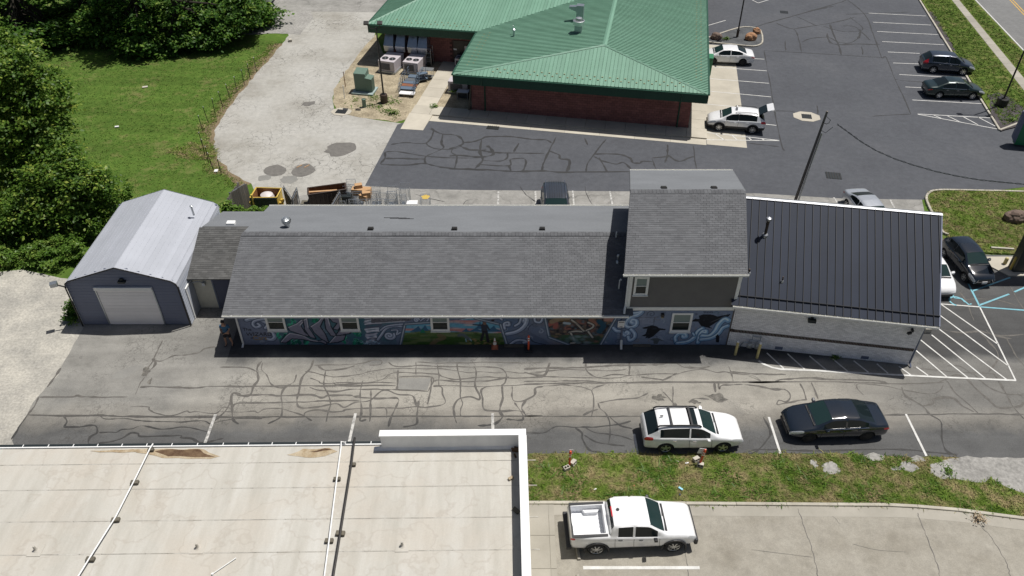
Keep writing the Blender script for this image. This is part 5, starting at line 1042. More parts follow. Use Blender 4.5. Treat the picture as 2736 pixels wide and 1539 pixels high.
def floodlight(parent, x, z, rz=0):
    b = MB(); b.box((x, -.12, z), (.42, .2, .14)); b.box((x, -.05, z + .1), (.14, .1, .12)); b.hexa([(x - .22, -.26, z - .09), (x + .22, -.26, z - .09), (x + .2, -.05, z - .05), (x - .2, -.05, z - .05), (x - .2, -.2, z + .05), (x + .2, -.2, z + .05), (x + .16, -.05, z + .08), (x - .16, -.05, z + .08)]); b.build('wall_light', 'black', parent, world=False, bevel=.02)
floodlight(E_, 4.1, 2.5)
b = MB(); b.box((EW - .55, -.12, 2.55), (.1, .2, .12)); b.box((EW - .68, -.22, 2.42), (.22, .14, .1), rz=.5); b.build('camera_light', 'black', E_, world=False)
# chimney pipe and vents through the black roof
def roof_pipe(parent, x, y, h, r, mats, cap=False, lean=0):
    z = ez(y); b = MB(); b.lathe([(r * 2.3, -.12), (r * 2.2, .05), (r * 1.5, .10)], (x, y, z), 12, 1); b.tube([(x, y, z - .1), (x + lean, y, z + h)], r, 10, 0)
    if cap: b.lathe([(r * 1.9, .0), (r * 1.9, .12), (.001, .2)], (x, y, z + h + .04), 12, 1)
    b.build('vent_pipe', mats, parent, world=False, smooth=True)
roof_pipe(E_, 1.38, 3.2, .95, .075, ['brown_bin', 'alu'], True); roof_pipe(E_, 2.35, 1.0, .35, .035, ['brown_bin', 'alu']); roof_pipe(E_, .62, 1.25, .3, .05, ['brown_bin', 'alu'])

# ---------- C: small connector
Cc = thing('link_building', 'small low shingled link between metal garage and long building', 'building', (-16.7, 35, 0))
b = MB(); b.prism([(-18.25, 34.95), (-15.0, 34.95), (-15.0, 40.9), (-18.25, 40.9)], 0, 2.45); b.build('wall', 'offwhite', Cc)
b = MB(); b.box((-16.45, 34.93, 1.1), (1.2, .05, 2.2)); b.build('door', 'wallgrey', Cc)
b = MB(); b.box((-17.12, 34.92, 1.15), (.09, .06, 2.3)); b.box((-16.45, 34.92, 2.26), (1.3, .06, .08)); b.build('door_frame', 'slatewall', Cc)
Vc = Vector((0, 37.9 - 34.5, 1.25)); SLc = Vc.length; Vc.normalize()
b = MB(); roofslab(b, [(-18.3, 34.5, 2.5), (-15.35, 34.5, 2.5), (-15.35, 37.9, 3.75), (-18.15, 37.9, 3.75)]); b.build('front_roof_deck', 'shingle_b', Cc)
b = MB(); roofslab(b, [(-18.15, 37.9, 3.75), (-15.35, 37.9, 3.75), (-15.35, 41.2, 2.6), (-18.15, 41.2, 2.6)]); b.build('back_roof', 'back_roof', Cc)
shingles(Cc, (-18.3, 34.49, 2.5), (1, 0, 0), Vc, 2.95, SLc, .142, .31, 250, 'shingle_b')
p = G(618, 599, 3.6); b = MB(); b.box((p[0], p[1], p[2] + .06), (.5, .34, .22)); b.build('roof_vent', 'white', Cc, bevel=.03)
p = AY(545, 757, 34.9); b = MB(); b.tube([(p[0], 34.85, p[2] + .1), (p[0] - .25, 34.75, p[2] + .25), (p[0] - .7, 34.7, p[2] + .2)], .025, 6); b.box((p[0], 34.85, p[2]), (.16, .16, .2)); b.build('wall_lamp', 'zinc', Cc)

# ---------- D: metal garage
D = thing('metal_garage', 'pale metal garage with blue grey front and white roll up door', 'garage', (-21.42, 33.45, 0))
gx0, gx1, gy0, gy1, gxm = -24.5, -18.33, 33.45, 41.1, -21.41
prof = [(gx0, 0), (gx0, 2.85), (gx0 + .06, 3.08), (gx0 + .28, 3.27), (gxm, 4.2), (gx1 - .28, 3.27), (gx1 - .06, 3.08), (gx1, 2.85), (gx1, 0)]
b = MB(); n = len(prof); b.add([(x, gy0 + .03, z) for x, z in prof] + [(x, gy0 + .09, z) for x, z in prof], [list(range(n)), list(range(n, 2 * n))[::-1]] + [(i, (i + 1) % n, n + (i + 1) % n, n + i) for i in range(n)]); b.build('front_wall', 'slatewall', D)
dx0, dx1, dz = -22.95, -19.85, 2.75
z = .08
while z < 4.1:
    hw = lambda zz: (gx1 - gx0) / 2 - .05 if zz < 2.85 else ((gx1 - gx0) / 2 - .3) * max(0, (4.2 - zz) / .95) if zz > 3.25 else (gx1 - gx0) / 2 - .2
    w2 = hw(z + .1)
    if w2 > .25:
        spans = [(gxm - w2, dx0 - .03), (dx1 + .03, gxm + w2)] if z < dz - .05 else [(gxm - w2, gxm + w2)]
        for s0, s1 in spans:
            if s1 - s0 > .1: b = MB(); b.hexa([(s0, gy0 - .002, z), (s1, gy0 - .002, z), (s1, gy0 + .03, z), (s0, gy0 + .03, z), (s0, gy0 + .012, z + .17), (s1, gy0 + .012, z + .17), (s1, gy0 + .03, z + .19), (s0, gy0 + .03, z + .19)]); b.build('siding_panel', 'slatewall', D)
    z += .2
for k in range(11):
    z0 = .06 + k * .236; b = MB(); b.box(((dx0 + dx1) / 2, gy0 - .005, z0 + .114), (dx1 - dx0 - .02, .03, .226)); b.build('door_slat', 'rollup', D)
b = MB(); b.box(((dx0 + dx1) / 2, gy0 - .06, dz - .03), (dx1 - dx0 + .08, .14, .2)); b.build('door_hood', 'white', D)
for x in (dx0 - .03, dx1 + .03): b = MB(); b.box((x, gy0 - .02, 1.35), (.06, .06, 2.7)); b.build('door_track', 'zinc', D)
# roof skin in long panels running front to back
for i in range(1, n - 2):
    (xa, za), (xb, zb) = prof[i], prof[i + 1]; L = math.hypot(xb - xa, zb - za); m_ = max(1, round(L / .27))
    for k in range(m_):
        t0, t1 = k / m_, (k + 1) / m_; p, q = (xa + (xb - xa) * t0, za + (zb - za) * t0), (xa + (xb - xa) * t1, za + (zb - za) * t1); nx_, nz_ = -(zb - za) / L, (xb - xa) / L
        b = MB(); f = lambda pt, y, d: (pt[0] + nx_ * d, y, pt[1] + nz_ * d)
        g0, g1 = gy0 - .12, gy1 + .1
        b.hexa([f(p, g0, 0), f(q, g0, 0), f(q, g1, 0), f(p, g1, 0), f(p, g0, .02), f(q, g0, .02), f(q, g1, .02), f(p, g1, .02)])
        e = (q[0] - p[0]) * .12, (q[1] - p[1]) * .12; p2 = (p[0] + e[0], p[1] + e[1])
        b.hexa([f(p, g0, .018), f(p2, g0, .018), f(p2, g1, .018), f(p, g1, .018), f(p, g0, .03), f(p2, g0, .03), f(p2, g1, .03), f(p, g1, .03)]); b.build('roof_panel', 'galv_roof', D)
for side, x in ((-1, gx0), (1, gx1)):
    z = .05
    while z < 2.8:
        b = MB(); o = x; b.hexa([(o, gy0, z), (o + side * .025, gy0, z), (o + side * .025, gy1, z), (o, gy1, z), (o, gy0, z + .2), (o + side * .006, gy0, z + .2), (o + side * .006, gy1, z + .2), (o, gy1, z + .2)]); b.build('side_panel', 'sidewhite', D); z += .205
b = MB(); b.tube([(x, gy0 - .12, z + .0) for x, z in prof], .04, 5); b.build('front_trim', 'darkmetal', D)
b = MB(); b.tube([(x, gy1 + .1, z) for x, z in prof[1:-1]], .04, 5); b.build('back_trim', 'zinc', D)
b = MB(); b.prism([(gx0 + .05, gy1 - .06), (gx1 - .05, gy1 - .06), (gx1 - .05, gy1), (gx0 + .05, gy1)], 0, 3.2); b.build('back_wall', 'slatewall', D)
p = AY(327, 750, gy0); b = MB(); b.box((p[0], gy0 - .1, p[2]), (.4, .2, .13)); b.box((p[0], gy0 - .06, p[2] + .12), (.2, .1, .14)); b.build('wall_light', 'black', D, bevel=.02)
p = G(517, 571, 3.75); b = MB(); b.tube([(p[0], p[1], p[2] - .1), (p[0] - .02, p[1], p[2] + .5)], .06, 8); b.lathe([(.10, .5), (.10, .56), (.001, .62)], p, 10); b.build('vent_pipe', 'steel', D, smooth=True)
for yy in (34.0, 35.1): b = MB(); b.box((gx1 + .05, yy, 1.1), (.06, .09, 2.2)); b.build('door_frame', 'white', D)
b = MB(); b.box((gx1 + .05, 34.55, 2.2), (.06, 1.2, .09)); b.build('door_frame', 'white', D); b = MB(); b.box((gx1 + .035, 34.55, 1.07), (.04, 1.0, 2.12)); b.build('side_door', 'sidewhite', D)
p = AY(140, 745, 33.5)
b = MB(); b.tube([(gx0 - .02, 33.55, 2.65), (gx0 - .25, 33.5, 2.8), (gx0 - .5, 33.45, 2.95)], .04, 6); b.box((gx0 - .62, 33.42, 3.0), (.36, .3, .22), rz=.4, m=1); b.build('yard_light', ['darkmetal', 'zinc'], D)
# ---------- F: red block building with green metal hip roof
Fb = thing('green_roof_building', 'red block building with large green metal hip roof at the back', 'building', FL(0, 0), FA)
b = MB(); b.prism([(0, 0), (17.8, 0), (17.8, 40), (-10.3, 40), (-10.3, 9.2), (0, 9.2)], 0, 3.3); b.build('wall', 'mortar_r', Fb, world=False)
bricks(Fb, FL(0, 0)[:2], FL(17.8, 0)[:2], .13, 3.0, .385, .185, .015, .012, 300, 'cmu', name='block')
bricks(Fb, FL(-10.3, 9.2)[:2], FL(0, 9.2)[:2], .02, 3.0, .385, .185, .015, .012, 0, 'cmu', skip=((6.35, 9.0, -1, 2.3),), name='block')
xl, xr, yf = -1.2, 18.85, -1.05; PX_, PY_, PZ_ = 10.4, 3.57, 5.0; BK = 42
# left slope of main wing is cut by the valley with the side wing
wy = 8.1; vy = lambda x: wy + ((PZ_ - 3.6) * (x - xl) / (PX_ - xl)) / .143
slope_panels(Fb, 'roof_panel', [(xl, yf, 3.6), (xr, yf, 3.6), (PX_, PY_, PZ_)], .3, ['green_roof', 'green_rib_shade'], rib=(.04, .045))
slope_panels(Fb, 'roof_panel', [(xr, yf, 3.6), (xr, BK, 3.6), (PX_, BK, PZ_), (PX_, PY_, PZ_)], .3, ['green_roof', 'green_rib_shade'], rib=(.04, .045))
slope_panels(Fb, 'roof_panel', [(xl, vy(xl), 3.6), (xl, yf, 3.6), (PX_, PY_, PZ_), (PX_, vy(PX_), PZ_)], .3, ['green_roof', 'green_rib_shade'], rib=(.04, .045))
wzt = 5.3; wyt = wy + (wzt - 3.6) / .143; wxl = -11.4; hx = wxl + (wzt - 3.6) / .21
slope_panels(Fb, 'roof_panel', [(wxl, wy, 3.6), (xl, wy, 3.6), (PX_ + 1.5, vy(PX_ + 1.5), 3.6 + .143 * (vy(PX_ + 1.5) - wy)), (hx + 2, vy(PX_ + 1.5), 3.6 + .143 * (vy(PX_ + 1.5) - wy)), (hx, wyt, wzt)], .3, ['green_roof', 'green_rib_shade'], rib=(.04, .045))
slope_panels(Fb, 'roof_panel', [(wxl, wy + 24, 3.6), (wxl, wy, 3.6), (hx, wyt, wzt), (hx, wy + 24, wzt)], .3, ['green_roof', 'green_rib_shade'], rib=(.04, .045))
def cap(p, q, name='hip_cap', w=.13):
    p, q = Vector(p), Vector(q); d = (q - p); s = Vector((d.y, -d.x, 0)).normalized() * w; up = Vector((0, 0, .075)); dn = Vector((0, 0, -.0))
    b = MB(); b.add([p - s + dn, p + up, p + s + dn, q - s + dn, q + up, q + s + dn], [(0, 1, 4, 3), (1, 2, 5, 4), (0, 3, 5, 2), (0, 2, 1), (3, 4, 5)]); b.build(name, 'green_roof', Fb, world=False)
cap((xl, yf, 3.61), (PX_, PY_, PZ_ + .02)); cap((xr, yf, 3.61), (PX_, PY_, PZ_ + .02)); cap((PX_, PY_, PZ_ + .02), (PX_, BK, PZ_ + .02), 'ridge_cap', .2); cap((wxl, wy, 3.61), (hx, wyt, wzt + .02))
def fascia(a, c, h=.78):
    a, c = Vector(a), Vector(c); d = (c - a).normalized(); nrm = Vector((d.y, -d.x)) * .05; L = (c - a).length; k = 0
    b = MB(); q = [a, c, c + nrm, a + nrm]; b.hexa([(p.x, p.y, 3.6 - h) for p in q] + [(p.x, p.y, 3.57) for p in q]); b.build('fascia', 'green_dark', Fb, world=False)
    b = MB()
    while k < L: p = a + d * k + nrm; b.box((p.x, p.y, 3.57 - h / 2), (.03, .03, h - .04), rz=math.atan2(d.y, d.x)); k += .3
    b.build('fascia_ribs', 'green_dark', Fb, world=False, kind='stuff')
    q = [a + nrm, c + nrm, c + nrm * 3.2, a + nrm * 3.2]; b = MB(); b.hexa([(p.x, p.y, 3.49) for p in q] + [(p.x, p.y, 3.585) for p in q]); b.build('gutter', 'green_dark', Fb, world=False)
fascia((xl, yf), (xr, yf)); fascia((xr, yf), (xr, BK)); fascia((wxl, wy), (xl, wy)); fascia((xl, wy), (xl, yf)); fascia((wxl, wy + 24), (wxl, wy))
b = MB(); b.prism([(xl, yf), (xr, yf), (xr, BK), (17.8, BK), (17.8, 0), (0, 0), (0, 9.2), (-10.3, 9.2), (-10.3, BK - 10), (wxl, BK - 10), (wxl, wy), (xl, wy)], 2.83, 2.87); b.build('soffit', 'green_dark', Fb, world=False)
sgd = MB()
def guards(p0, p1, zf_, step, rows, dv):
    p0, p1 = Vector(p0), Vector(p1); L = (p1 - p0).length; d = (p1 - p0) / L; k = .15
    i = 0
    while k < L:
        o = rows[i % len(rows)]; q = p0 + d * k + Vector(dv) * o; sgd.box((q.x, q.y, zf_(q.x, q.y) + .05), (.13, .07, .04)); k += step; i += 1
zfr = lambda x, y: 3.6 + (y - yf) * (1.4 / 4.62); zl = lambda x, y: 3.6 + (x - xl) * (1.4 / 11.6); zr_ = lambda x, y: 3.6 + (xr - x) * (1.4 / 8.45); zw = lambda x, y: 3.6 + .143 * (y - wy)
guards((xl + 3, yf), (xr - 1.5, yf), zfr, .3, [.55, .9], (0, 1)); guards((xr, yf + 2), (xr, 34), zr_, .3, [.55, .95], (-1, 0)); guards((xl, yf + 1.5), (xl, wy - .6), zl, .3, [.8, 1.25], (1, 0)); guards((wxl + 2, wy), (xl - .6, wy), zw, .3, [.6, 1.05], (0, 1))
sgd.build('snow_guard', 'snow', Fb, world=False, kind='stuff')
for x in (1.15, 16.9):
    b = MB(); b.tube([(x, yf - .1, 3.5), (x, yf - .1, 2.85), (x, -.06, 2.7), (x, -.06, .3), (x, -.2, .2)], .06, 4); b.build('downspout', 'green_dark', Fb, world=False)
# wing wall: double door, lamp, silver duct hoods
b = MB()
for k in (0, 1): b.box((-3.35 + k * 1.05 + .1, 9.14, 1.12), (1.02, .06, 2.2))
b.build('double_door', 'darkmetal', Fb, world=False)
b = MB(); b.box((-2.55, 9.09, 1.55), (.3, .02, .42)); b.build('door_notice', 'signwhite', Fb, world=False)
b = MB(); b.box((-3.6, 9.09, 1.4), (.3, .02, .14)); b.build('door_label', 'signwhite', Fb, world=False)
b = MB(); b.box((-3.0, 9.0, 2.55), (.18, .2, .18)); b.build('door_lamp', 'white', Fb, world=False)
for k, x in enumerate((-9.6, -8.5, -7.35, -6.4)):
    b = MB(); b.hexa([(x - .42, 8.0, 1.2), (x + .42, 8.0, 1.2), (x + .42, 9.1, 1.2), (x - .42, 9.1, 1.2), (x - .46, 7.9, 1.75), (x + .46, 7.9, 1.75), (x + .46, 9.15, 1.75), (x - .46, 9.15, 1.75)])
    b.add([(x - .46, 7.9, 1.75), (x + .46, 7.9, 1.75), (x + .46, 9.15, 1.75), (x - .46, 9.15, 1.75), (x - .36, 8.6, 2.8), (x + .36, 8.6, 2.8), (x + .36, 9.15, 2.8), (x - .36, 9.15, 2.8), (x, 8.15, 2.2)], [(0, 1, 8), (1, 5, 8), (5, 4, 8), (4, 0, 8), (1, 2, 6, 5), (2, 3, 7, 6), (3, 0, 4, 7), (4, 5, 6, 7)])
    b.build('duct', 'zinc', Fb, world=False)
def FI(p): d = (p[0] - FO[0], p[1] - FO[1]); return (d[0] * fe[0] + d[1] * fe[1], d[0] * fn[0] + d[1] * fn[1])
# roof exhausts
p = FI(G(1545, 84, 4.75)); z = zl(*p); b = MB(); b.box((p[0], p[1], z + .2), (.62, .62, .7)); b.build('exhaust_curb', 'zinc', Fb, world=False); b = MB(); b.lathe([(.28, .5), (.44, .62), (.5, 1.0), (.44, 1.02), (.3, .75), (.3, 1.1), (.27, 1.22), (.001, 1.27)], (p[0], p[1], z), 16); b.build('exhaust_fan', 'steel', Fb, world=False, smooth=True)
p = FI(G(1548, 55, 4.7)); z = zl(*p); b = MB(); b.box((p[0], p[1] + .3, z + .55), (.62, .6, 1.5)); b.hexa([(p[0] - .95, p[1] + .1, z + 1.0), (p[0] - .31, p[1] + .1, z + .75), (p[0] - .31, p[1] + .55, z + .75), (p[0] - .95, p[1] + .55, z + 1.0), (p[0] - .95, p[1] + .1, z + 1.15), (p[0] - .31, p[1] + .1, z + 1.18), (p[0] - .31, p[1] + .55, z + 1.18), (p[0] - .95, p[1] + .55, z + 1.15)]); b.build('intake_hood', 'zinc', Fb, world=False)
p = FI(G(1373, 92, 4.2)); z = zl(*p); b = MB(); b.tube([(p[0], p[1], z - .1), (p[0], p[1], z + .5)], .09, 8); b.lathe([(.14, .5), (.14, .62), (.001, .7)], (p[0], p[1], z), 10); b.build('vent_pipe', 'zinc', Fb, world=False); b = MB(); b.tube([(p[0] - .15, p[1] + .5, z - .1), (p[0] - .15, p[1] + .5, z + .75)], .04, 6); b.build('vent_pipe', 'white', Fb, world=False)

# ---------- G: foreground building with flat white roof
Gr = math.atan2(21.2 - 20.93, .56 + 21.1)
Gb = thing('flat_roof_building', 'large foreground building with stained white flat roof and corner parapet', 'building', (.55, 21.2, 0), Gr)
RZ = 4.4
b = MB(); b.prism([(0, 0), (-34, 0), (-34, -18), (0, -18)], 0, RZ - .25); b.build('wall', 'offwhite', Gb, world=False)
b = MB(); b.box((-20, .03, 3.2), (28, .05, 1.4)); b.build('back_wall_red', 'cmu', Gb, world=False)
yy = [-.02, -.86, -2.1, -3.55, -4.95, -6.45, -8.0, -9.6, -11.3]
for i in range(len(yy) - 1):
    b = MB(); zz = RZ - .05 + i * .0
    b.hexa([(-34, yy[i + 1], zz - .1), (-.25, yy[i + 1], zz - .1), (-.25, yy[i] - .03, zz - .1), (-34, yy[i] - .03, zz - .1), (-34, yy[i + 1], zz + .03), (-.25, yy[i + 1], zz + .03), (-.25, yy[i] - .03, zz + .02), (-34, yy[i] - .03, zz + .02)]); b.build('roof_sheet', 'membrane', Gb, world=False)
    if i: 
        sb_ = MB(); x = -34
        while x < -.3: sb_.box((x + .4, yy[i] - .012 + .012 * mnoise.noise((x * .8, i, 0)), RZ - .035), (.82, .035 + .03 * mnoise.noise((x * .5, i, 3)), .02)); x += .8
        sb_.build('seam_lap', 'seamdirt', Gb, world=False, kind='stuff')
b = MB(); b.box((-19.4, .0, RZ - .01), (27.4, .05, .06)); b.build('roof_edge_trim', 'white', Gb, world=False)
b = MB(); b.box((-19.4, .11, RZ - .07), (27.4, .15, .1)); b.build('gutter', 'black', Gb, world=False)
x = -32
while x < -6: b = MB(); b.box((x, .10, RZ - .012), (.03, .14, .02)); b.build('gutter_strap', 'white', Gb, world=False); x += 1.03 + random.uniform(-.05, .05)
PT = 5.2
b = MB(); b.box((-2.97, -.125, (RZ + PT) / 2 - .1), (5.9, .23, PT - RZ + .18)); b.build('back_parapet', 'para', Gb, world=False)
b = MB(); b.box((-.125, -9.0, (RZ + PT) / 2 - .1), (.21, 17.6, PT - RZ + .18)); b.build('side_parapet', 'para', Gb, world=False)
b = MB(); b.box((-2.97, -.13, PT + .02), (5.98, .33, .07)); b.build('parapet_cap', 'white', Gb, world=False, bevel=.01)
b = MB(); b.box((-.13, -9.15, PT + .022), (.33, 17.7, .072)); b.build('parapet_cap', 'white', Gb, world=False, bevel=.01)
b = MB(); b.hexa([(-6.25, -.32, RZ - .03), (-.3, -.32, RZ - .03), (-.3, -.24, RZ - .03), (-6.25, -.1, RZ - .03), (-6.2, -.3, RZ + .0), (-.3, -.3, RZ + .04), (-.3, -.24, RZ + .1), (-5.95, -.2, RZ + .12)]); b.build('parapet_flashing', 'para', Gb, world=False)
def GI(px, py, z=RZ):
    p = G(px, py, z); d = Vector((p[0] - .55, p[1] - 21.2)); return (d.x * math.cos(Gr) + d.y * math.sin(Gr), -d.x * math.sin(Gr) + d.y * math.cos(Gr))
def stain(px, mat, z, n=4):
    pts = [GI(*p) for p in px]; b = MB(); pts = wobble(pts, .05, .12, n); b.add([(p[0], p[1], RZ + z) for p in pts], [list(range(len(pts)))]); b.build('roof_stain', mat, Gb, world=False)
stain([(360, 1208), (420, 1200), (500, 1198), (545, 1199), (560, 1206), (588, 1216), (560, 1223), (500, 1226), (430, 1224), (395, 1213)], 'rust2', -.014); stain([(415, 1206), (460, 1200), (535, 1200), (545, 1208), (575, 1216), (520, 1221), (450, 1220), (425, 1212)], 'rust', -.010)
stain([(240, 1205), (300, 1201), (400, 1199), (410, 1205), (330, 1208), (260, 1208)], 'rust2', -.013); stain([(765, 1214), (800, 1206), (810, 1200), (880, 1198), (900, 1206), (870, 1220), (815, 1222), (790, 1218)], 'rust2', -.013); stain([(830, 1206), (870, 1199), (890, 1203), (850, 1207)], 'rust', -.010)
b = MB()
for i in range(40): q = (-.42 + random.gauss(0, .06), -.4 + random.gauss(0, .14)); b.box((q[0], q[1], RZ + random.uniform(0, .08)), (.09, .07, .05), rz=random.uniform(0, 3))
b.build('leaf_litter', 'rust', Gb, world=False, kind='stuff')
for (px, py) in ((528, 1463), (1075, 1458), (96, 1470)):
    q = GI(px, py); b = MB(); b.prism([(q[0] - .25, q[1] - .25), (q[0] + .25, q[1] - .25), (q[0] + .25, q[1] + .25), (q[0] - .25, q[1] + .25)], RZ - .04, RZ - .005); b.lathe([(.14, -.0), (.07, .05), (.05, .10), (.045, .24), (.04, .27), (.001, .28)], (q[0], q[1], RZ - .02), 14); b.build('roof_vent', 'membrane', Gb, world=False)
# pipes lying on blocks across the roof
def roofpipe(label, pts, r, mat, blocks, bmat='block'):
    q = [GI(*p) for p in pts]; w = [Gb.matrix_basis @ Vector((0, 0, 0))]
    t = thing('roof_pipe', label, 'pipe', W[Gb] @ Vector((q[0][0], q[0][1], RZ)), Gr)
    o = q[0]; h = r + .10
    b = MB(); b.tube([(p[0] - o[0], p[1] - o[1], h + (0.02 * math.sin(i * 2))) for i, p in enumerate(q)], r, 8); b.build('pipe', mat, t, world=False, smooth=True)
    for px, py, s in blocks:
        c = GI(px, py); b = MB(); b.box((c[0] - o[0], c[1] - o[1], .05), (.31 * s, .17 * s, .12), rz=random.uniform(-.1, .1)); b.build('support_block', bmat, t, world=False, bevel=.015)
roofpipe('thin white pipe on brown blocks crossing the left of the flat roof', [(411, 1191), (404, 1203), (365, 1280), (312, 1385), (244, 1495), (190, 1580)], .028, 'white', [(404, 1204, .8), (361, 1291, 1), (310, 1391, 1), (243, 1496, 1)])
roofpipe('thin white pipe running beside the dark pipe on the flat roof', [(925, 1188), (913, 1186), (912, 1200), (901, 1283), (882, 1440), (863, 1580)], .03, 'white', [(901, 1282, .9), (880, 1447, 1)])
roofpipe('dark rusty pipe crossing the flat roof over small blocks', [(949, 1176), (947, 1190), (940, 1243), (912, 1420), (888, 1570)], .05, 'darkmetal', [(943, 1243, .8), (910, 1427, 1.1)])
q = GI(600, 1515); t = thing('loose_rod', 'short thin white rod lying loose near the bottom of the flat roof', 'rod', W[Gb] @ Vector((q[0], q[1], RZ + .0)), Gr); b = MB(); b.tube([(-.35, -.28, .02), (.33, .35, .02)], .018, 6); b.lathe([(.04, -.02), (.04, .05)], (-.35, -.28, 0), 8); b.build('rod', 'white', t, world=False)
for (px, py, rz, s, lab) in ((1365, 1279, .6, .22, 'loose red brick lying near the right parapet of the flat roof'), (1379, 1365, -.8, .3, 'dark loose block leaning against the right parapet of the flat roof')):
    q = GI(px, py); p = W[Gb] @ Vector((q[0], q[1], RZ + .0)); bb = MB(); bb.box((p[0], p[1], p[2] + .03), (s, s * .55, .10), rz=rz); solo('loose_brick', bb, 'rust2' if s < .25 else 'block', lab, 'brick', bevel=.008)
q = GI(951, 1180, 4.5)
# ================================================================ VEHICLES
def prof_at(pts, x):
    if x <= pts[0][0]: return pts[0][1]
    for (a, za), (b_, zb) in zip(pts[:-1], pts[1:]):
        if x <= b_: return za + (zb - za) * (x - a) / (b_ - a)
    return pts[-1][1]
def vehicle(name, label, cat, rear, front, s, group=None):
    """s: size and profile; rear/front: ground points of the wheels on the camera side (or ('c', centre, heading))"""
    L, Wd, wb, r = s['L'], s['W'], s['wb'], s['r']; xr_ = -L / 2 + s['ro']; xf = xr_ + wb
    if rear == 'c': ctr, hd = Vector(front[0]), front[1]
    else:
        P, Q = Vector(rear[:2]), Vector(front[:2]); d = (Q - P).normalized(); hd = math.atan2(d.y, d.x)
        perp = Vector((-d.y, d.x)); perp = perp if perp.y > 0 else -perp
        ctr = (P + Q) / 2 - d * ((xr_ + xf) / 2) + perp * (Wd / 2 - .1)
    z0w = s.get('z', .022)
    t = thing(name, label, cat, (ctr[0], ctr[1], z0w), hd, group)
    top, belt, z0 = s['top'], s['belt'], s['z0']
    BODY, TRIM, WS, RW, SIDE, HL, TL, WELL, SUN, BED = range(10)
    mats = [s['paint'], s.get('trim', s['paint']), 'wglass', 'cglass', 'cglass', 'lamp_clear', 'lamp_red', 'well', 'cglass', 'bedliner']
    segs = s['segs']                                                   # list of (x, top_tag, side_tag) : tag of the strip that starts at x
    xs = [q[0] for q in segs] + [L / 2]
    rings = []
    def wat(x):
        e = x / (L / 2); return Wd / 2 * (1 - (s.get('nose', .2) if e > 0 else .13) * max(0, (abs(e) - .58) / .42) ** 2.0)
    for i, x in enumerate(xs):
        zt = prof_at(top, x); zb = min(prof_at(belt, x), zt - .06); h = zt - zb; w = wat(x); tt = min(1, max(0, (h - .10) / .28)); tb = s.get('tumble', .35)
        yw = w * .93; a = [(yw, zb + .035), (yw - tb * h * .82, zt - .075), (yw - tb * h - .07, zt - .012), ((yw - tb * h) * .5, zt + .018), (0, zt + .025)]
        dk = [(w * .93, zb + .6 * h), (w * .86, zt - .012), (w * .72, zt), (w * .4, zt + .018), (0, zt + .024)]
        up = [(p[0] * tt + q[0] * (1 - tt), p[1] * tt + q[1] * (1 - tt)) for p, q in zip(a, dk)]
        half = [(0, z0), (w * .82, z0), (w * .955, z0 + .09), (w * .995, z0 + .30), (w, zb - .11), (w * .975, zb)] + up
        if i in (0, len(xs) - 1):
            zm = (z0 + zt) / 2; half = [(y * .93, zm + (z - zm) * .80) for y, z in half]
        rings.append([(x, y, z) for y, z in half] + [(x, -y, z) for y, z in half[-2:0:-1]])
    n = len(rings[0]); V = [p for q in rings for p in q]; Fc, Mi = [], []
    for i in range(len(xs) - 1):
        tg, sd = segs[i][1], segs[i][2]
        for j in range(n):
            k = j if j < 10 else n - 1 - j                             # half index of the strip
            m = BODY
            if k <= 1: m = TRIM
            elif k == 2 and s.get('clad'): m = TRIM
            if k in (8, 9): m = {'ws': WS, 'rw': RW, 'sun': SUN if k == 9 else SUN}.get(tg, BODY)
            if k == 7 and tg == 'rw' and s.get('widerw'): m = RW
            if k == 6 and sd == 'glass': m = SIDE
            if k == 6 and sd == 'pil': m = TRIM
            if sd == 'head' and k in (4, 5): m = HL
            if sd == 'tail' and k in s.get('tailk', (4,)): m = TL
            Fc.append((i * n + j, i * n + (j + 1) % n, (i + 1) * n + (j + 1) % n, (i + 1) * n + j)); Mi.append(m)
    Fc.append(tuple(range(n))[::-1]); Mi.append(s.get('endm', BODY)); Fc.append(tuple(range((len(xs) - 1) * n, len(xs) * n))); Mi.append(BODY)
    me = bpy.data.meshes.new('shell'); me.from_pydata(V, [], Fc); me.polygons.foreach_set('material_index', Mi)
    for m in mlist(mats): me.materials.append(m)
    bm = bmesh.new(); bm.from_mesh(me); bmesh.ops.recalc_face_normals(bm, faces=bm.faces)
    cl = bm.edges.layers.float.get('crease_edge') or bm.edges.layers.float.new('crease_edge')
    for e in bm.edges:
        ms_ = {f.material_index for f in e.link_faces}
        if len(ms_) > 1 and ms_ & {WS, RW, SIDE, HL, TL, SUN}: e[cl] = 1.0
    vcl = bm.verts.layers.float.get('crease_vert') or bm.verts.layers.float.new('crease_vert')
    for v in bm.verts:
        for mm in (WS, RW, SIDE, SUN):
            if sum(1 for f in v.link_faces if f.material_index == mm) == 1: v[vcl] = 1.0
    bm.to_mesh(me); bm.free()
    o = bpy.data.objects.new('shell', me); COL.objects.link(o); md = o.modifiers.new('s', 'SUBSURF'); md.levels = 2; md.render_levels = 2
    cb = MB()
    for wx in (xr_, xf):
        for sg in (-1, 1):
            R_ = r + s.get('wellgap', .06); m_ = [(wx + R_ * math.cos(a), r + R_ * math.sin(a)) for a in np.linspace(0, 2 * math.pi, 25)[:-1]]; y0, y1 = sg * (Wd / 2 - .32), sg * (Wd / 2 + .3)
            nn = len(m_); cb.add([(x, y0, z) for x, z in m_] + [(x, y1, z) for x, z in m_], [tuple(range(nn)), tuple(range(nn, 2 * nn))[::-1]] + [(i, (i + 1) % nn, nn + (i + 1) % nn, nn + i) for i in range(nn)], WELL)
    cutters = [cb]
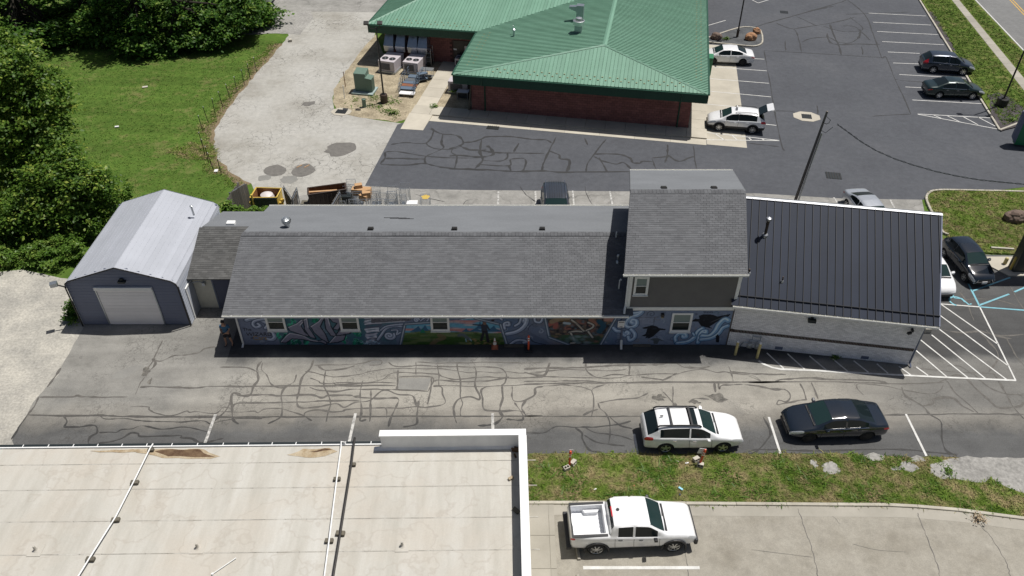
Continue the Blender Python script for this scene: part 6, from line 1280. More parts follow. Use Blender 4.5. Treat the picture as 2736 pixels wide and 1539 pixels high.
    if 'bed' in s:
        x0, x1, hw, zf_ = s['bed']; bb = MB(); bb.hexa([(x0, -hw, zf_), (x1, -hw, zf_), (x1, hw, zf_), (x0, hw, zf_), (x0, -hw, 2), (x1, -hw, 2), (x1, hw, 2), (x0, hw, 2)], BED); cutters.append(bb)
    cos_ = []
    for c in cutters:
        cm = c.mesh('cut', mats); co = bpy.data.objects.new('cut', cm); COL.objects.link(co); cos_.append(co)
        md = o.modifiers.new('b', 'BOOLEAN'); md.object = co; md.operation = 'DIFFERENCE'; md.solver = 'EXACT'
    dg = bpy.context.evaluated_depsgraph_get(); me2 = bpy.data.meshes.new_from_object(o.evaluated_get(dg))
    for c in cos_ + [o]: bpy.data.objects.remove(c)
    # split into parts
    bm = bmesh.new(); bm.from_mesh(me2); bm.faces.ensure_lookup_table()
    def extract(faces, pname, mt, push=0):
        idx = {}; vs, fs = [], []
        for f in faces:
            l = []
            for v in f.verts:
                if v.index not in idx: idx[v.index] = len(vs); vs.append(v.co + v.normal * push)
                l.append(idx[v.index])
            fs.append(l)
        m = bpy.data.meshes.new(pname); m.from_pydata(vs, [], fs)
        for q in mlist(mt): m.materials.append(q)
        m.polygons.foreach_set('use_smooth', [True] * len(fs))
        return m
    rest = [f for f in bm.faces if f.material_index in (BODY, TRIM, WELL, BED)]
    mb_ = extract(rest, 'body', [mats[BODY], mats[TRIM], 'well', 'bedliner']); mp = {BODY: 0, TRIM: 1, WELL: 2, BED: 3}
    mb_.polygons.foreach_set('material_index', [mp[f.material_index] for f in rest]); mb_.set_sharp_from_angle(angle=R(38))
    link(bpy.data.objects.new('body', mb_), t)
    names = {WS: 'windshield', RW: 'rear_window', SIDE: 'side_window', HL: 'headlight', TL: 'tail_light', SUN: 'sunroof'}
    for mi, nm in names.items():
        todo = {f for f in bm.faces if f.material_index == mi}
        while todo:
            st_ = [todo.pop()]; comp = []
            while st_:
                f = st_.pop(); comp.append(f)
                for e in f.edges:
                    for g in e.link_faces:
                        if g in todo: todo.remove(g); st_.append(g)
            if len(comp) > 1: link(bpy.data.objects.new(nm, extract(comp, nm, mats[mi], .004 if mi in (HL, TL) else -.006)), t)
    bm.free()
    # wheels
    sp = s.get('spokes', 6); rimm = s.get('rimm', 'rim'); tyre = None
    for wx in (xr_, xf):
        for sg in (-1, 1):
            yw = sg * (Wd / 2 - .13); b = MB(); wt = .105
            b.lathe([(r * .62, -wt), (r * .9, -wt), (r, -wt * .7), (r, wt * .7), (r * .9, wt), (r * .66, wt)], (0, 0, 0), 24, axis='y')
            if tyre is None: tyre = b.mesh('tyre', 'tyre', smooth=True)
            wo = bpy.data.objects.new('wheel', tyre); wo.location = (wx, yw, r); link(wo, t)
            b = MB(); yo = sg * .100; b.lathe([(0.001, yo + sg * .009), (r * .64, yo + sg * .009)], (0, 0, 0), 24, 1, axis='y'); b.lathe([(r * .60, yo), (r * .67, yo + sg * .02), (r * .67, yo - sg * .05)], (0, 0, 0), 24, 0, axis='y'); b.lathe([(.001, yo + sg * .015), (r * .16, yo + sg * .012), (r * .18, yo - sg * .02)], (0, 0, 0), 12, 0, axis='y')
            for k in range(sp):
                a = 2 * math.pi * k / sp + .3; c_, s_ = math.cos(a), math.sin(a); b.box((c_ * r * .38, yo, s_ * r * .38), (r * .54, .025, r * s.get('spw', .16)), rot=Matrix.Rotation(-a, 3, 'Y'))
            ro = b.build('rim', [rimm, 'rimdark'], wo, world=False, fix=False)
    # mirrors, handles, grille
    xm = s['mirror']; zmi = prof_at(belt, xm) + .08
    for sg in (-1, 1):
        b = MB(); b.hexa([(xm - .08, sg * (wat(xm) - .03), zmi - .07), (xm + .1, sg * (wat(xm) - .03), zmi - .06), (xm + .07, sg * (wat(xm) + .2), zmi - .06), (xm - .08, sg * (wat(xm) + .2), zmi - .07), (xm - .08, sg * (wat(xm) + .02), zmi + .03), (xm + .06, sg * (wat(xm) + .02), zmi + .02), (xm + .05, sg * (wat(xm) + .2), zmi + .08), (xm - .08, sg * (wat(xm) + .2), zmi + .09)]); b.build('side_mirror', s.get('mirm', s['paint']), t, world=False, smooth=True, bevel=.02)
        for hx_ in s['handles']:
            b = MB(); zz = prof_at(belt, hx_) - .10; b.box((hx_, sg * (wat(hx_) + .012), zz), (.17, .03, .03)); b.build('door_handle', s.get('handm', s['paint']), t, world=False)
        for dx in s.get('seams', ()):
            b = MB(); zz = prof_at(belt, dx) - .04
            b.tube([(dx, sg * (wat(dx) * .98 + .004), zz), (dx, sg * (wat(dx) + .002), zz - .14), (dx + .02, sg * (wat(dx) + .0), z0 + .33), (dx + .05, sg * (wat(dx) * .965 + .004), z0 + .16)], .007, 4); b.build('door_seam', 'trim', t, world=False)
    b = MB(); zg = prof_at(top, L / 2) - .22; b.box((L / 2 - .015, 0, zg), (.08, Wd * .42, .13)); b.box((L / 2 - .0, 0, z0 + .18), (.07, Wd * .6, .14)); b.build('grille', 'trim', t, world=False, bevel=.02)
    b = MB(); b.box((-L / 2 + .02, 0, z0 + .22), (.08, Wd * .62, .16)); b.build('rear_bumper_trim', s.get('trim', 'trim'), t, world=False, bevel=.03)
    if s.get('wipers', True):
        xc = s['cowl']; zc = prof_at(top, xc) + .03; b = MB(); b.tube([(xc + .03, Wd * .34, zc + .0), (xc - .02, .02, zc + .035)], .014, 4); b.tube([(xc + .04, -.05, zc + .01), (xc - .01, -Wd * .34, zc + .02)], .014, 4); b.build('wiper', 'trim', t, world=False)
        b = MB(); b.box((xc + .03, 0, zc - .025), (.10, Wd * .72, .05)); b.build('cowl_panel', 'trim', t, world=False, bevel=.02)
    t['_s'] = 0; del t['_s']
    return t
def sedan(L=4.85, W_=1.83, wb=2.82, H=1.44, ro=1.05, r=.33, paint='cp', **kw):
    h = L / 2
    d = dict(L=L, W=W_, wb=wb, ro=ro, r=r, z0=.19, paint=paint,
        top=[(-h, .88), (-h + .12, 1.0), (-h + .55, 1.03), (-h + .72, 1.06), (-h + 1.55, H - .05), (-h + 2.0, H), (-h + 2.55, H), (-h + 2.95, H - .06), (-h + 3.62, 1.02), (-h + 3.75, .97), (h - .45, .84), (h - .12, .74), (h, .62)],
        belt=[(-h, .84), (-h + 1, .95), (0, .91), (h - 1.0, .86), (h - .2, .70), (h, .58)],
        segs=[(-h, 'b', 'tail'), (-h + .10, 'b', 'tail'), (-h + .38, 'b', 'b'), (-h + .72, 'b', 'b'), (-h + .78, 'rw', 'b'), (-h + 1.15, 'rw', 'glass'), (-h + 1.5, 'rw', 'glass'), (-h + 1.58, 'b', 'glass'), (-h + 2.18, 'b', 'pil'), (-h + 2.26, 'b', 'glass'), (-h + 2.85, 'b', 'glass'), (-h + 2.93, 'ws', 'glass'), (-h + 3.3, 'ws', 'b'), (-h + 3.62, 'b', 'b'), (-h + 3.72, 'b', 'b'), (h - .62, 'b', 'head'), (h - .15, 'b', 'head')],
        mirror=-h + 3.2, handles=(-h + 1.55, -h + 2.45), seams=(-h + 2.22, -h + 3.35), cowl=-h + 3.68, tailk=(4,))
    d.update(kw); return d
def wagon(L=4.8, W_=1.83, wb=2.745, H=1.60, ro=1.05, r=.35, paint='cp', hood=1.02, **kw):
    h = L / 2
    d = dict(L=L, W=W_, wb=wb, ro=ro, r=r, z0=.22, paint=paint,
        top=[(-h, 1.02), (-h + .10, 1.12), (-h + .62, H - .10), (-h + .80, H - .02), (-h + 1.5, H), (-h + 2.35, H - .01), (-h + 2.72, H - .08), (-h + 3.42, hood + .07), (-h + 3.55, hood + .02), (h - .45, hood - .12), (h - .12, hood - .22), (h, hood - .36)],
        belt=[(-h, .98), (-h + 1, 1.03), (0, .97), (h - 1.0, .92), (h - .2, .74), (h, .60)],
        segs=[(-h, 'b', 'tail'), (-h + .08, 'b', 'tail'), (-h + .14, 'rw', 'tail'), (-h + .40, 'rw', 'b'), (-h + .62, 'b', 'b'), (-h + .72, 'b', 'glass'), (-h + 1.2, 'b', 'glass'), (-h + 1.24, 'b', 'glass'), (-h + 2.1, 'b', 'pil'), (-h + 2.17, 'b', 'glass'), (-h + 2.62, 'b', 'glass'), (-h + 2.72, 'ws', 'glass'), (-h + 3.1, 'ws', 'b'), (-h + 3.40, 'b', 'b'), (-h + 3.52, 'b', 'b'), (h - .62, 'b', 'head'), (h - .15, 'b', 'head')],
        mirror=-h + 3.0, handles=(-h + 1.42, -h + 2.35), seams=(-h + 2.13, -h + 3.2), cowl=-h + 3.47, tailk=(4, 5), widerw=True)
    d.update(kw); return d
MT['p_white'] = simple('white_car_paint', (.78, .78, .78), .3, coat=1); MT['p_black'] = simple('black_car_paint', (.010, .015, .023), .12, 0, coat=1); MT['p_blue'] = simple('dark_blue_paint', (.030, .042, .062), .3, .3, coat=1)
MT['p_green'] = simple('dark_green_paint', (.010, .026, .024), .3, .3, coat=1); MT['p_silver'] = simple('silver_paint', (.52, .54, .57), .32, .5, coat=1); MT['p_grey'] = simple('grey_paint', (.055, .062, .075), .3, .4, coat=1)
def rails(t, x0, x1, y, z, bars=(), mat='trim', r=.028):
    for sg in (-1, 1):
        b = MB(); b.tube([(x0, sg * y, z - .05), (x0 + .12, sg * y, z + .04), ((x0 + x1) / 2, sg * y, z + .055), (x1 - .12, sg * y, z + .03), (x1, sg * y, z - .06)], r, 6); b.build('roof_rail', mat, t, world=False, smooth=True)
    for x in bars: b = MB(); b.box((x, 0, z + .065), (.10, 2 * y, .035)); b.build('cross_bar', mat, t, world=False, bevel=.01)
hh = 2.4
s = wagon(paint='p_white', handm='chrome', spokes=5, spw=.24)
s['segs'] = [q for q in s['segs']]; i_ = [k for k, q in enumerate(s['segs']) if abs(q[0] - (-hh + 2.1)) < .01][0]; s['segs'][i_] = (-hh + 2.1, 'sun', 'pil'); s['segs'][i_ + 1] = (-hh + 2.17, 'sun', 'glass'); s['segs'].insert(i_ + 2, (-hh + 2.5, 'b', 'glass'))
wag = vehicle('station_wagon', 'white station wagon with black roof bars parked facing right by the grass strip', 'car', G(1775, 1208), G(1927, 1206), s)
rails(wag, -1.85, .25, .60, 1.60, (-1.15, -.2), r=.042)
b = MB(); b.box((-1.55, 0, 1.66), (.14, .04, .05)); b.build('roof_antenna', 'trim', wag, world=False)
s = sedan(paint='p_black', rimm='rimdark', handm='p_black', z=.022)
bs = vehicle('sedan', 'glossy black sedan facing left beside the white station wagon', 'car', G(2311, 1176), G(2156, 1181), s)
for sg in (-1, 1): b = MB(); b.tube([(-1.3, sg * .885, .965), (-.4, sg * .90, .945), (.75, sg * .885, .915)], .012, 4); b.build('chrome_strip', 'chrome', bs, world=False)
# pickup
L = 5.38; h = L / 2
s = dict(L=L, W=1.9, wb=3.3, ro=1.12, r=.39, z0=.34, paint='p_white', trim='trim', clad=False, wellgap=.09,
    top=[(-h, 1.20), (-h + .05, 1.24), (-h + 1.62, 1.27), (-h + 1.66, 1.27), (-h + 1.72, 1.66), (-h + 1.85, 1.78), (-h + 2.5, 1.81), (-h + 3.1, 1.79), (-h + 3.35, 1.72), (-h + 3.98, 1.24), (-h + 4.1, 1.19), (h - .42, 1.13), (h - .12, 1.05), (h, .85)],
    belt=[(-h, 1.16), (-h + 1.6, 1.19), (0, 1.13), (h - 1, 1.06), (h - .1, .92), (h, .8)], tumble=.22,
    segs=[(-h, 'b', 'tail'), (-h + .06, 'b', 'tail'), (-h + .2, 'b', 'b'), (-h + .8, 'b', 'b'), (-h + 1.60, 'b', 'b'), (-h + 1.66, 'b', 'b'), (-h + 1.70, 'rw', 'b'), (-h + 1.80, 'b', 'b'), (-h + 1.98, 'b', 'glass'), (-h + 2.6, 'b', 'b'), (-h + 2.7, 'b', 'glass'), (-h + 3.22, 'b', 'glass'), (-h + 3.32, 'ws', 'glass'), (-h + 3.65, 'ws', 'b'), (-h + 3.96, 'b', 'b'), (-h + 4.08, 'b', 'b'), (h - .4, 'b', 'head'), (h - .1, 'b', 'head')],
    mirror=-h + 3.55, handles=(-h + 2.08, -h + 2.95), seams=(-h + 1.86, -h + 2.66, -h + 3.75), cowl=-h + 4.02, mirm='trim', handm='trim', nose=.12, bed=(-h + .14, -h + 1.50, .70, .80), spokes=8, spw=.12, z=.03)
pk = vehicle('pickup_truck', 'white crew cab pickup truck with open empty bed on the concrete lot', 'pickup', G(1591, 1480), G(1796, 1472), s)
for k in range(7): b = MB(); b.box((-h + .82, -.6 + k * .2, .805), (1.3, .11, .025)); b.build('bed_rib', 'bedliner', pk, world=False)
for sg in (-1, 1):
    b = MB(); b.prism([(-h + .65, sg * .70), (-h + .75, sg * .52), (-h + 1.3, sg * .52), (-h + 1.4, sg * .70)], .8, 1.0); b.build('wheel_house', 'bedliner', pk, world=False)
    b = MB(); b.box((-h + .82, sg * .80, 1.262), (1.5, .11, .035)); b.build('bed_rail_cap', 'trim', pk, world=False)
    b = MB(); R2 = .39 + .12; wx = -h + 1.12
    for wx in (-h + 1.12, -h + 1.12 + 3.3):
        bb = MB(); bb.tube([(wx + R2 * math.cos(a), sg * .945, .39 + R2 * math.sin(a)) for a in np.linspace(-.25, 3.39, 14)], .045, 5); bb.build('wheel_arch', 'trim', pk, world=False)
b = MB(); b.box((-h + .10, 0, 1.235), (.07, 1.56, .04)); b.build('tailgate_cap', 'trim', pk, world=False)
b = MB(); b.box((-h - .05, 0, .52), (.22, 1.78, .2)); b.build('rear_bumper', 'trim', pk, world=False, bevel=.03)
b = MB(); b.box((h - .02, 0, .62), (.16, 1.8, .34)); b.build('front_bumper', 'trim', pk, world=False, bevel=.05)
b = MB(); b.box((-h + 1.78, 0, 1.755), (.05, .5, .04)); b.build('brake_light', 'lamp_red', pk, world=False)
b = MB(); b.lathe([(.07, .0), (.05, .03), (.001, .035)], (-h + 2.05, .05, 1.835), 10); b.build('roof_antenna', 'trim', pk, world=False)
# cars at the green-roofed building
s = sedan(L=4.65, wb=2.7, H=1.44, paint='p_white', spokes=5, rimm='rimdark', z=.03); vehicle('sedan', 'white sedan nosed in under the edge of the green roof', 'car', G(1981, 176), G(1904, 172.7), s)
s = wagon(L=4.48, W_=1.8, wb=2.665, H=1.6, ro=.92, paint='p_white', trim='trim', clad=True, spokes=8, spw=.1, hood=1.05, z=.03); s['segs'] = [(q[0] + .16 - .0, q[1], q[2]) if 0 < i < len(s['segs']) - 2 else q for i, q in enumerate(s['segs'])]
hs = 2.24; s = wagon(L=4.48, W_=1.8, wb=2.6, H=1.6, ro=.95, paint='p_white', trim='trim', clad=True, spokes=8, spw=.1, hood=1.05, z=.03)
sv = vehicle('suv', 'small white suv with its rear hatch raised beside the green roofed building', 'car', G(2006, 357.4), G(1920, 350.5), s)
b = MB(); b.hexa([(-hs - .28, -.62, 1.60), (-hs + .62, -.60, 1.60), (-hs + .62, .60, 1.60), (-hs - .28, .62, 1.60), (-hs - .30, -.62, 1.68), (-hs + .62, -.60, 1.63), (-hs + .62, .60, 1.63), (-hs - .30, .62, 1.68)])
b = MB(); hb = [(-hs + .60, 1.56), (-hs + .05, 1.92), (-hs - .42, 2.08), (-hs - .52, 1.92)]
for (xa, za), (xb, zb), m in ((hb[0], hb[1], 1), (hb[1], hb[2], 0), (hb[2], hb[3], 0)): b.hexa([(xa, -.62, za - .05), (xb, -.62, zb - .05), (xb, .62, zb - .05), (xa, .62, za - .05), (xa, -.62, za), (xb, -.62, zb), (xb, .62, zb), (xa, .62, za)], m)
b.build('raised_hatch', ['p_white', 'cglass'], sv, world=False, bevel=.02)
b = MB(); b.hexa([(-hs + .06, -.6, .75), (-hs + .5, -.55, 1.5), (-hs + .5, .55, 1.5), (-hs + .06, .6, .75), (-hs - .03, -.6, .75), (-hs + .42, -.55, 1.52), (-hs + .42, .55, 1.52), (-hs - .03, .6, .75)]); b.build('boot_opening', 'well', sv, world=False)
b = MB(); b.hexa([(.0, -.2, 1.62), (.16, -.2, 1.62), (.16, .2, 1.62), (.0, .2, 1.62), (.05, -.16, 1.86), (.11, -.16, 1.86), (.11, .16, 1.86), (.05, .16, 1.86)]); b.build('roof_sign', 'signwhite', sv, world=False); rails(sv, -1.5, .2, .58, 1.60, (), 'trim', .02)
for sg in (-1, 1):
    for wx in (-hs + .95, -hs + .95 + 2.6): bb = MB(); bb.tube([(wx + .44 * math.cos(a), sg * .89, .35 + .44 * math.sin(a)) for a in np.linspace(-.2, 3.34, 14)], .045, 5); bb.build('wheel_arch', 'trim', sv, world=False)
s = wagon(L=4.55, W_=1.82, wb=2.55, H=1.66, ro=1.0, paint='p_blue', spokes=7, handm='chrome', hood=1.05, tailk=(4, 5, 6), z=.03); bl = vehicle('suv', 'dark blue suv parked nose to the kerb beside the grass verge', 'car', G(2489.5, 196.3), G(2568, 201.7), s)
for sg in (-1, 1): b = MB(); b.tube([(-1.45, sg * .84, 1.06), (-.4, sg * .885, 1.01), (.7, sg * .87, .97)], .014, 4); b.build('chrome_strip', 'chrome', bl, world=False)
s = sedan(L=4.83, W_=1.82, wb=2.775, H=1.47, paint='p_green', spokes=8, handm='chrome', z=.03); gc = vehicle('sedan', 'dark green sedan parked nose to the kerb in front of the light pole', 'car', G(2505, 264), G(2593.8, 266.6), s)
for sg in (-1, 1): b = MB(); b.tube([(-1.3, sg * .88, .965), (-.4, sg * .895, .945), (.75, sg * .88, .915)], .012, 4); b.build('chrome_strip', 'chrome', gc, world=False)
# behind the long roof
a_, c_ = G(1481, 476, 1.75), G(1485, 524, 1.75)
s = wagon(L=4.9, W_=1.95, wb=2.85, H=1.78, ro=1.0, paint='p_grey', hood=1.12, tumble=.2, z=.03); gs_ = vehicle('suv', 'dark grey suv facing the camera half hidden behind the long shingle roof', 'car', 'c', ((2.93, 44.35), R(-90)), s); rails(gs_, -1.9, .3, .66, 1.78, (), 'chrome', .02)
for k in range(6): b = MB(); b.box((-.8, -.4 + k * .16, 1.80), (2.1, .02, .012)); b.build('roof_groove', 'trim', gs_, world=False)
s = sedan(L=4.6, W_=1.78, wb=2.65, H=1.40, paint='p_silver', z=.03); vehicle('coupe', 'silver coupe with rear spoiler half hidden behind the black metal roof', 'car', 'c', ((24.0, 44.3), R(-90) + .10), s)
b = MB()
s = sedan(L=4.6, W_=1.8, wb=2.68, H=1.46, paint='p_white', z=.022); vehicle('sedan', 'white sedan half hidden behind the right end of the black roof', 'car', 'c', ((25.42, 37.9), R(-90) + .03), s)
s = wagon(L=3.9, W_=1.68, wb=2.45, H=1.5, ro=.7, paint='p_black', hood=.98, r=.3, z=.022); s['top'] = [(x if x < 0 else x, z) for x, z in s['top']]
h2 = 1.95
s.update(top=[(-h2, 1.0), (-h2 + .1, 1.1), (-h2 + .5, 1.42), (-h2 + .7, 1.49), (-h2 + 1.4, 1.51), (-h2 + 1.95, 1.48), (-h2 + 2.2, 1.42), (-h2 + 2.85, 1.04), (-h2 + 2.98, .98), (h2 - .4, .86), (h2 - .1, .75), (h2, .62)], belt=[(-h2, .95), (0, .92), (h2 - .8, .84), (h2, .55)],
    segs=[(-h2, 'b', 'tail'), (-h2 + .08, 'b', 'tail'), (-h2 + .14, 'rw', 'b'), (-h2 + .48, 'b', 'b'), (-h2 + .62, 'b', 'glass'), (-h2 + 1.35, 'b', 'pil'), (-h2 + 1.42, 'b', 'glass'), (-h2 + 2.1, 'b', 'glass'), (-h2 + 2.2, 'ws', 'glass'), (-h2 + 2.5, 'ws', 'b'), (-h2 + 2.84, 'b', 'b'), (-h2 + 2.95, 'b', 'b'), (h2 - .55, 'b', 'head'), (h2 - .14, 'b', 'head')], mirror=-h2 + 2.4, handles=(-h2 + 1.0, -h2 + 1.75), seams=(-h2 + 1.38,), cowl=-h2 + 2.9)
bh = vehicle('hatchback', 'small black hatchback facing the camera in the blue striped bay', 'car', 'c', ((28.25, 38.7), R(-90) + .08), s)
b = MB(); b.box((h2 + .03, 0, .42), (.03, .32, .16)); b.build('number_plate', 'signwhite', bh, world=False)
for sg in (-1, 1): b = MB(); b.tube([(h2 + .0, sg * .42, .62), (h2 + .02, sg * .5, .48), (h2 - .03, sg * .66, .36)], .02, 5); b.build('chrome_trim', 'chrome', bh, world=False)
# white trailer at the top edge, left of the drive
tr = thing('box_trailer', 'white box trailer at the top edge beside the grey gravel patch', 'trailer', (-28.6, 85.3, .01), 0)
b = MB(); b.box((-1.6, .6, 1.75), (8.6, 2.4, 2.5)); b.build('box_body', 'signwhite', tr, world=False, bevel=.04)
b = MB(); b.box((-1.6, .6, .45), (8.2, 2.0, .12)); b.build('chassis', 'black', tr, world=False)
for x in (-2.3, -1.4):
    for y in (-.5, 1.7): b = MB(); b.lathe([(.2, -.1), (.38, -.1), (.38, .1), (.2, .1)], (x, y, .38), 16, axis='y'); b.build('wheel', 'tyre', tr, world=False)
# ================================================================ TREES, SHRUBS, WEEDS
def leafcloud(centres, radii, per, size, seed, flat=.75, pad=.42, up=1.0):
    """leaves gathered in flattish sprays round the outside of each lobe, with a sparse dark filling"""
    r = np.random.default_rng(seed); Cn, Ou = [], []
    for (c, R_), k in zip(zip(centres, radii), per):
        ns = max(5, int(k * .86 / 60)); d = r.normal(size=(ns, 3)); d[:, 2] = np.abs(d[:, 2]) * np.where(r.random(ns) < .72, 1, -1); d /= np.linalg.norm(d, axis=1)[:, None]
        sub = np.array(c) + d * np.array([R_, R_, R_ * flat]) * np.where(r.random((ns, 1)) < .14, r.uniform(1.05, 1.38, (ns, 1)), r.uniform(.62, 1.06, (ns, 1))); m = int(k * .86 / ns); pw = pad * r.uniform(.6, 1.3, (ns, 1))
        q = r.normal(size=(ns, m, 3)) * pw[:, :, None] * np.array([.62, .62, .20]); q[:, :, 2] -= .35 * (q[:, :, 0] ** 2 + q[:, :, 1] ** 2)
        Cn.append((sub[:, None, :] + q).reshape(-1, 3)); Ou.append(np.repeat(d, m, 0))
        f = r.normal(size=(int(k * .14), 3)); f /= np.linalg.norm(f, axis=1)[:, None]; Cn.append(np.array(c) + f * R_ * r.uniform(.1, .8, (len(f), 1)) * np.array([1, 1, flat])); Ou.append(f)
    P = np.concatenate(Cn); O = np.concatenate(Ou); n = len(P)
    nrm = O * .35 + r.normal(size=(n, 3)) * .5 + np.array([0, 0, up]); nrm /= np.linalg.norm(nrm, axis=1)[:, None]
    t = np.cross(nrm, r.normal(size=(n, 3))); t /= np.linalg.norm(t, axis=1)[:, None]; s_ = np.cross(nrm, t)
    sz = size * r.uniform(.55, 1.35, (n, 1)); a, b = t * sz * .5, s_ * sz * .3
    V = np.stack([P - a, P + b, P + a * 1.15 - nrm * sz * .12, P - b], 1).reshape(-1, 3)
    return V, np.arange(n * 4).reshape(-1, 4)
def tree(name, label, loc, trunk_h, r0, lobes, n, size, mat, seed, group=None, cat='tree', flat=.75, pad=.55):
    t = thing(name, label, cat, loc, 0, group); rd = random.Random(seed); b = MB()
    b.tube([(0, 0, -.1), (.1, .05, trunk_h * .4), (-.05, .1, trunk_h)], [r0 * 1.3, r0, r0 * .6], 8)
    for (c, R_) in lobes:
        p = (rd.uniform(-.1, .1), rd.uniform(-.1, .1), trunk_h * rd.uniform(.4, .95)); q = Vector(c)
        b.tube([p, (p[0] * .4 + q.x * .6, p[1] * .4 + q.y * .6, p[2] * .5 + q.z * .5), q], [r0 * .45, r0 * .3, r0 * .1], 6)
    b.build('trunk', 'bark', t, world=False, smooth=True)
    tot = sum(R_ ** 2 for c, R_ in lobes); V, Fq = leafcloud([c for c, R_ in lobes], [R_ for c, R_ in lobes], [int(n * R_ ** 2 / tot) for c, R_ in lobes], size, seed, flat, pad)
    o = np_mesh('crown', V, Fq, mat, t); return t
rd = random.Random(4)
def lobeset(H_, w, k, seed, z0=.35):
    r = random.Random(seed); L_ = [((0, 0, H_ * .72), w * .62)]
    for i in range(k):
        a = 2.4 * i + r.uniform(-.4, .4); zz = H_ * (z0 + (1 - z0) * (i + .5) / k); rr = w * (1 - .55 * ((i + .5) / k)) * r.uniform(.65, 1.0); L_.append(((rr * math.cos(a), rr * math.sin(a), zz - w * .25), w * r.uniform(.30, .46)))
        for i in range(4): a = 1.57 * i + r.uniform(-.3, .3); L_.append(((w * .6 * math.cos(a), w * .6 * math.sin(a), w * .28), w * .36))
    return L_
# left group near the garage
def at(px, py, Y): p = AY(px, py, Y); return p
def hung(base, pxs, Y0):
    """lobes placed at surveyed spots: (px, py, Y, radius)"""
    out = []
    for px, py, Y, r_ in pxs: p = AY(px, py, Y); out.append(((p[0] - base[0], p[1] - base[1], p[2]), r_))
    return out
b1 = (-33.0, 47.0, 0)
tree('leafy_tree', 'tall bright leafy tree at the left edge of the lawn', b1, 6.5, .32, hung(b1, [(10, 185, 47, 2.4), (-90, 160, 48, 2.8), (95, 260, 46.5, 2.0), (20, 320, 46, 2.3), (120, 360, 45.5, 1.7), (-60, 400, 46, 2.6), (60, 440, 45, 1.9), (-120, 280, 47, 2.6), (105, 225, 48, 1.3), (-40, 500, 45, 2.2)], 47), 52000, .24, 'leaf_t', 11, flat=.85)
b2 = (-29.8, 43.2, 0)
tree('leafy_tree', 'broad leafy tree between the metal garage and the lawn', b2, 4.0, .28, hung(b2, [(150, 440, 43.5, 1.5), (225, 480, 43.2, 1.4), (100, 540, 42.5, 1.7), (185, 560, 42.5, 1.5), (250, 560, 43, 1.2), (40, 560, 42.5, 1.8), (140, 630, 42, 1.4), (225, 620, 42.2, 1.1), (60, 640, 42, 1.5), (-40, 600, 42.5, 2.0), (-30, 680, 42, 1.5), (282, 500, 43.6, .8), (275, 600, 43.2, .8)], 43), 50000, .22, 'leaf_t', 12, flat=.8)
# woods along the back of the lawn
wg = 'trees of the wood behind the lawn'
wl = [(-62, 74, 13, 5.2, 'dark dense tree at the far left end of the wood'), (-54, 77, 14, 5.4, 'second dark tree from the left in the wood behind the lawn'), (-47, 74.5, 13, 5.0, 'dark tree at the middle of the wood casting shade on the lawn'), (-40.5, 78, 15, 5.2, 'tall dark tree standing behind the middle of the wood'), (-35.5, 74.5, 13, 4.2, 'dark tree left of the lit bushy tree in the wood'), (-29, 79, 14, 4.6, 'tall tree behind the lit bushy tree at the wood edge')]
for i, (x, y, H_, w, lab) in enumerate(wl): tree('wood_tree', lab, (x, y, 0), H_ * .4, .2, lobeset(H_, w, 12, 30 + i, .12), 24000, .40, 'leaf_d', 40 + i, wg, pad=.8)
b3 = (-31.5, 73.2, 0); tree('bushy_tree', 'lit bushy tree with low branches at the right end of the wood', b3, 5, .28, hung(b3, [(400, 60, 74, 1.7), (470, 60, 74, 1.9), (545, 50, 74.5, 1.9), (610, 40, 75, 1.7), (640, 25, 75.5, 1.5), (420, 110, 72.4, 1.3), (480, 110, 72.6, 1.4), (540, 105, 72.8, 1.4), (600, 85, 73.5, 1.3), (650, 50, 75, 1.1), (395, 135, 72, .8), (455, 135, 72, .8), (510, 20, 75, 1.8), (640, 10, 76, 1.6)], 73), 36000, .30, 'leaf_d', 51)
b = MB()
# undergrowth by the garage and along the gravel
def shrub(name, label, c, lobes, n, size, mat, seed, cat='shrub', group=None): 
    t = thing(name, label, cat, c, 0, group); b = MB()
    for q, R_ in lobes: b.tube([(q[0] * .2, q[1] * .2, -.02), (q[0], q[1], q[2])], [.025, .01], 5)
    b.build('stem', 'bark', t, world=False); tot = sum(R_ ** 2 for q, R_ in lobes)
    V, Fq = leafcloud([q for q, R_ in lobes], [R_ for q, R_ in lobes], [int(n * R_ ** 2 / tot) for q, R_ in lobes], size, seed, .8, .22); np_mesh('foliage', V, Fq, mat, t); return t
r_ = random.Random(8)
for i, (px, py, n, lab) in enumerate(((15, 712, 4, 'low weedy bush at the left edge above the gravel yard'), (95, 705, 4, 'tall green weeds between gravel yard and leafy tree'), (165, 700, 4, 'dark weedy bush just left of the garage roof'), (215, 690, 3, 'small bush tucked against the garage left wall'), (250, 640, 3, 'bush behind the garage left eave'), (300, 560, 3, 'bush at the rear left corner of the garage'))):
    c = G(px, py); shrub('weedy_shrub', lab, c, [((r_.uniform(-1.0, 1.0), r_.uniform(-.5, .7), r_.uniform(.3, 1.1)), r_.uniform(.5, .8)) for k in range(n + 2)], 2600, .17, 'leaf_w', 60 + i, group='bushes left of the garage')
c = G(208, 852); shrub('spiky_shrub', 'small dark green shrub at the front left corner of the garage', (c[0] - .05, c[1], 0), [((-.1, -.1, .35), .4), ((.0, .1, .8), .38), ((-.35, -.2, .25), .3), ((.1, 0, 1.2), .22)], 1500, .14, 'leaf_d', 71)
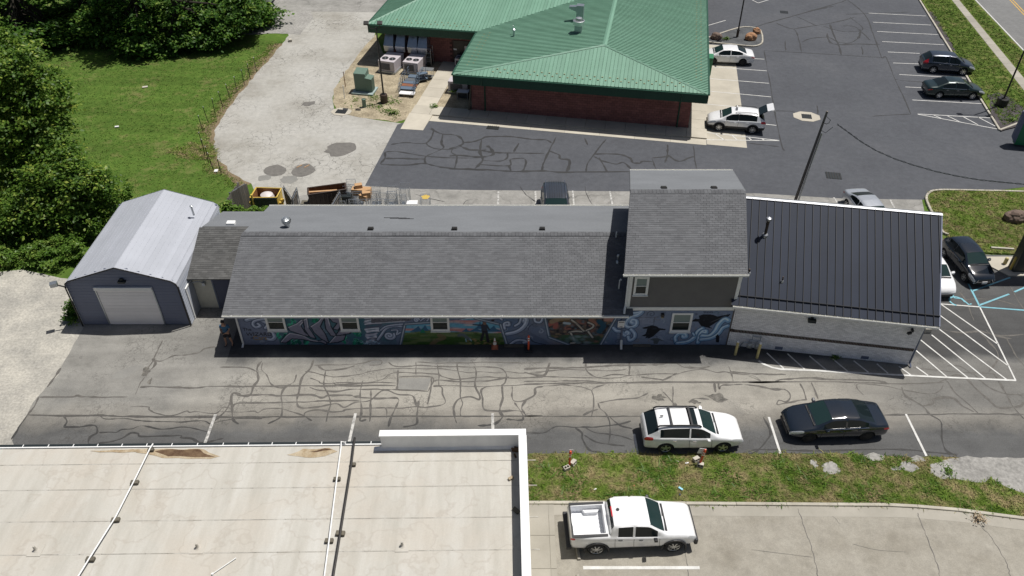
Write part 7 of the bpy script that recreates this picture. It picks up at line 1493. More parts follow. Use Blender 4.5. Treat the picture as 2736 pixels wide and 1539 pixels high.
for i, (px, py, Y, lab) in enumerate(((604, 535, 42.2, 'feathery green sumac at the garage rear right corner'), (665, 548, 42.3, 'green sumac growing in front of the yellow dumpster'), (715, 545, 42.3, 'sumac sprig in front of the dumpster right end'))):
    p = AY(px, py, Y); shrub('sumac', lab, (p[0], Y, 0), [((0, 0, max(.5, p[2] - .55)), .38), ((.4, .1, max(.4, p[2] - .8)), .3), ((-.4, .2, max(.4, p[2] - .7)), .3)], 600, .22, 'leaf_w', 80 + i, group='sumacs behind the link building')
for i, (px, py, s_, lab) in enumerate(((2225, 955, .25, 'tiny weed sprouting at the foot of the white brick wall'), (2446, 1393, .35, 'dry brown weed in a crack of the concrete lot'), (1940, 108, .5, 'small green plant among slate chips on the planted island'), (2700, 325, .6, 'grassy clump in the mulch by the right kerb corner'), (1215, 250, .6, 'tall weeds in the rock bed beside the concrete path'), (1160, 290, .45, 'low weeds by the path ramp'), (1050, 305, .5, 'weeds at the lower edge of the rock bed'), (2535, 1262, .3, 'weeds at the gravel edge of the grass strip'))):
    if i == 1: px, py = 2613, 1393
    if i == 0: px, py = 2228, 956
    c = G(px, py); shrub('weed', lab, (c[0], c[1], .02), [((0, 0, s_ * .35), s_ * .45), ((s_ * .3, .1, s_ * .25), s_ * .35)], 160, .09 if s_ < .4 else .13, 'rust2' if i == 1 else 'leaf_w', 90 + i, 'plant')

# ================================================================ STREET FURNITURE AND SMALL THINGS
def G2(px, py): return G(px, py)[:2]
# utility pole with service drop
up = thing('utility_pole', 'tall leaning wooden utility pole with wires standing behind the black roof', 'pole', (18.45, 43.53, 0))
b = MB(); b.tube([(0, 0, -.2), (.3, 0, 4), (.63, 0, 8.3)], [.11, .09, .065], 10); b.build('pole_shaft', 'polewood', up, world=False, smooth=True)
b = MB(); b.tube([(.24, -.1, .5), (.42, -.12, 4), (.62, -.11, 6.9)], .05, 6); b.build('conduit', 'steel', up, world=False)
b = MB(); b.tube([(.5, -.1, 7.6), (.75, -.15, 7.5), (.95, -.1, 7.75), (.62, -.05, 8.0)], .015, 5); b.tube([(.5, -.1, 7.1), (.8, -.2, 6.95), (1.2, -.1, 7.3)], .018, 5); b.tube([(.55, 0, 7.5), (.95, 0, 7.5), (.95, 0, 7.72)], .015, 5); b.build('bracket', 'black', up, world=False)
wr = MB(); p0 = Vector((19.75, 43.5, 7.35)); p1 = Vector((39.5, 41.5, 5.4)); pts = []
pxw = [(2237, 332), (2262, 350), (2300, 378), (2340, 402), (2390, 424), (2440, 441), (2500, 458), (2560, 471), (2620, 481), (2680, 487), (2736, 492), (2830, 497)]
for i, (px, py) in enumerate(pxw): Y = 43.5 - 1.6 * i / (len(pxw) - 1); pts.append(AY(px, py, Y))
pts = smooth_poly(pts, 4, False) if False else [tuple(p) for p in pts]
for k in range(2):
    q = []
    for a, c in zip(pts[:-1], pts[1:]):
        for t in np.linspace(0, 1, 7)[:-1]:
            i = len(q); q.append((a[0] + (c[0] - a[0]) * t, a[1] + (c[1] - a[1]) * t + .035 * math.sin(i * 1.3 + k * 3.14), a[2] + (c[2] - a[2]) * t + .035 * math.cos(i * 1.3 + k * 3.14)))
    wr.tube(q, .018, 5)
solo('service_cable', wr, 'black', 'twisted black service cable sagging from the utility pole to the right', 'cable')
# light poles
def lightpole(label, base, top_px, Y, heads, lean=None, base_r=.32):
    t = thing('light_pole', label, 'light pole', (base[0], base[1], .012)); b = MB(); b.lathe([(base_r, -.05), (base_r, .72), (base_r * .9, .76), (.001, .76)], (0, 0, 0), 16); b.build('base', 'brown_bin' if base_r < .4 else 'darkmetal', t, world=False)
    b = MB(); h_ = top_px; b.box((0, 0, .78), (.3, .3, .05)); b.tube([(0, 0, .75), (0, 0, h_)], [.075, .055], 8); b.build('shaft', 'darkmetal', t, world=False, smooth=True)
    for (hx_, hy_, hz_) in heads:
        b = MB(); b.tube([(0, 0, h_ - .1), (hx_ * .6, hy_ * .6, h_ - .1), (hx_, hy_, hz_)], .03, 6); b.build('arm', 'darkmetal', t, world=False); b = MB(); b.box((hx_, hy_, hz_ + .1), (.42, .34, .14), rot=Matrix.Rotation(.5, 3, 'X')); b.build('lamp_head', 'darkmetal', t, world=False, bevel=.02)
lightpole('dark twin headed light pole with round base in the tan rock bed', G(1027, 274), 6.5, 0, ((-.75, 0, 6.75), (.35, -.1, 6.8)))
lightpole('dark light pole rising from the planted island near the white sedan', G(1969, 101), 8.5, 0, ((-.9, -.5, 8.4), (.9, .5, 8.4)), base_r=.12)
lightpole('dark light pole on square base at the kerb beside the grass verge', G(2673, 285), 8.6, 0, ((-1.1, .2, 8.5), (1.1, -.2, 8.5)), base_r=.45)
# wire fence stakes
fg = 'steel stakes along the lawn edge'
TP = tf(0, 0, .345); stakes = [(1717, 1355), (1655, 1315), (1617, 1265), (1590, 1205), (1578, 1150), (1575, 1018), (1615, 950), (1670, 888), (1727, 830), (1783, 770), (1838, 715), (1895, 660), (1940, 612), (1990, 557)]
st0 = None
for i, q in enumerate(stakes):
    c = TP(q)
    if st0 is None:
        st0 = thing('fence_stake', 'thin dark steel stake in the row along the lawn edge', 'stake', (c[0], c[1], 0), 0, fg)
        b = MB(); b.box((0, 0, .68), (.05, .012, 1.5)); b.box((0, .02, .68), (.012, .045, 1.5)); b.build('post', 'darkmetal', st0, world=False); b = MB(); b.box((0, 0, 1.40), (.055, .03, .08)); b.build('tip', 'white', st0, world=False); o = st0
    else: o = copy_tree(st0); o.location = (c[0], c[1], 0)
    o.rotation_euler = (random.uniform(-.06, .06), random.uniform(-.06, .06), random.uniform(0, 3))
    o['label'] = ['nearest', 'second', 'third', 'fourth', 'fifth', 'sixth', 'seventh', 'eighth', 'ninth', 'tenth', 'eleventh', 'twelfth', 'thirteenth', 'farthest'][i] + ' steel stake along the lawn edge counted from the dumpsters'
# wooden screen fences and gates by the dumpsters (planks are parts)
def plankfence(name, label, p, q, h_, cat='fence', w=.14, frame=False, diag=False, mat='wood'):
    p, q = Vector(p), Vector(q); d = q - p; L = d.length; t = thing(name, label, cat, (p.x, p.y, 0), math.atan2(d.y, d.x)); k = 0
    while k < L:
        b = MB(); hh_ = h_ + random.uniform(-.05, .03); b.box((k + w / 2, random.uniform(-.01, .01), hh_ / 2 + .04), (w - .012, .02, hh_)); b.build('plank', mat, t, world=False); k += w
    for z in (.4, h_ - .25): b = MB(); b.box((L / 2, .04, z), (L, .05, .09)); b.build('rail', mat, t, world=False)
    for x in ((0, L) if not frame else ()): b = MB(); b.box((x, .06, h_ / 2), (.1, .1, h_ + .1)); b.build('post', mat, t, world=False)
    if frame:
        for x in (.03, L - .03): b = MB(); b.tube([(x, .08, .1), (x, .08, h_ + .08)], .03, 6); b.build('frame_post', 'zinc', t, world=False)
        b = MB(); b.tube([(.03, .08, h_), (L - .03, .08, h_)], .03, 6); b.build('frame_bar', 'zinc', t, world=False); b = MB(); b.tube([(.05, .09, h_ - .1), (L * .5, .09, .3)], .022, 5); b.build('brace', 'zinc', t, world=False)
    return t
Z18 = lambda px, py, z=1.8: G(px, py, z)[:2]
plankfence('plank_fence', 'grey weathered plank fence left of the yellow dumpster', Z18(600, 541), Z18(637, 489), 1.8)
plankfence('fence_gate', 'weathered plank gate leaf standing open between fence and yellow dumpster', Z18(614, 518), Z18(656, 492), 1.8, 'gate', frame=True)
plankfence('fence_gate', 'dark plank gate leaf with metal braces right of the yellow dumpster', Z18(755, 499), Z18(776, 530), 1.8, 'gate', frame=True)
plankfence('fence_gate', 'second plank gate leaf folded behind the braced one', Z18(790, 503), Z18(778, 532), 1.8, 'gate', frame=True)
plankfence('fence_gate', 'dark plank gate leaf right of the brown dumpster', Z18(905, 512), Z18(884, 548), 1.8, 'gate', frame=True)
b = MB(); c = G(667, 540, 1.5); b.tube([(c[0], c[1] + .6, 0), (c[0], c[1] + .6, 1.7)], .07, 8); solo('bollard', b, 'yellow', 'yellow steel post just left of the yellow dumpster', 'bollard')
def dumpster(label, corners, h_, body, inner, lid=None):
    P = [Vector((p[0], p[1])) for p in corners]     # back-left, back-right, front-right, front-left (world, at rim)
    c = sum(P, Vector((0, 0))) / 4; t = thing('dumpster', label, 'dumpster', (c.x, c.y, .02)); q = [p - c for p in P]; ins = [p * .94 for p in q]; low = [p * .96 for p in q]
    b = MB(); n = 4
    vs = [(p.x, p.y, .15) for p in low] + [(p.x, p.y, h_) for p in q] + [(p.x, p.y, h_) for p in ins] + [(p.x * .97, p.y * .97, .3) for p in ins]
    fs = [(0, 3, 2, 1)] + [(i, (i + 1) % 4, 4 + (i + 1) % 4, 4 + i) for i in range(4)] + [(4 + i, 4 + (i + 1) % 4, 8 + (i + 1) % 4, 8 + i) for i in range(4)]
    b.add(vs, fs, 0); b.add(vs, [(8 + i, 8 + (i + 1) % 4, 12 + (i + 1) % 4, 12 + i) for i in range(4)] + [(12, 13, 14, 15)], 1); b.build('bin_body', [body, inner], t, world=False)
    b = MB()
    for i in range(4): b.tube([(q[i].x, q[i].y, h_), (q[(i + 1) % 4].x, q[(i + 1) % 4].y, h_)], .04, 5)
    b.build('rim', body, t, world=False)
    for i in range(9):
        f = (i + .5) / 9; p = q[3].lerp(q[2], f); b = MB(); b.box((p.x, p.y - .03, h_ / 2), (.06, .05, h_ - .25)); b.build('front_rib', body if lid is None else lid, t, world=False)
    if lid: b = MB(); m_ = q[3].lerp(q[2], .5); b.box((m_.x, q[3].y - .07, h_ / 2 + .02), ((q[2] - q[3]).length, .05, h_ - .1)); b.build('hanging_lid', lid, t, world=False)
    for sg, i in ((-1, 3), (1, 2)): b = MB(); p = q[i]; b.box((p.x + sg * .12, p.y + .5, .75), (.22, .5, .16)); b.build('lift_pocket', body, t, world=False)
    return t
rim = [G(*p, 1.4)[:2] for p in ((684.3, 501.4), (751.9, 503.8), (742.6, 520.7), (671.5, 521.2))]
rim = [rim[0], rim[1], (rim[2][0], rim[2][1] - .35), (rim[3][0], rim[3][1] - .35)]
yd = dumpster('open yellow dumpster with black front lid behind the long shingle roof', rim, 1.4, 'yellow', 'rust_metal', 'black')
c = G(712, 516, 1.25); b = MB(); b.lathe([(.35, -.25), (.5, -.05), (.42, .18), (.2, .3), (.001, .33)], (c[0], c[1] - .05, 1.0), 12); solo('rubbish_bag', b, 'cloud', 'pale rubbish bag bulging inside the yellow dumpster', 'bag', smooth=True)
T4b = tf(590, 470, .11646)
def Tz(p, z): return G(590 + p[0] * .11646, 470 + p[1] * .11646, z)[:2]
rim = [Tz((1990, 280), 1.6), Tz((2860, 165), 1.6), Tz((2880, 310), 1.6), Tz((1995, 440), 1.6)]
dumpster('open dark brown dumpster with rust inside behind the long shingle roof', rim, 1.6, 'brown_bin', 'rust_metal', None)
b = MB(); p = Tz((2340, 355), 1.5); b.box((p[0], p[1], 1.52), (1.9, .16, .05), rz=.12, rot=Matrix.Rotation(.13, 3, 'Z')); solo('timber_plank', b, 'cardboard', 'pale timber plank lying along the rim of the brown dumpster', 'plank')
b = MB(); p = Tz((1960, 650), .5); b.box((p[0], p[1] + .1, .3), (.7, .5, .6)); solo('wooden_crate', b, 'block', 'small brown crate at the foot of the brown dumpster', 'crate')
# wire trolleys
tg = 'wire trolleys behind the long roof'
def wire_trolley(loc, rz, h_, label):
    t = thing('wire_trolley', label, 'trolley', loc, rz, tg); b = MB(); w, d = .62, .8
    for sx in (-1, 1): b.tube([(sx * w / 2, -d / 2, .12), (sx * w / 2, -d / 2, h_ * .97), (sx * w / 2, -d / 2 + .06, h_)], .016, 5)
    b.tube([(-w / 2, -d / 2 + .06, h_), (w / 2, -d / 2 + .06, h_)], .02, 5); b.build('front_frame', 'steel', t, world=False)
    b = MB()
    for sx in (-1, 1): b.tube([(sx * w / 2, d / 2, .12), (sx * w / 2, d / 2, h_)], .016, 5)
    b.tube([(-w / 2, d / 2, h_), (w / 2, d / 2, h_)], .016, 5); b.build('back_frame', 'steel', t, world=False)
    b = MB()
    for y in (-d / 2, d / 2):
        for k in range(1, 7): x = -w / 2 + w * k / 7; b.tube([(x, y, .2), (x, y, h_)], .006, 4)
        for z in (.5, .8, 1.1): b.tube([(-w / 2, y, z), (w / 2, y, z)], .006, 4)
    for x in (-w / 2, w / 2):
        for k in range(1, 6): y = -d / 2 + d * k / 6; b.tube([(x, y, .2), (x, y, h_ * .8)], .006, 4)
        b.tube([(x, -d / 2, h_ * .8), (x, d / 2, h_ * .8)], .012, 5)
    b.build('wire_mesh', 'steel', t, world=False); b = MB(); b.box((0, 0, .2), (w, d, .03)); b.build('tray', 'zinc', t, world=False)
    for sx in (-1, 1):
        for sy in (-1, 1): b = MB(); b.lathe([(.06, -.02), (.06, .02)], (sx * w * .42, sy * d * .42, .08), 8, axis='y'); b.build('caster', 'tyre', t, world=False)
    return t
T5 = lambda p, z: G(870 + p[0] * .11646, 470 + p[1] * .11646, z)
tl = [((340, 555), 1.25, 0, 'short wire trolley beside the dark plank gate'), ((545, 185), 1.5, .05, 'tall wire trolley at the left rear of the group'), ((460, 350), 1.4, 0, 'wire trolley full of dark crates behind the gate'), ((640, 515), 1.3, 0, 'wire trolley in the front row, second from the left'), ((710, 340), 1.4, .1, 'wire trolley holding flattened cardboard'), ((830, 515), 1.3, 0, 'wire trolley in the front row in front of the cardboard'), ((1030, 510), 1.3, 0, 'wire trolley at the middle of the front row'), ((1110, 340), 1.45, 0, 'wire trolley alone in the rear row right of the cardboard'), ((1250, 505), 1.3, 0, 'wire trolley right of the middle in the front row'), ((1500, 340), 1.5, .05, 'rear wire trolley near the tallest one'), ((1460, 520), 1.3, 0, 'wire trolley in the front row left of the tall ones'), ((1790, 270), 1.7, 0, 'tallest wire trolley at the right of the group'), ((1710, 420), 1.5, 0, 'wire trolley just in front of the tallest one'), ((2270, 530), 1.2, 0, 'lone low wire trolley at the far right of the group')]
for p, h_, rz, lab in tl: c = T5(p, h_); wire_trolley((c[0], c[1] + .2, .02), rz, h_, lab)
def carton(label, px, py, z, s3, rz, mat='cardboard', nm='cardboard_box', cat='box'):
    c = G(px, py, z); b = MB(); b.box((c[0], c[1], z - s3[2] / 2), s3, rz=rz); return solo(nm, b, mat, label, cat, bevel=.01)
carton('upright cardboard box on top of the trolley stack', 957, 492, 1.75, (.5, .35, .42), .3); carton('large flattened cardboard leaning in the trolleys', 965, 503, 1.5, (1.3, .5, .5), -.1); carton('cardboard box at right end of the cardboard pile', 978, 512, 1.5, (.55, .4, .55), .2); carton('small open cardboard box low in the trolleys', 972, 520, 1.3, (.6, .4, .4), -.5)
carton('dark plastic crates stacked inside a wire trolley', 925, 520, 1.2, (.7, .6, .9), 0, 'black', 'plastic_crates', 'crate'); carton('flat white box between wire trolleys at right', 1101, 540, .8, (.75, .5, .7), 0, 'signwhite', 'storage_box', 'box')
c = G(911, 545, .9); b = MB(); b.tube([(c[0], c[1] + .3, 0), (c[0] - .05, c[1] + .3, 1.4)], .05, 6); solo('wooden_post', b, 'yellow_old', 'thin pale yellow post leaning beside the left wire trolleys', 'post')
c = G(1137, 527); sheet('spray_mark', [(c[0] + .28 * math.cos(a) * (1 + .3 * math.sin(5 * a)), c[1] + .3 * math.sin(a)) for a in np.linspace(0, 6.28, 14)[:-1]], .026, 'yellow', rear, None)
# HVAC units, transformer
def rtu(label, bl, br, hgt, depth, fans=2, cat='air conditioner', rz=None, grp=None):
    a, c = Vector(G2(*bl)), Vector(G2(*br)); d = c - a; w = d.length; t = thing('air_conditioner', label, cat, (a.x, a.y, .02), math.atan2(d.y, d.x), grp)
    b = MB(); b.box((w / 2, depth / 2, .09), (w + .15, depth + .15, .18)); b.build('curb', 'zinc', t, world=False)
    b = MB(); b.box((w / 2, depth / 2, .18 + (hgt - .18) / 2), (w, depth, hgt - .18)); b.build('cabinet', 'hvac', t, world=False, bevel=.02)
    for k in range(7): b = MB(); b.box((w * .42, -.01, .35 + k * (hgt - .5) / 7), (w * .62, .03, .05)); b.build('louvre', 'hvac_dk', t, world=False)
    for k in range(fans):
        cx, cy = w * (k + .6) / (fans + .2), depth * .3; rr = min(w / (fans + .2) * .42, .32); b = MB(); b.lathe([(rr, -.02), (rr, .04), (rr * .9, .045), (rr * .88, .0), (.001, .0)], (cx, cy, hgt), 16); f = b.build('fan_shroud', 'hvac_dk', t, world=False)
        b = MB()
        for j in range(4): b.box((cx + rr * .42 * math.cos(j * 1.57 + .4), cy + rr * .42 * math.sin(j * 1.57 + .4), hgt + .015), (rr * .75, rr * .3, .012), rz=j * 1.57 + .4)
        b.lathe([(rr * .2, .0), (rr * .2, .04), (.001, .045)], (cx, cy, hgt), 8); b.build('fan', 'zinc', f, world=False) if 0 else b.build('fan', 'zinc', t, world=False)
    return t
rtu('left of two large beige rooftop style air conditioners below the silver ducts', (1013, 193), (1055, 199), 1.12, 2.2, grp='large air conditioners below the ducts'); rtu('right of two large beige air conditioners, behind the trolley stack', (1078, 197), (1118, 202), 1.12, 2.2, grp='large air conditioners below the ducts')
rtu('small grey air conditioner beside the double door under the roof corner', (1216, 182), (1242, 184), .9, .9, 1); rtu('grey condenser unit with one fan beside the left end of red wall', (1198, 248), (1250, 252), 1.05, 1.0, 1); 
c = G(1238, 262); t = thing('utility_bench', 'low grey metal bench against the left end of the red block wall', 'bench', (c[0], c[1], .02), FA); b = MB(); b.box((0, 0, .62), (1.0, .7, .05)); b.build('bench_top', 'zinc', t, world=False); b = MB(); b.box((0, .1, .3), (.9, .4, .5)); b.build('shelf_box', 'hvac_dk', t, world=False)
for sx in (-.45, .45): b = MB(); b.box((sx, -.3, .3), (.05, .05, .6)); b.build('leg', 'zinc', t, world=False)
c = G(1258, 290); b = MB(); p_ = FL(-.25, .0); b.hexa([(p_[0] - .1, p_[1] - .2, 0), (p_[0] + .05, p_[1] - .2, 0), (p_[0] + .05, p_[1] + .6, 0), (p_[0] - .1, p_[1] + .6, 0), (p_[0] + .2, p_[1] - .2, 2.4), (p_[0] + .26, p_[1] - .2, 2.4), (p_[0] + .26, p_[1] + .6, 2.4), (p_[0] + .2, p_[1] + .6, 2.4)]); solo('wooden_board', b, 'block', 'brown board leaning on the corner of the red block wall', 'board')
tx = thing('transformer_cabinet', 'green pad mounted transformer cabinet in the tan rock bed', 'transformer', (*G2(970, 252), .02), FA)
b = MB(); b.box((0, .55, .08), (1.9, 1.6, .12)); b.build('pad', 'pad', tx, world=False)
b = MB(); b.hexa([(-.75, .2, .14), (.3, .2, .14), (.3, 1.2, .14), (-.75, 1.2, .14), (-.75, .2, 1.75), (.3, .2, 1.75), (.3, 1.2, 1.9), (-.75, 1.2, 1.9)]); b.build('tank', 'trans_g', tx, world=False, bevel=.02); b = MB(); b.box((.55, .55, .75), (.5, .75, 1.2)); b.build('side_cabinet', 'trans_g', tx, world=False, bevel=.02); b = MB(); b.hexa([(.25, .1, 1.35), (.85, .1, 1.3), (.85, 1.0, 1.3), (.25, 1.0, 1.35), (.25, .1, 1.45), (.85, .1, 1.35), (.85, 1.0, 1.35), (.25, 1.0, 1.45)]); b.build('cabinet_lid', 'trans_g', tx, world=False)
for k in range(3): b = MB(); b.box((.82, .3 + k * .25, .75), (.04, .14, 1.0)); b.build('cooling_fin', 'trans_g', tx, world=False)
c = G(1050, 255); 
c = G(974, 286); b = MB(); b.lathe([(.17, -.02), (.17, .62), (.18, .64), (.18, .72), (.001, .76)], (c[0], c[1], .01), 12); solo('cable_pedestal', b, 'trans_g', 'pale green cable pedestal in the rock bed below the light pole', 'pedestal', smooth=True)
for px, py, h_, lab, m in ((923, 232, 1.4, 'thin rusty stake at the left edge of the rock bed', 'rust_metal'), (921, 263, 1.2, 'thin white stake at the left edge of the rock bed', 'white')): c = G(px, py); b = MB(); b.tube([(c[0], c[1], 0), (c[0], c[1], h_)], .035, 6); solo('marker_stake', b, m, lab, 'stake')
# platform trolleys, stock cart, steel table
pg = 'platform trolleys stacked by the path'
def platform(loc, rz, label, deck):
    t = thing('platform_trolley', label, 'trolley', loc, rz, pg); w, d = 1.35, .62
    b = MB(); b.box((0, 0, .24), (w, d, .07)); b.build('deck', deck, t, world=False, bevel=.01)
    for sx in (-1, 1):
        b = MB(); x = sx * (w / 2 - .02); b.tube([(x, -d / 2 + .03, .22), (x, -d / 2 + .03, 1.0), (x, -d / 2 + .12, 1.08), (x, d / 2 - .12, 1.08), (x, d / 2 - .03, 1.0), (x, d / 2 - .03, .22)], .02, 5)
        for z in (.5, .78): b.tube([(x, -d / 2 + .03, z), (x, d / 2 - .03, z)], .014, 5)
        b.build('handle', 'cart_blue', t, world=False)
        for sy in (-1, 1): b = MB(); b.lathe([(.09, -.025), (.09, .025)], (sx * w * .38, sy * d * .36, .10), 10, axis='y'); b.build('caster', 'tyre', t, world=False)
T6 = lambda p, z=.28: G(980 + p[0] * .16563, 60 + p[1] * .16563, z)
for i, (p, mt, lab) in enumerate((((650, 1135), 'signwhite', 'front platform trolley with white deck'), ((662, 1055), 'cart_blue', 'second platform trolley from the front with grey deck'), ((685, 1010), 'cart_rust', 'platform trolley with a rusty brown deck'), ((705, 968), 'cart_blue', 'grey platform trolley just behind the rusty one'), ((740, 925), 'zinc', 'platform trolley with scraps lying on its deck'), ((790, 868), 'cart_blue', 'rearmost platform trolley beside the air conditioner'))): c = T6(p); platform((c[0], c[1], .02), FA + .02, lab, mt)
c = T6((900, 905)); t = thing('tool_cart', 'dark blue two shelf cart beside the platform trolleys', 'cart', (c[0], c[1], .02), FA + .6)
for z in (.25, .75): b = MB(); b.box((0, 0, z), (.9, .5, .08)); b.build('shelf', 'cart_blue', t, world=False)
for sx in (-.42, .42):
    for sy in (-.22, .22): b = MB(); b.tube([(sx, sy, .05), (sx, sy, 1.15)], .018, 5); b.build('leg', 'cart_blue', t, world=False)
c = T6((965, 755), .85); t = thing('steel_table', 'galvanised steel table on wheels at the end of the path', 'table', (c[0], c[1], .02), FA); b = MB(); b.box((0, 0, .85), (1.2, .65, .06)); b.build('table_top', 'steel', t, world=False); b = MB(); b.box((0, 0, .2), (1.1, .55, .04)); b.build('lower_shelf', 'zinc', t, world=False)
for sx in (-.55, .55):
    for sy in (-.28, .28): b = MB(); b.tube([(sx, sy, .02), (sx, sy, .84)], .022, 5); b.build('leg', 'steel', t, world=False)
c = T6((990, 690), 0.); t = thing('cage_trolley', 'tall dark cage trolley standing by the double door', 'trolley', (c[0], c[1], .02), FA); b = MB(); b.box((0, 0, .2), (.85, .75, .06)); b.build('tray', 'black', t, world=False)
for sx in (-.42, .42):
    for sy in (-.37, .37): b = MB(); b.tube([(sx, sy, .05), (sx, sy, 1.75)], .02, 5); b.build('upright', 'steel', t, world=False)
b = MB()
for z in (.5, .9, 1.3, 1.72):
    b.tube([(-.42, -.37, z), (.42, -.37, z), (.42, .37, z), (-.42, .37, z)], .012, 4, closed=True)
for k in range(8): b.tube([(-.42 + .12 * k, -.37, .2), (-.42 + .12 * k, -.37, 1.72)], .007, 4)
b.build('wire_mesh', 'zinc', t, world=False)
b = MB(); b.box((0, .05, .6), (.7, .55, .75)); b.build('load', 'black', t, world=False)
# bollards, gas meters
for px, py, h_, lab in ((1964, 948, .98, 'faded yellow bollard left of the gas meters'), (2022, 957, 1.1, 'faded yellow bollard right of the gas meters')):
    c = G(px, py); t = thing('bollard', lab, 'bollard', (c[0], c[1], .01), 0, 'yellow bollards by the gas meters'); b = MB(); b.lathe([(.075, 0), (.075, h_ - .03)], (0, 0, 0), 12); b.build('post', 'yellow_old', t, world=False, smooth=True); b = MB(); b.lathe([(.076, h_ - .03), (.06, h_ + .03), (.001, h_ + .04)], (0, 0, 0), 12); b.build('cap', 'white', t, world=False, smooth=True)
t = thing('gas_meter', 'grey gas meters and pipes on the foot of the white brick wall', 'gas meter', EL(1.25, 0), EA)
for k, x in enumerate((0.0, .42)):
    b = MB(); b.box((x, -.3, .42), (.26, .2, .32)); b.lathe([(.12, -.02), (.12, .06), (.001, .07)], (x, -.42, .42), 12, axis='y'); b.build('meter_body', 'zinc', t, world=False, bevel=.03)
b = MB()
for x in (0, .42): b.tube([(x - .08, -.3, .55), (x - .08, -.3, .8), (x + .1, -.25, .82), (x + .1, -.12, .82), (x + .1, -.1, 1.0)], .025, 6)
b.tube([(-.5, -.2, .1), (-.35, -.28, .6), (-.08, -.3, .62)], .03, 6); b.tube([(.1, -.08, .9), (.6, -.08, .9)], .025, 6); b.build('pipework', 'zinc', t, world=False)
# cone, delineators, blocks, wheel stops
c = G(1322, 934); t = thing('traffic_cone', 'faded orange traffic cone with white bands in front of the mural', 'cone', (c[0], c[1] + .15, .012)); b = MB(); b.box((0, 0, .02), (.38, .38, .04)); b.build('base', 'orange_f', t, world=False, bevel=.01); b = MB(); b.lathe([(.15, .04), (.10, .30), (.07, .46), (.055, .54), (.028, .66)], (0, 0, 0), 14); b.build('cone_body', 'orange_f', t, world=False, smooth=True)
b = MB(); b.lathe([(.106, .28), (.074, .46)], (0, 0, 0), 14); b.lathe([(.06, .52), (.03, .70), (.001, .71)], (0, 0, 0), 14); b.build('reflective_band', 'refl', t, world=False, smooth=True)
def delin(label, c, lean, base=True, h_=1.05):
    t = thing('delineator_post', label, 'delineator', (c[0], c[1], .02)); L_ = lambda z: (lean[0] * z, lean[1] * z, z)
    if base: b = MB(); b.box((0, 0, .03), (.45, .45, .07)); b.build('base', 'black', t, world=False, bevel=.02)
    b = MB(); b.tube([L_(.03), L_(h_ - .1)], .055, 10); b.tube([L_(h_ - .1), L_(h_ + .05)], [.07, .04], 8); b.build('tube', 'orange', t, world=False, smooth=True)
    for z in (h_ * .72, h_ * .87): b = MB(); b.tube([L_(z - .04), L_(z + .04)], .058, 10); b.build('reflective_band', 'refl', t, world=False, smooth=True)
    return t
delin('orange delineator post with white bands standing in front of the mural', G(1412, 936), (0, 0))
sg1 = delin('orange delineator with clear panel standing between cinder blocks near the white parapet', G(1521, 1245), (.02, .05), False, .95); b = MB(); b.box((.05, .1, .9), (.2, .01, .3)); b.build('clear_panel', 'signwhite', sg1, world=False)
sg2 = delin('leaning orange delineator with white panel in the grass below the station wagon', G(1868, 1243), (.14, .06), False, 1.0); b = MB(); b.box((.02, .14, .85), (.34, .015, .36), rot=Matrix.Rotation(.2, 3, 'Y')); b.build('white_panel', 'signwhite', sg2, world=False)
def cblock(label, px, py, rz, tilt=0):
    c = G(px, py, .1); t = thing('cinder_block', label, 'cinder block', (c[0], c[1], .13), rz); b = MB()
    for (cx, cy, sx, sy) in ((0, -.08, .3, .035), (0, .08, .3, .035), (-.135, 0, .03, .13), (.135, 0, .03, .13), (0, 0, .03, .13)): b.box((cx, cy, 0), (sx, sy, .2), rot=Matrix.Rotation(0, 3, 'X'))
    b.build('block', 'concblk', t, world=False); t.rotation_euler = (tilt, 0, rz); return t
cblock('grey hollow cinder block left of the upright delineator in the grass', 1514, 1252, .5); cblock('pale cinder block right of the upright delineator in the grass', 1532, 1237, .9, 1.4); cblock('cinder block left behind the leaning delineator', 1860, 1228, .5, 1.4); cblock('cinder block at the foot of the leaning delineator', 1871, 1243, -.3, 1.4)
def wstop(label, p, q, mat='concblk', h_=.13):
    p, q = Vector(p), Vector(q); d = q - p; b = MB(); L_ = d.length; u = d / L_; n_ = Vector((-u.y, u.x)); vs = []
    for e in (p, q):
        for o_, z in ((-.09, .02), (.09, .02), (.06, h_), (-.06, h_)): w_ = e + n_ * o_; vs.append((w_.x, w_.y, z))
    b.add(vs, [(0, 1, 2, 3), (7, 6, 5, 4), (0, 4, 5, 1), (1, 5, 6, 2), (2, 6, 7, 3), (3, 7, 4, 0)]); return solo('wheel_stop', b, mat, label, 'wheel stop', bevel=.02)
wstop('concrete wheel stop poking out under the pickup rear', G2(1540, 1440), G2(1547, 1498), 'slab2'); wstop('concrete wheel stop at the bottom edge beside the walk slabs', G2(1543, 1538), G2(1550, 1600), 'slab2')
wstop('concrete wheel stop lying in the grass behind the black hatchback', G2(2645, 667), G2(2706, 671), 'concblk', .22)
c = G(2477, 888); b = MB(); b.box((c[0], c[1] + .1, .16), (.4, .35, .3)); solo('concrete_block', b, 'concblk', 'pale concrete block beside the right corner of the white brick building', 'block', bevel=.02)
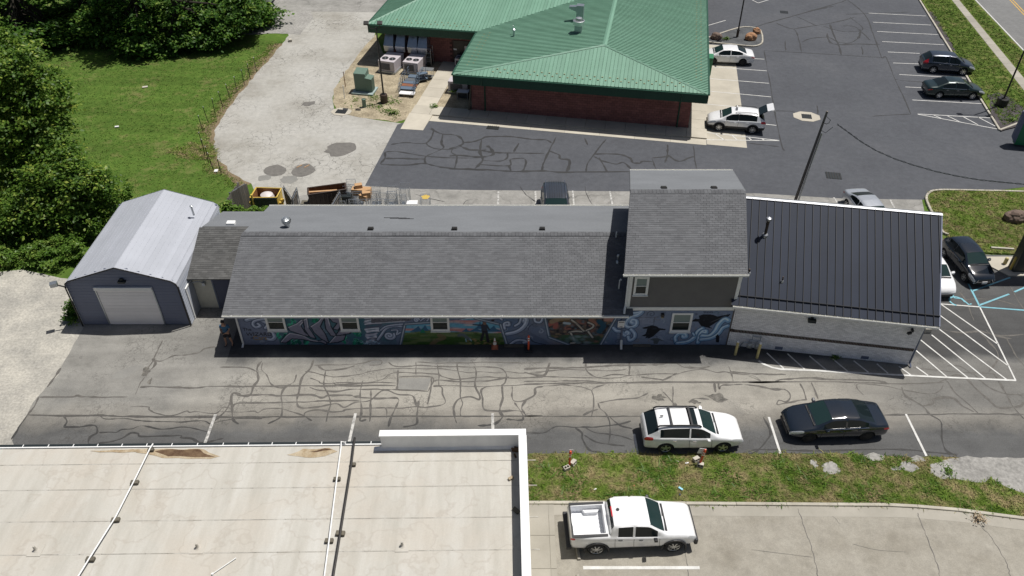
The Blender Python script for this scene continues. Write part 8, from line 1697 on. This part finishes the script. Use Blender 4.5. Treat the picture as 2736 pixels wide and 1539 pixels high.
# rocks
def boulder(label, px, py, s3, mat, seed, z=.09):
    c = G(px, py); bm = bmesh.new(); bmesh.ops.create_icosphere(bm, subdivisions=3, radius=1)
    for v in bm.verts:
        f = 1 + .28 * mnoise.noise(v.co * 1.1 + Vector((seed, 0, 0))) + .10 * mnoise.noise(v.co * 3 + Vector((0, seed, 0))); v.co = Vector((v.co.x * f * s3[0], v.co.y * f * s3[1], v.co.z * f * s3[2]))
        v.co = Vector((round(v.co.x / .12) * .12 * .35 + v.co.x * .65, round(v.co.y / .12) * .12 * .35 + v.co.y * .65, v.co.z))
    me = bpy.data.meshes.new('boulder'); bm.to_mesh(me); bm.free(); me.materials.append(MT[mat]); o = bpy.data.objects.new('boulder', me); o.location = (c[0], c[1] + .2, z + s3[2] * .55); link(o); return tag(o, label, 'boulder')
boulder('large brown boulder on the grass island at the right edge', 2712, 596, (.72, .5, .5), 'rock2', 1.3)
boulder('brown angular boulder at the left end of the planted island', 1913, 108, (.55, .45, .42), 'rock2', 2.2); boulder('orange tan boulder at the middle right of the planted island', 2006, 110, (.58, .45, .45), 'rock', 4.1); boulder('smaller orange boulder behind the orange tan one', 2022, 93, (.42, .35, .36), 'rock', 5.7)
# pylon sign foot with yellow bollards, green cabinet sign, green box
c = G(2712, 735); t = thing('sign_pylon', 'thick black sign post rising at the right edge behind yellow bollards', 'sign post', (c[0] + .1, c[1] + .2, .02)); b = MB(); b.box((.2, .3, 3.5), (.75, .6, 7)); b.build('column', 'black', t, world=False); b = MB(); b.prism([(-.6, -.35), (1.6, -.35), (1.6, 1.6), (-1.6, 1.6), (-1.2, .5)], -.02, .06); b.build('foot', 'slab', t, world=False)
b = MB(); b.box((1.6, .3, 6.2), (3.6, .5, 2.4)); b.build('cabinet', 'black', t, world=False)
for px, py, h_, lab in ((2700, 722, .95, 'yellow bollard in front of the black sign post'), (2683, 707, .45, 'short tan bollard left of the black sign post'), (2738, 728, .95, 'yellow bollard right of the black sign post at the frame edge')):
    c = G(px, py); b = MB(); b.lathe([(.11, 0), (.11, h_), (.07, h_ + .05), (.001, h_ + .06)], (c[0], c[1], .04), 12); solo('bollard', b, 'yellow' if h_ > .5 else 'yellow_old', lab, 'bollard', smooth=True)
p0 = AY(2709, 373, 54.2); t = thing('green_sign', 'dark green sign cabinet with thin white stripes at the right edge', 'sign', (p0[0], 54.2, p0[2] + .1), R(-12)); b = MB(); b.hexa([(.18, 0, -.5), (3, 0, -.5), (3, .55, -.5), (.18, .55, -.5), (.18, 0, 2.1), (3, 0, 2.1), (3, .55, 2.1), (.18, .55, 2.1)]); b.build('cabinet', 'signgreen', t, world=False); b = MB(); b.hexa([(-.04, .3, -.1), (.17, -.02, -.42), (.17, .57, -.42), (-.04, .57, -.1), (-.04, .3, 2.1), (.17, -.02, 2.1), (.17, .57, 2.1), (-.04, .57, 2.1)]); b.build('side_trim', 'slatewall', t, world=False)
for z in (.75, .9): b = MB(); b.box((1.7, -.012, z), (2.5, .02, .05)); b.build('stripe', 'signwhite', t, world=False)
b = MB(); b.tube([(2.2, .3, -p0[2]), (2.2, .3, -.5)], .15, 8); b.build('post', 'darkmetal', t, world=False)
c = G(1900, 205); t = thing('green_bin', 'tall green box standing at the right edge of the green roof', 'bin', (c[0], c[1], .03), FA); b = MB(); b.box((-.45, .3, .8), (.75, .6, 1.5)); b.build('bin_body', 'signgreen', t, world=False, bevel=.03); b = MB(); b.hexa([(-.85, -.04, 1.55), (-.05, -.04, 1.55), (-.05, .64, 1.55), (-.85, .64, 1.55), (-.85, -.04, 1.7), (-.05, -.04, 1.7), (-.05, .64, 1.85), (-.85, .64, 1.85)]); b.build('bin_lid', 'signgreen', t, world=False)
# litter
for px, py, s3, mt, lab in ((1818, 1308, (.22, .1, .06), 'ltblue', 'pale blue plastic bottle in the grass strip'), (1816, 1324, (.1, .08, .05), 'p_blue', 'dark blue scrap in the grass strip below the pale bottle'), (1590, 1309, (.14, .05, .03), 'signwhite', 'white scrap in the grass strip above the pickup'), (1835, 1239, (.17, .07, .03), 'signwhite', 'white scrap left of the leaning delineator'), (1809, 1234, (.15, .05, .03), 'concblk', 'pale scrap in grass beneath the wagon rear wheel'), (313, 341, (.3, .2, .08), 'signwhite', 'small white litter on the middle of the lawn'), (578, 459, (.35, .25, .08), 'signwhite', 'white litter by the nearest lawn stakes'), (388, 234, (.45, .3, .05), 'concblk', 'pale flat stone in the lawn'), (776, 111, (.35, .3, .2), 'concblk', 'pale stone where the lawn meets the drive'), (1693, 1300, (.12, .06, .03), 'orange_f', 'reddish scrap in the grass strip above the pickup cab')):
    c = G(px, py); b = MB(); b.box((c[0], c[1], s3[2] / 2 + .045), s3, rz=random.uniform(0, 3)); solo('litter', b, mt, lab, 'litter', bevel=.01)
for px, py, lab in ((800, 445, 'left of two pale sticks lying on the round asphalt patch'), (820, 445, 'right of two pale sticks lying on the round asphalt patch')): c = G(px, py); b = MB(); b.box((c[0], c[1], .035), (.5, .06, .03), rz=.9); solo('wooden_stick', b, 'cardboard', lab, 'stick')

# ================================================================ PERSON (blue T-shirt, black shorts, looking down at a phone)
def skinned(name, nodes, edges, mat, parent, root=0, sub=2, tf_=None):
    me = bpy.data.meshes.new(name); me.from_pydata([n[:3] for n in nodes], edges, []); o = bpy.data.objects.new(name, me); COL.objects.link(o)
    md = o.modifiers.new('s', 'SKIN'); sv_ = me.skin_vertices[0].data
    for i, n in enumerate(nodes): sv_[i].radius = (n[3], n[4] if len(n) > 4 else n[3]); sv_[i].use_root = (i == root)
    m2 = o.modifiers.new('u', 'SUBSURF'); m2.levels = sub; m2.render_levels = sub
    dg = bpy.context.evaluated_depsgraph_get(); r = bpy.data.meshes.new_from_object(o.evaluated_get(dg)); bpy.data.objects.remove(o)
    r.name = name; r.materials.clear(); r.materials.append(MT[mat]); r.polygons.foreach_set('use_smooth', [True] * len(r.polygons))
    return link(bpy.data.objects.new(name, r), parent)
pc = G(614, 921)
pe = thing('person', 'person in blue t-shirt and black shorts standing by the mural corner looking at a phone', 'person', (pc[0], pc[1], .012), R(180))
# local frame: faces +y after the half turn (towards the camera)
nodes = [(0, 0, .96, .135, .10), (0, .0, 1.10, .13, .095), (0, .0, 1.28, .155, .11), (0, .01, 1.43, .14, .09), (0, .03, 1.51, .055, .055), (0, .07, 1.59, .065, .075), (0, .085, 1.69, .075, .09), (0, .08, 1.755, .05, .06),
    (-.10, 0, .88, .095), (-.14, .02, .50, .062), (-.15, -.02, .30, .058), (-.165, -.03, .09, .04), (-.17, .06, .03, .042, .03), (-.185, .15, .02, .035, .02),
    (.10, 0, .88, .095), (.15, .02, .50, .062), (.165, -.02, .30, .058), (.18, -.03, .09, .04), (.19, .06, .03, .042, .03), (.21, .15, .02, .035, .02),
    (-.19, .0, 1.41, .062), (-.25, .02, 1.15, .046), (-.14, .24, 1.10, .036), (-.06, .30, 1.13, .034, .022),
    (.19, .0, 1.41, .062), (.25, .02, 1.15, .046), (.14, .24, 1.10, .036), (.06, .30, 1.13, .034, .022)]
edges = [(0, 1), (1, 2), (2, 3), (3, 4), (4, 5), (5, 6), (6, 7), (0, 8), (8, 9), (9, 10), (10, 11), (11, 12), (12, 13), (0, 14), (14, 15), (15, 16), (16, 17), (17, 18), (18, 19), (3, 20), (20, 21), (21, 22), (22, 23), (3, 24), (24, 25), (25, 26), (26, 27)]
skinned('body', nodes, edges, 'skin', pe)
skinned('t_shirt', [(0, 0, .93, .165, .125), (0, 0, 1.10, .16, .12), (0, 0, 1.28, .175, .13), (0, .005, 1.42, .16, .11), (0, .02, 1.475, .075, .07), (-.195, 0, 1.405, .078), (-.235, .01, 1.22, .072), (.195, 0, 1.405, .078), (.235, .01, 1.22, .072)], [(0, 1), (1, 2), (2, 3), (3, 4), (3, 5), (5, 6), (3, 7), (7, 8)], 'shirt', pe, 1)
skinned('shorts', [(0, 0, .97, .155, .12), (0, 0, .86, .15, .12), (-.10, .0, .80, .115), (-.135, .01, .55, .105), (.10, .0, .80, .115), (.145, .01, .55, .105)], [(0, 1), (1, 2), (2, 3), (1, 4), (4, 5)], 'shorts', pe, 0)
skinned('hair', [(0, .02, 1.62, .06, .06), (0, .045, 1.72, .085, .085), (0, .075, 1.785, .07, .075)], [(0, 1), (1, 2)], 'hair', pe, 1)
for sx in (-1, 1):
    fn_, fe_ = [], []
    for k in range(4):
        x0 = sx * (.075 - .018 * k); ln = (.05, .058, .054, .042)[k]; o_ = len(fn_); fn_ += [(x0, .305, 1.135, .0095), (x0 * .8, .305 + ln * .6, 1.135 + .02, .009), (x0 * .6, .30 + ln * .7, 1.16, .008)]; fe_ += [(o_, o_ + 1), (o_ + 1, o_ + 2)]
    o_ = len(fn_); fn_ += [(sx * .05, .29, 1.15, .011), (sx * .03, .31, 1.175, .009)]; fe_ += [(o_, o_ + 1)]
    skinned('fingers', fn_, fe_, 'skin', pe, 0, 1)
    b = MB(); b.lathe([(.013, 0), (.001, .012)], (sx * .03, .165, 1.69), 8, axis='y'); b.build('eye', 'hair', pe, world=False)
    b = MB(); b.lathe([(.02, -.012), (.028, .0), (.001, .015)], (sx * .085, .07, 1.665), 8); b.build('ear', 'skin', pe, world=False)
    b = MB(); b.box((sx * (.178 if sx < 0 else .2), .07, .008), (.1, .27, .025)); b.build('flip_flop', 'black', pe, world=False, bevel=.01)
b = MB(); b.hexa([(-.015, .15, 1.635), (.015, .15, 1.635), (.01, .16, 1.685), (-.01, .16, 1.685), (-.012, .185, 1.635), (.012, .185, 1.635), (.006, .168, 1.685), (-.006, .168, 1.685)]); b.build('nose', 'skin', pe, world=False)
b = MB(); b.box((0, .148, 1.605), (.05, .02, .012)); b.build('mouth', 'cart_rust', pe, world=False)
ph = pc; b = MB(); b.box((pc[0], pc[1] - .335, 1.175), (.15, .085, .012), rot=Matrix.Rotation(.5, 3, 'X')); solo('mobile_phone', b, 'black', 'dark mobile phone held in both hands by the person at the mural corner', 'phone', bevel=.005)
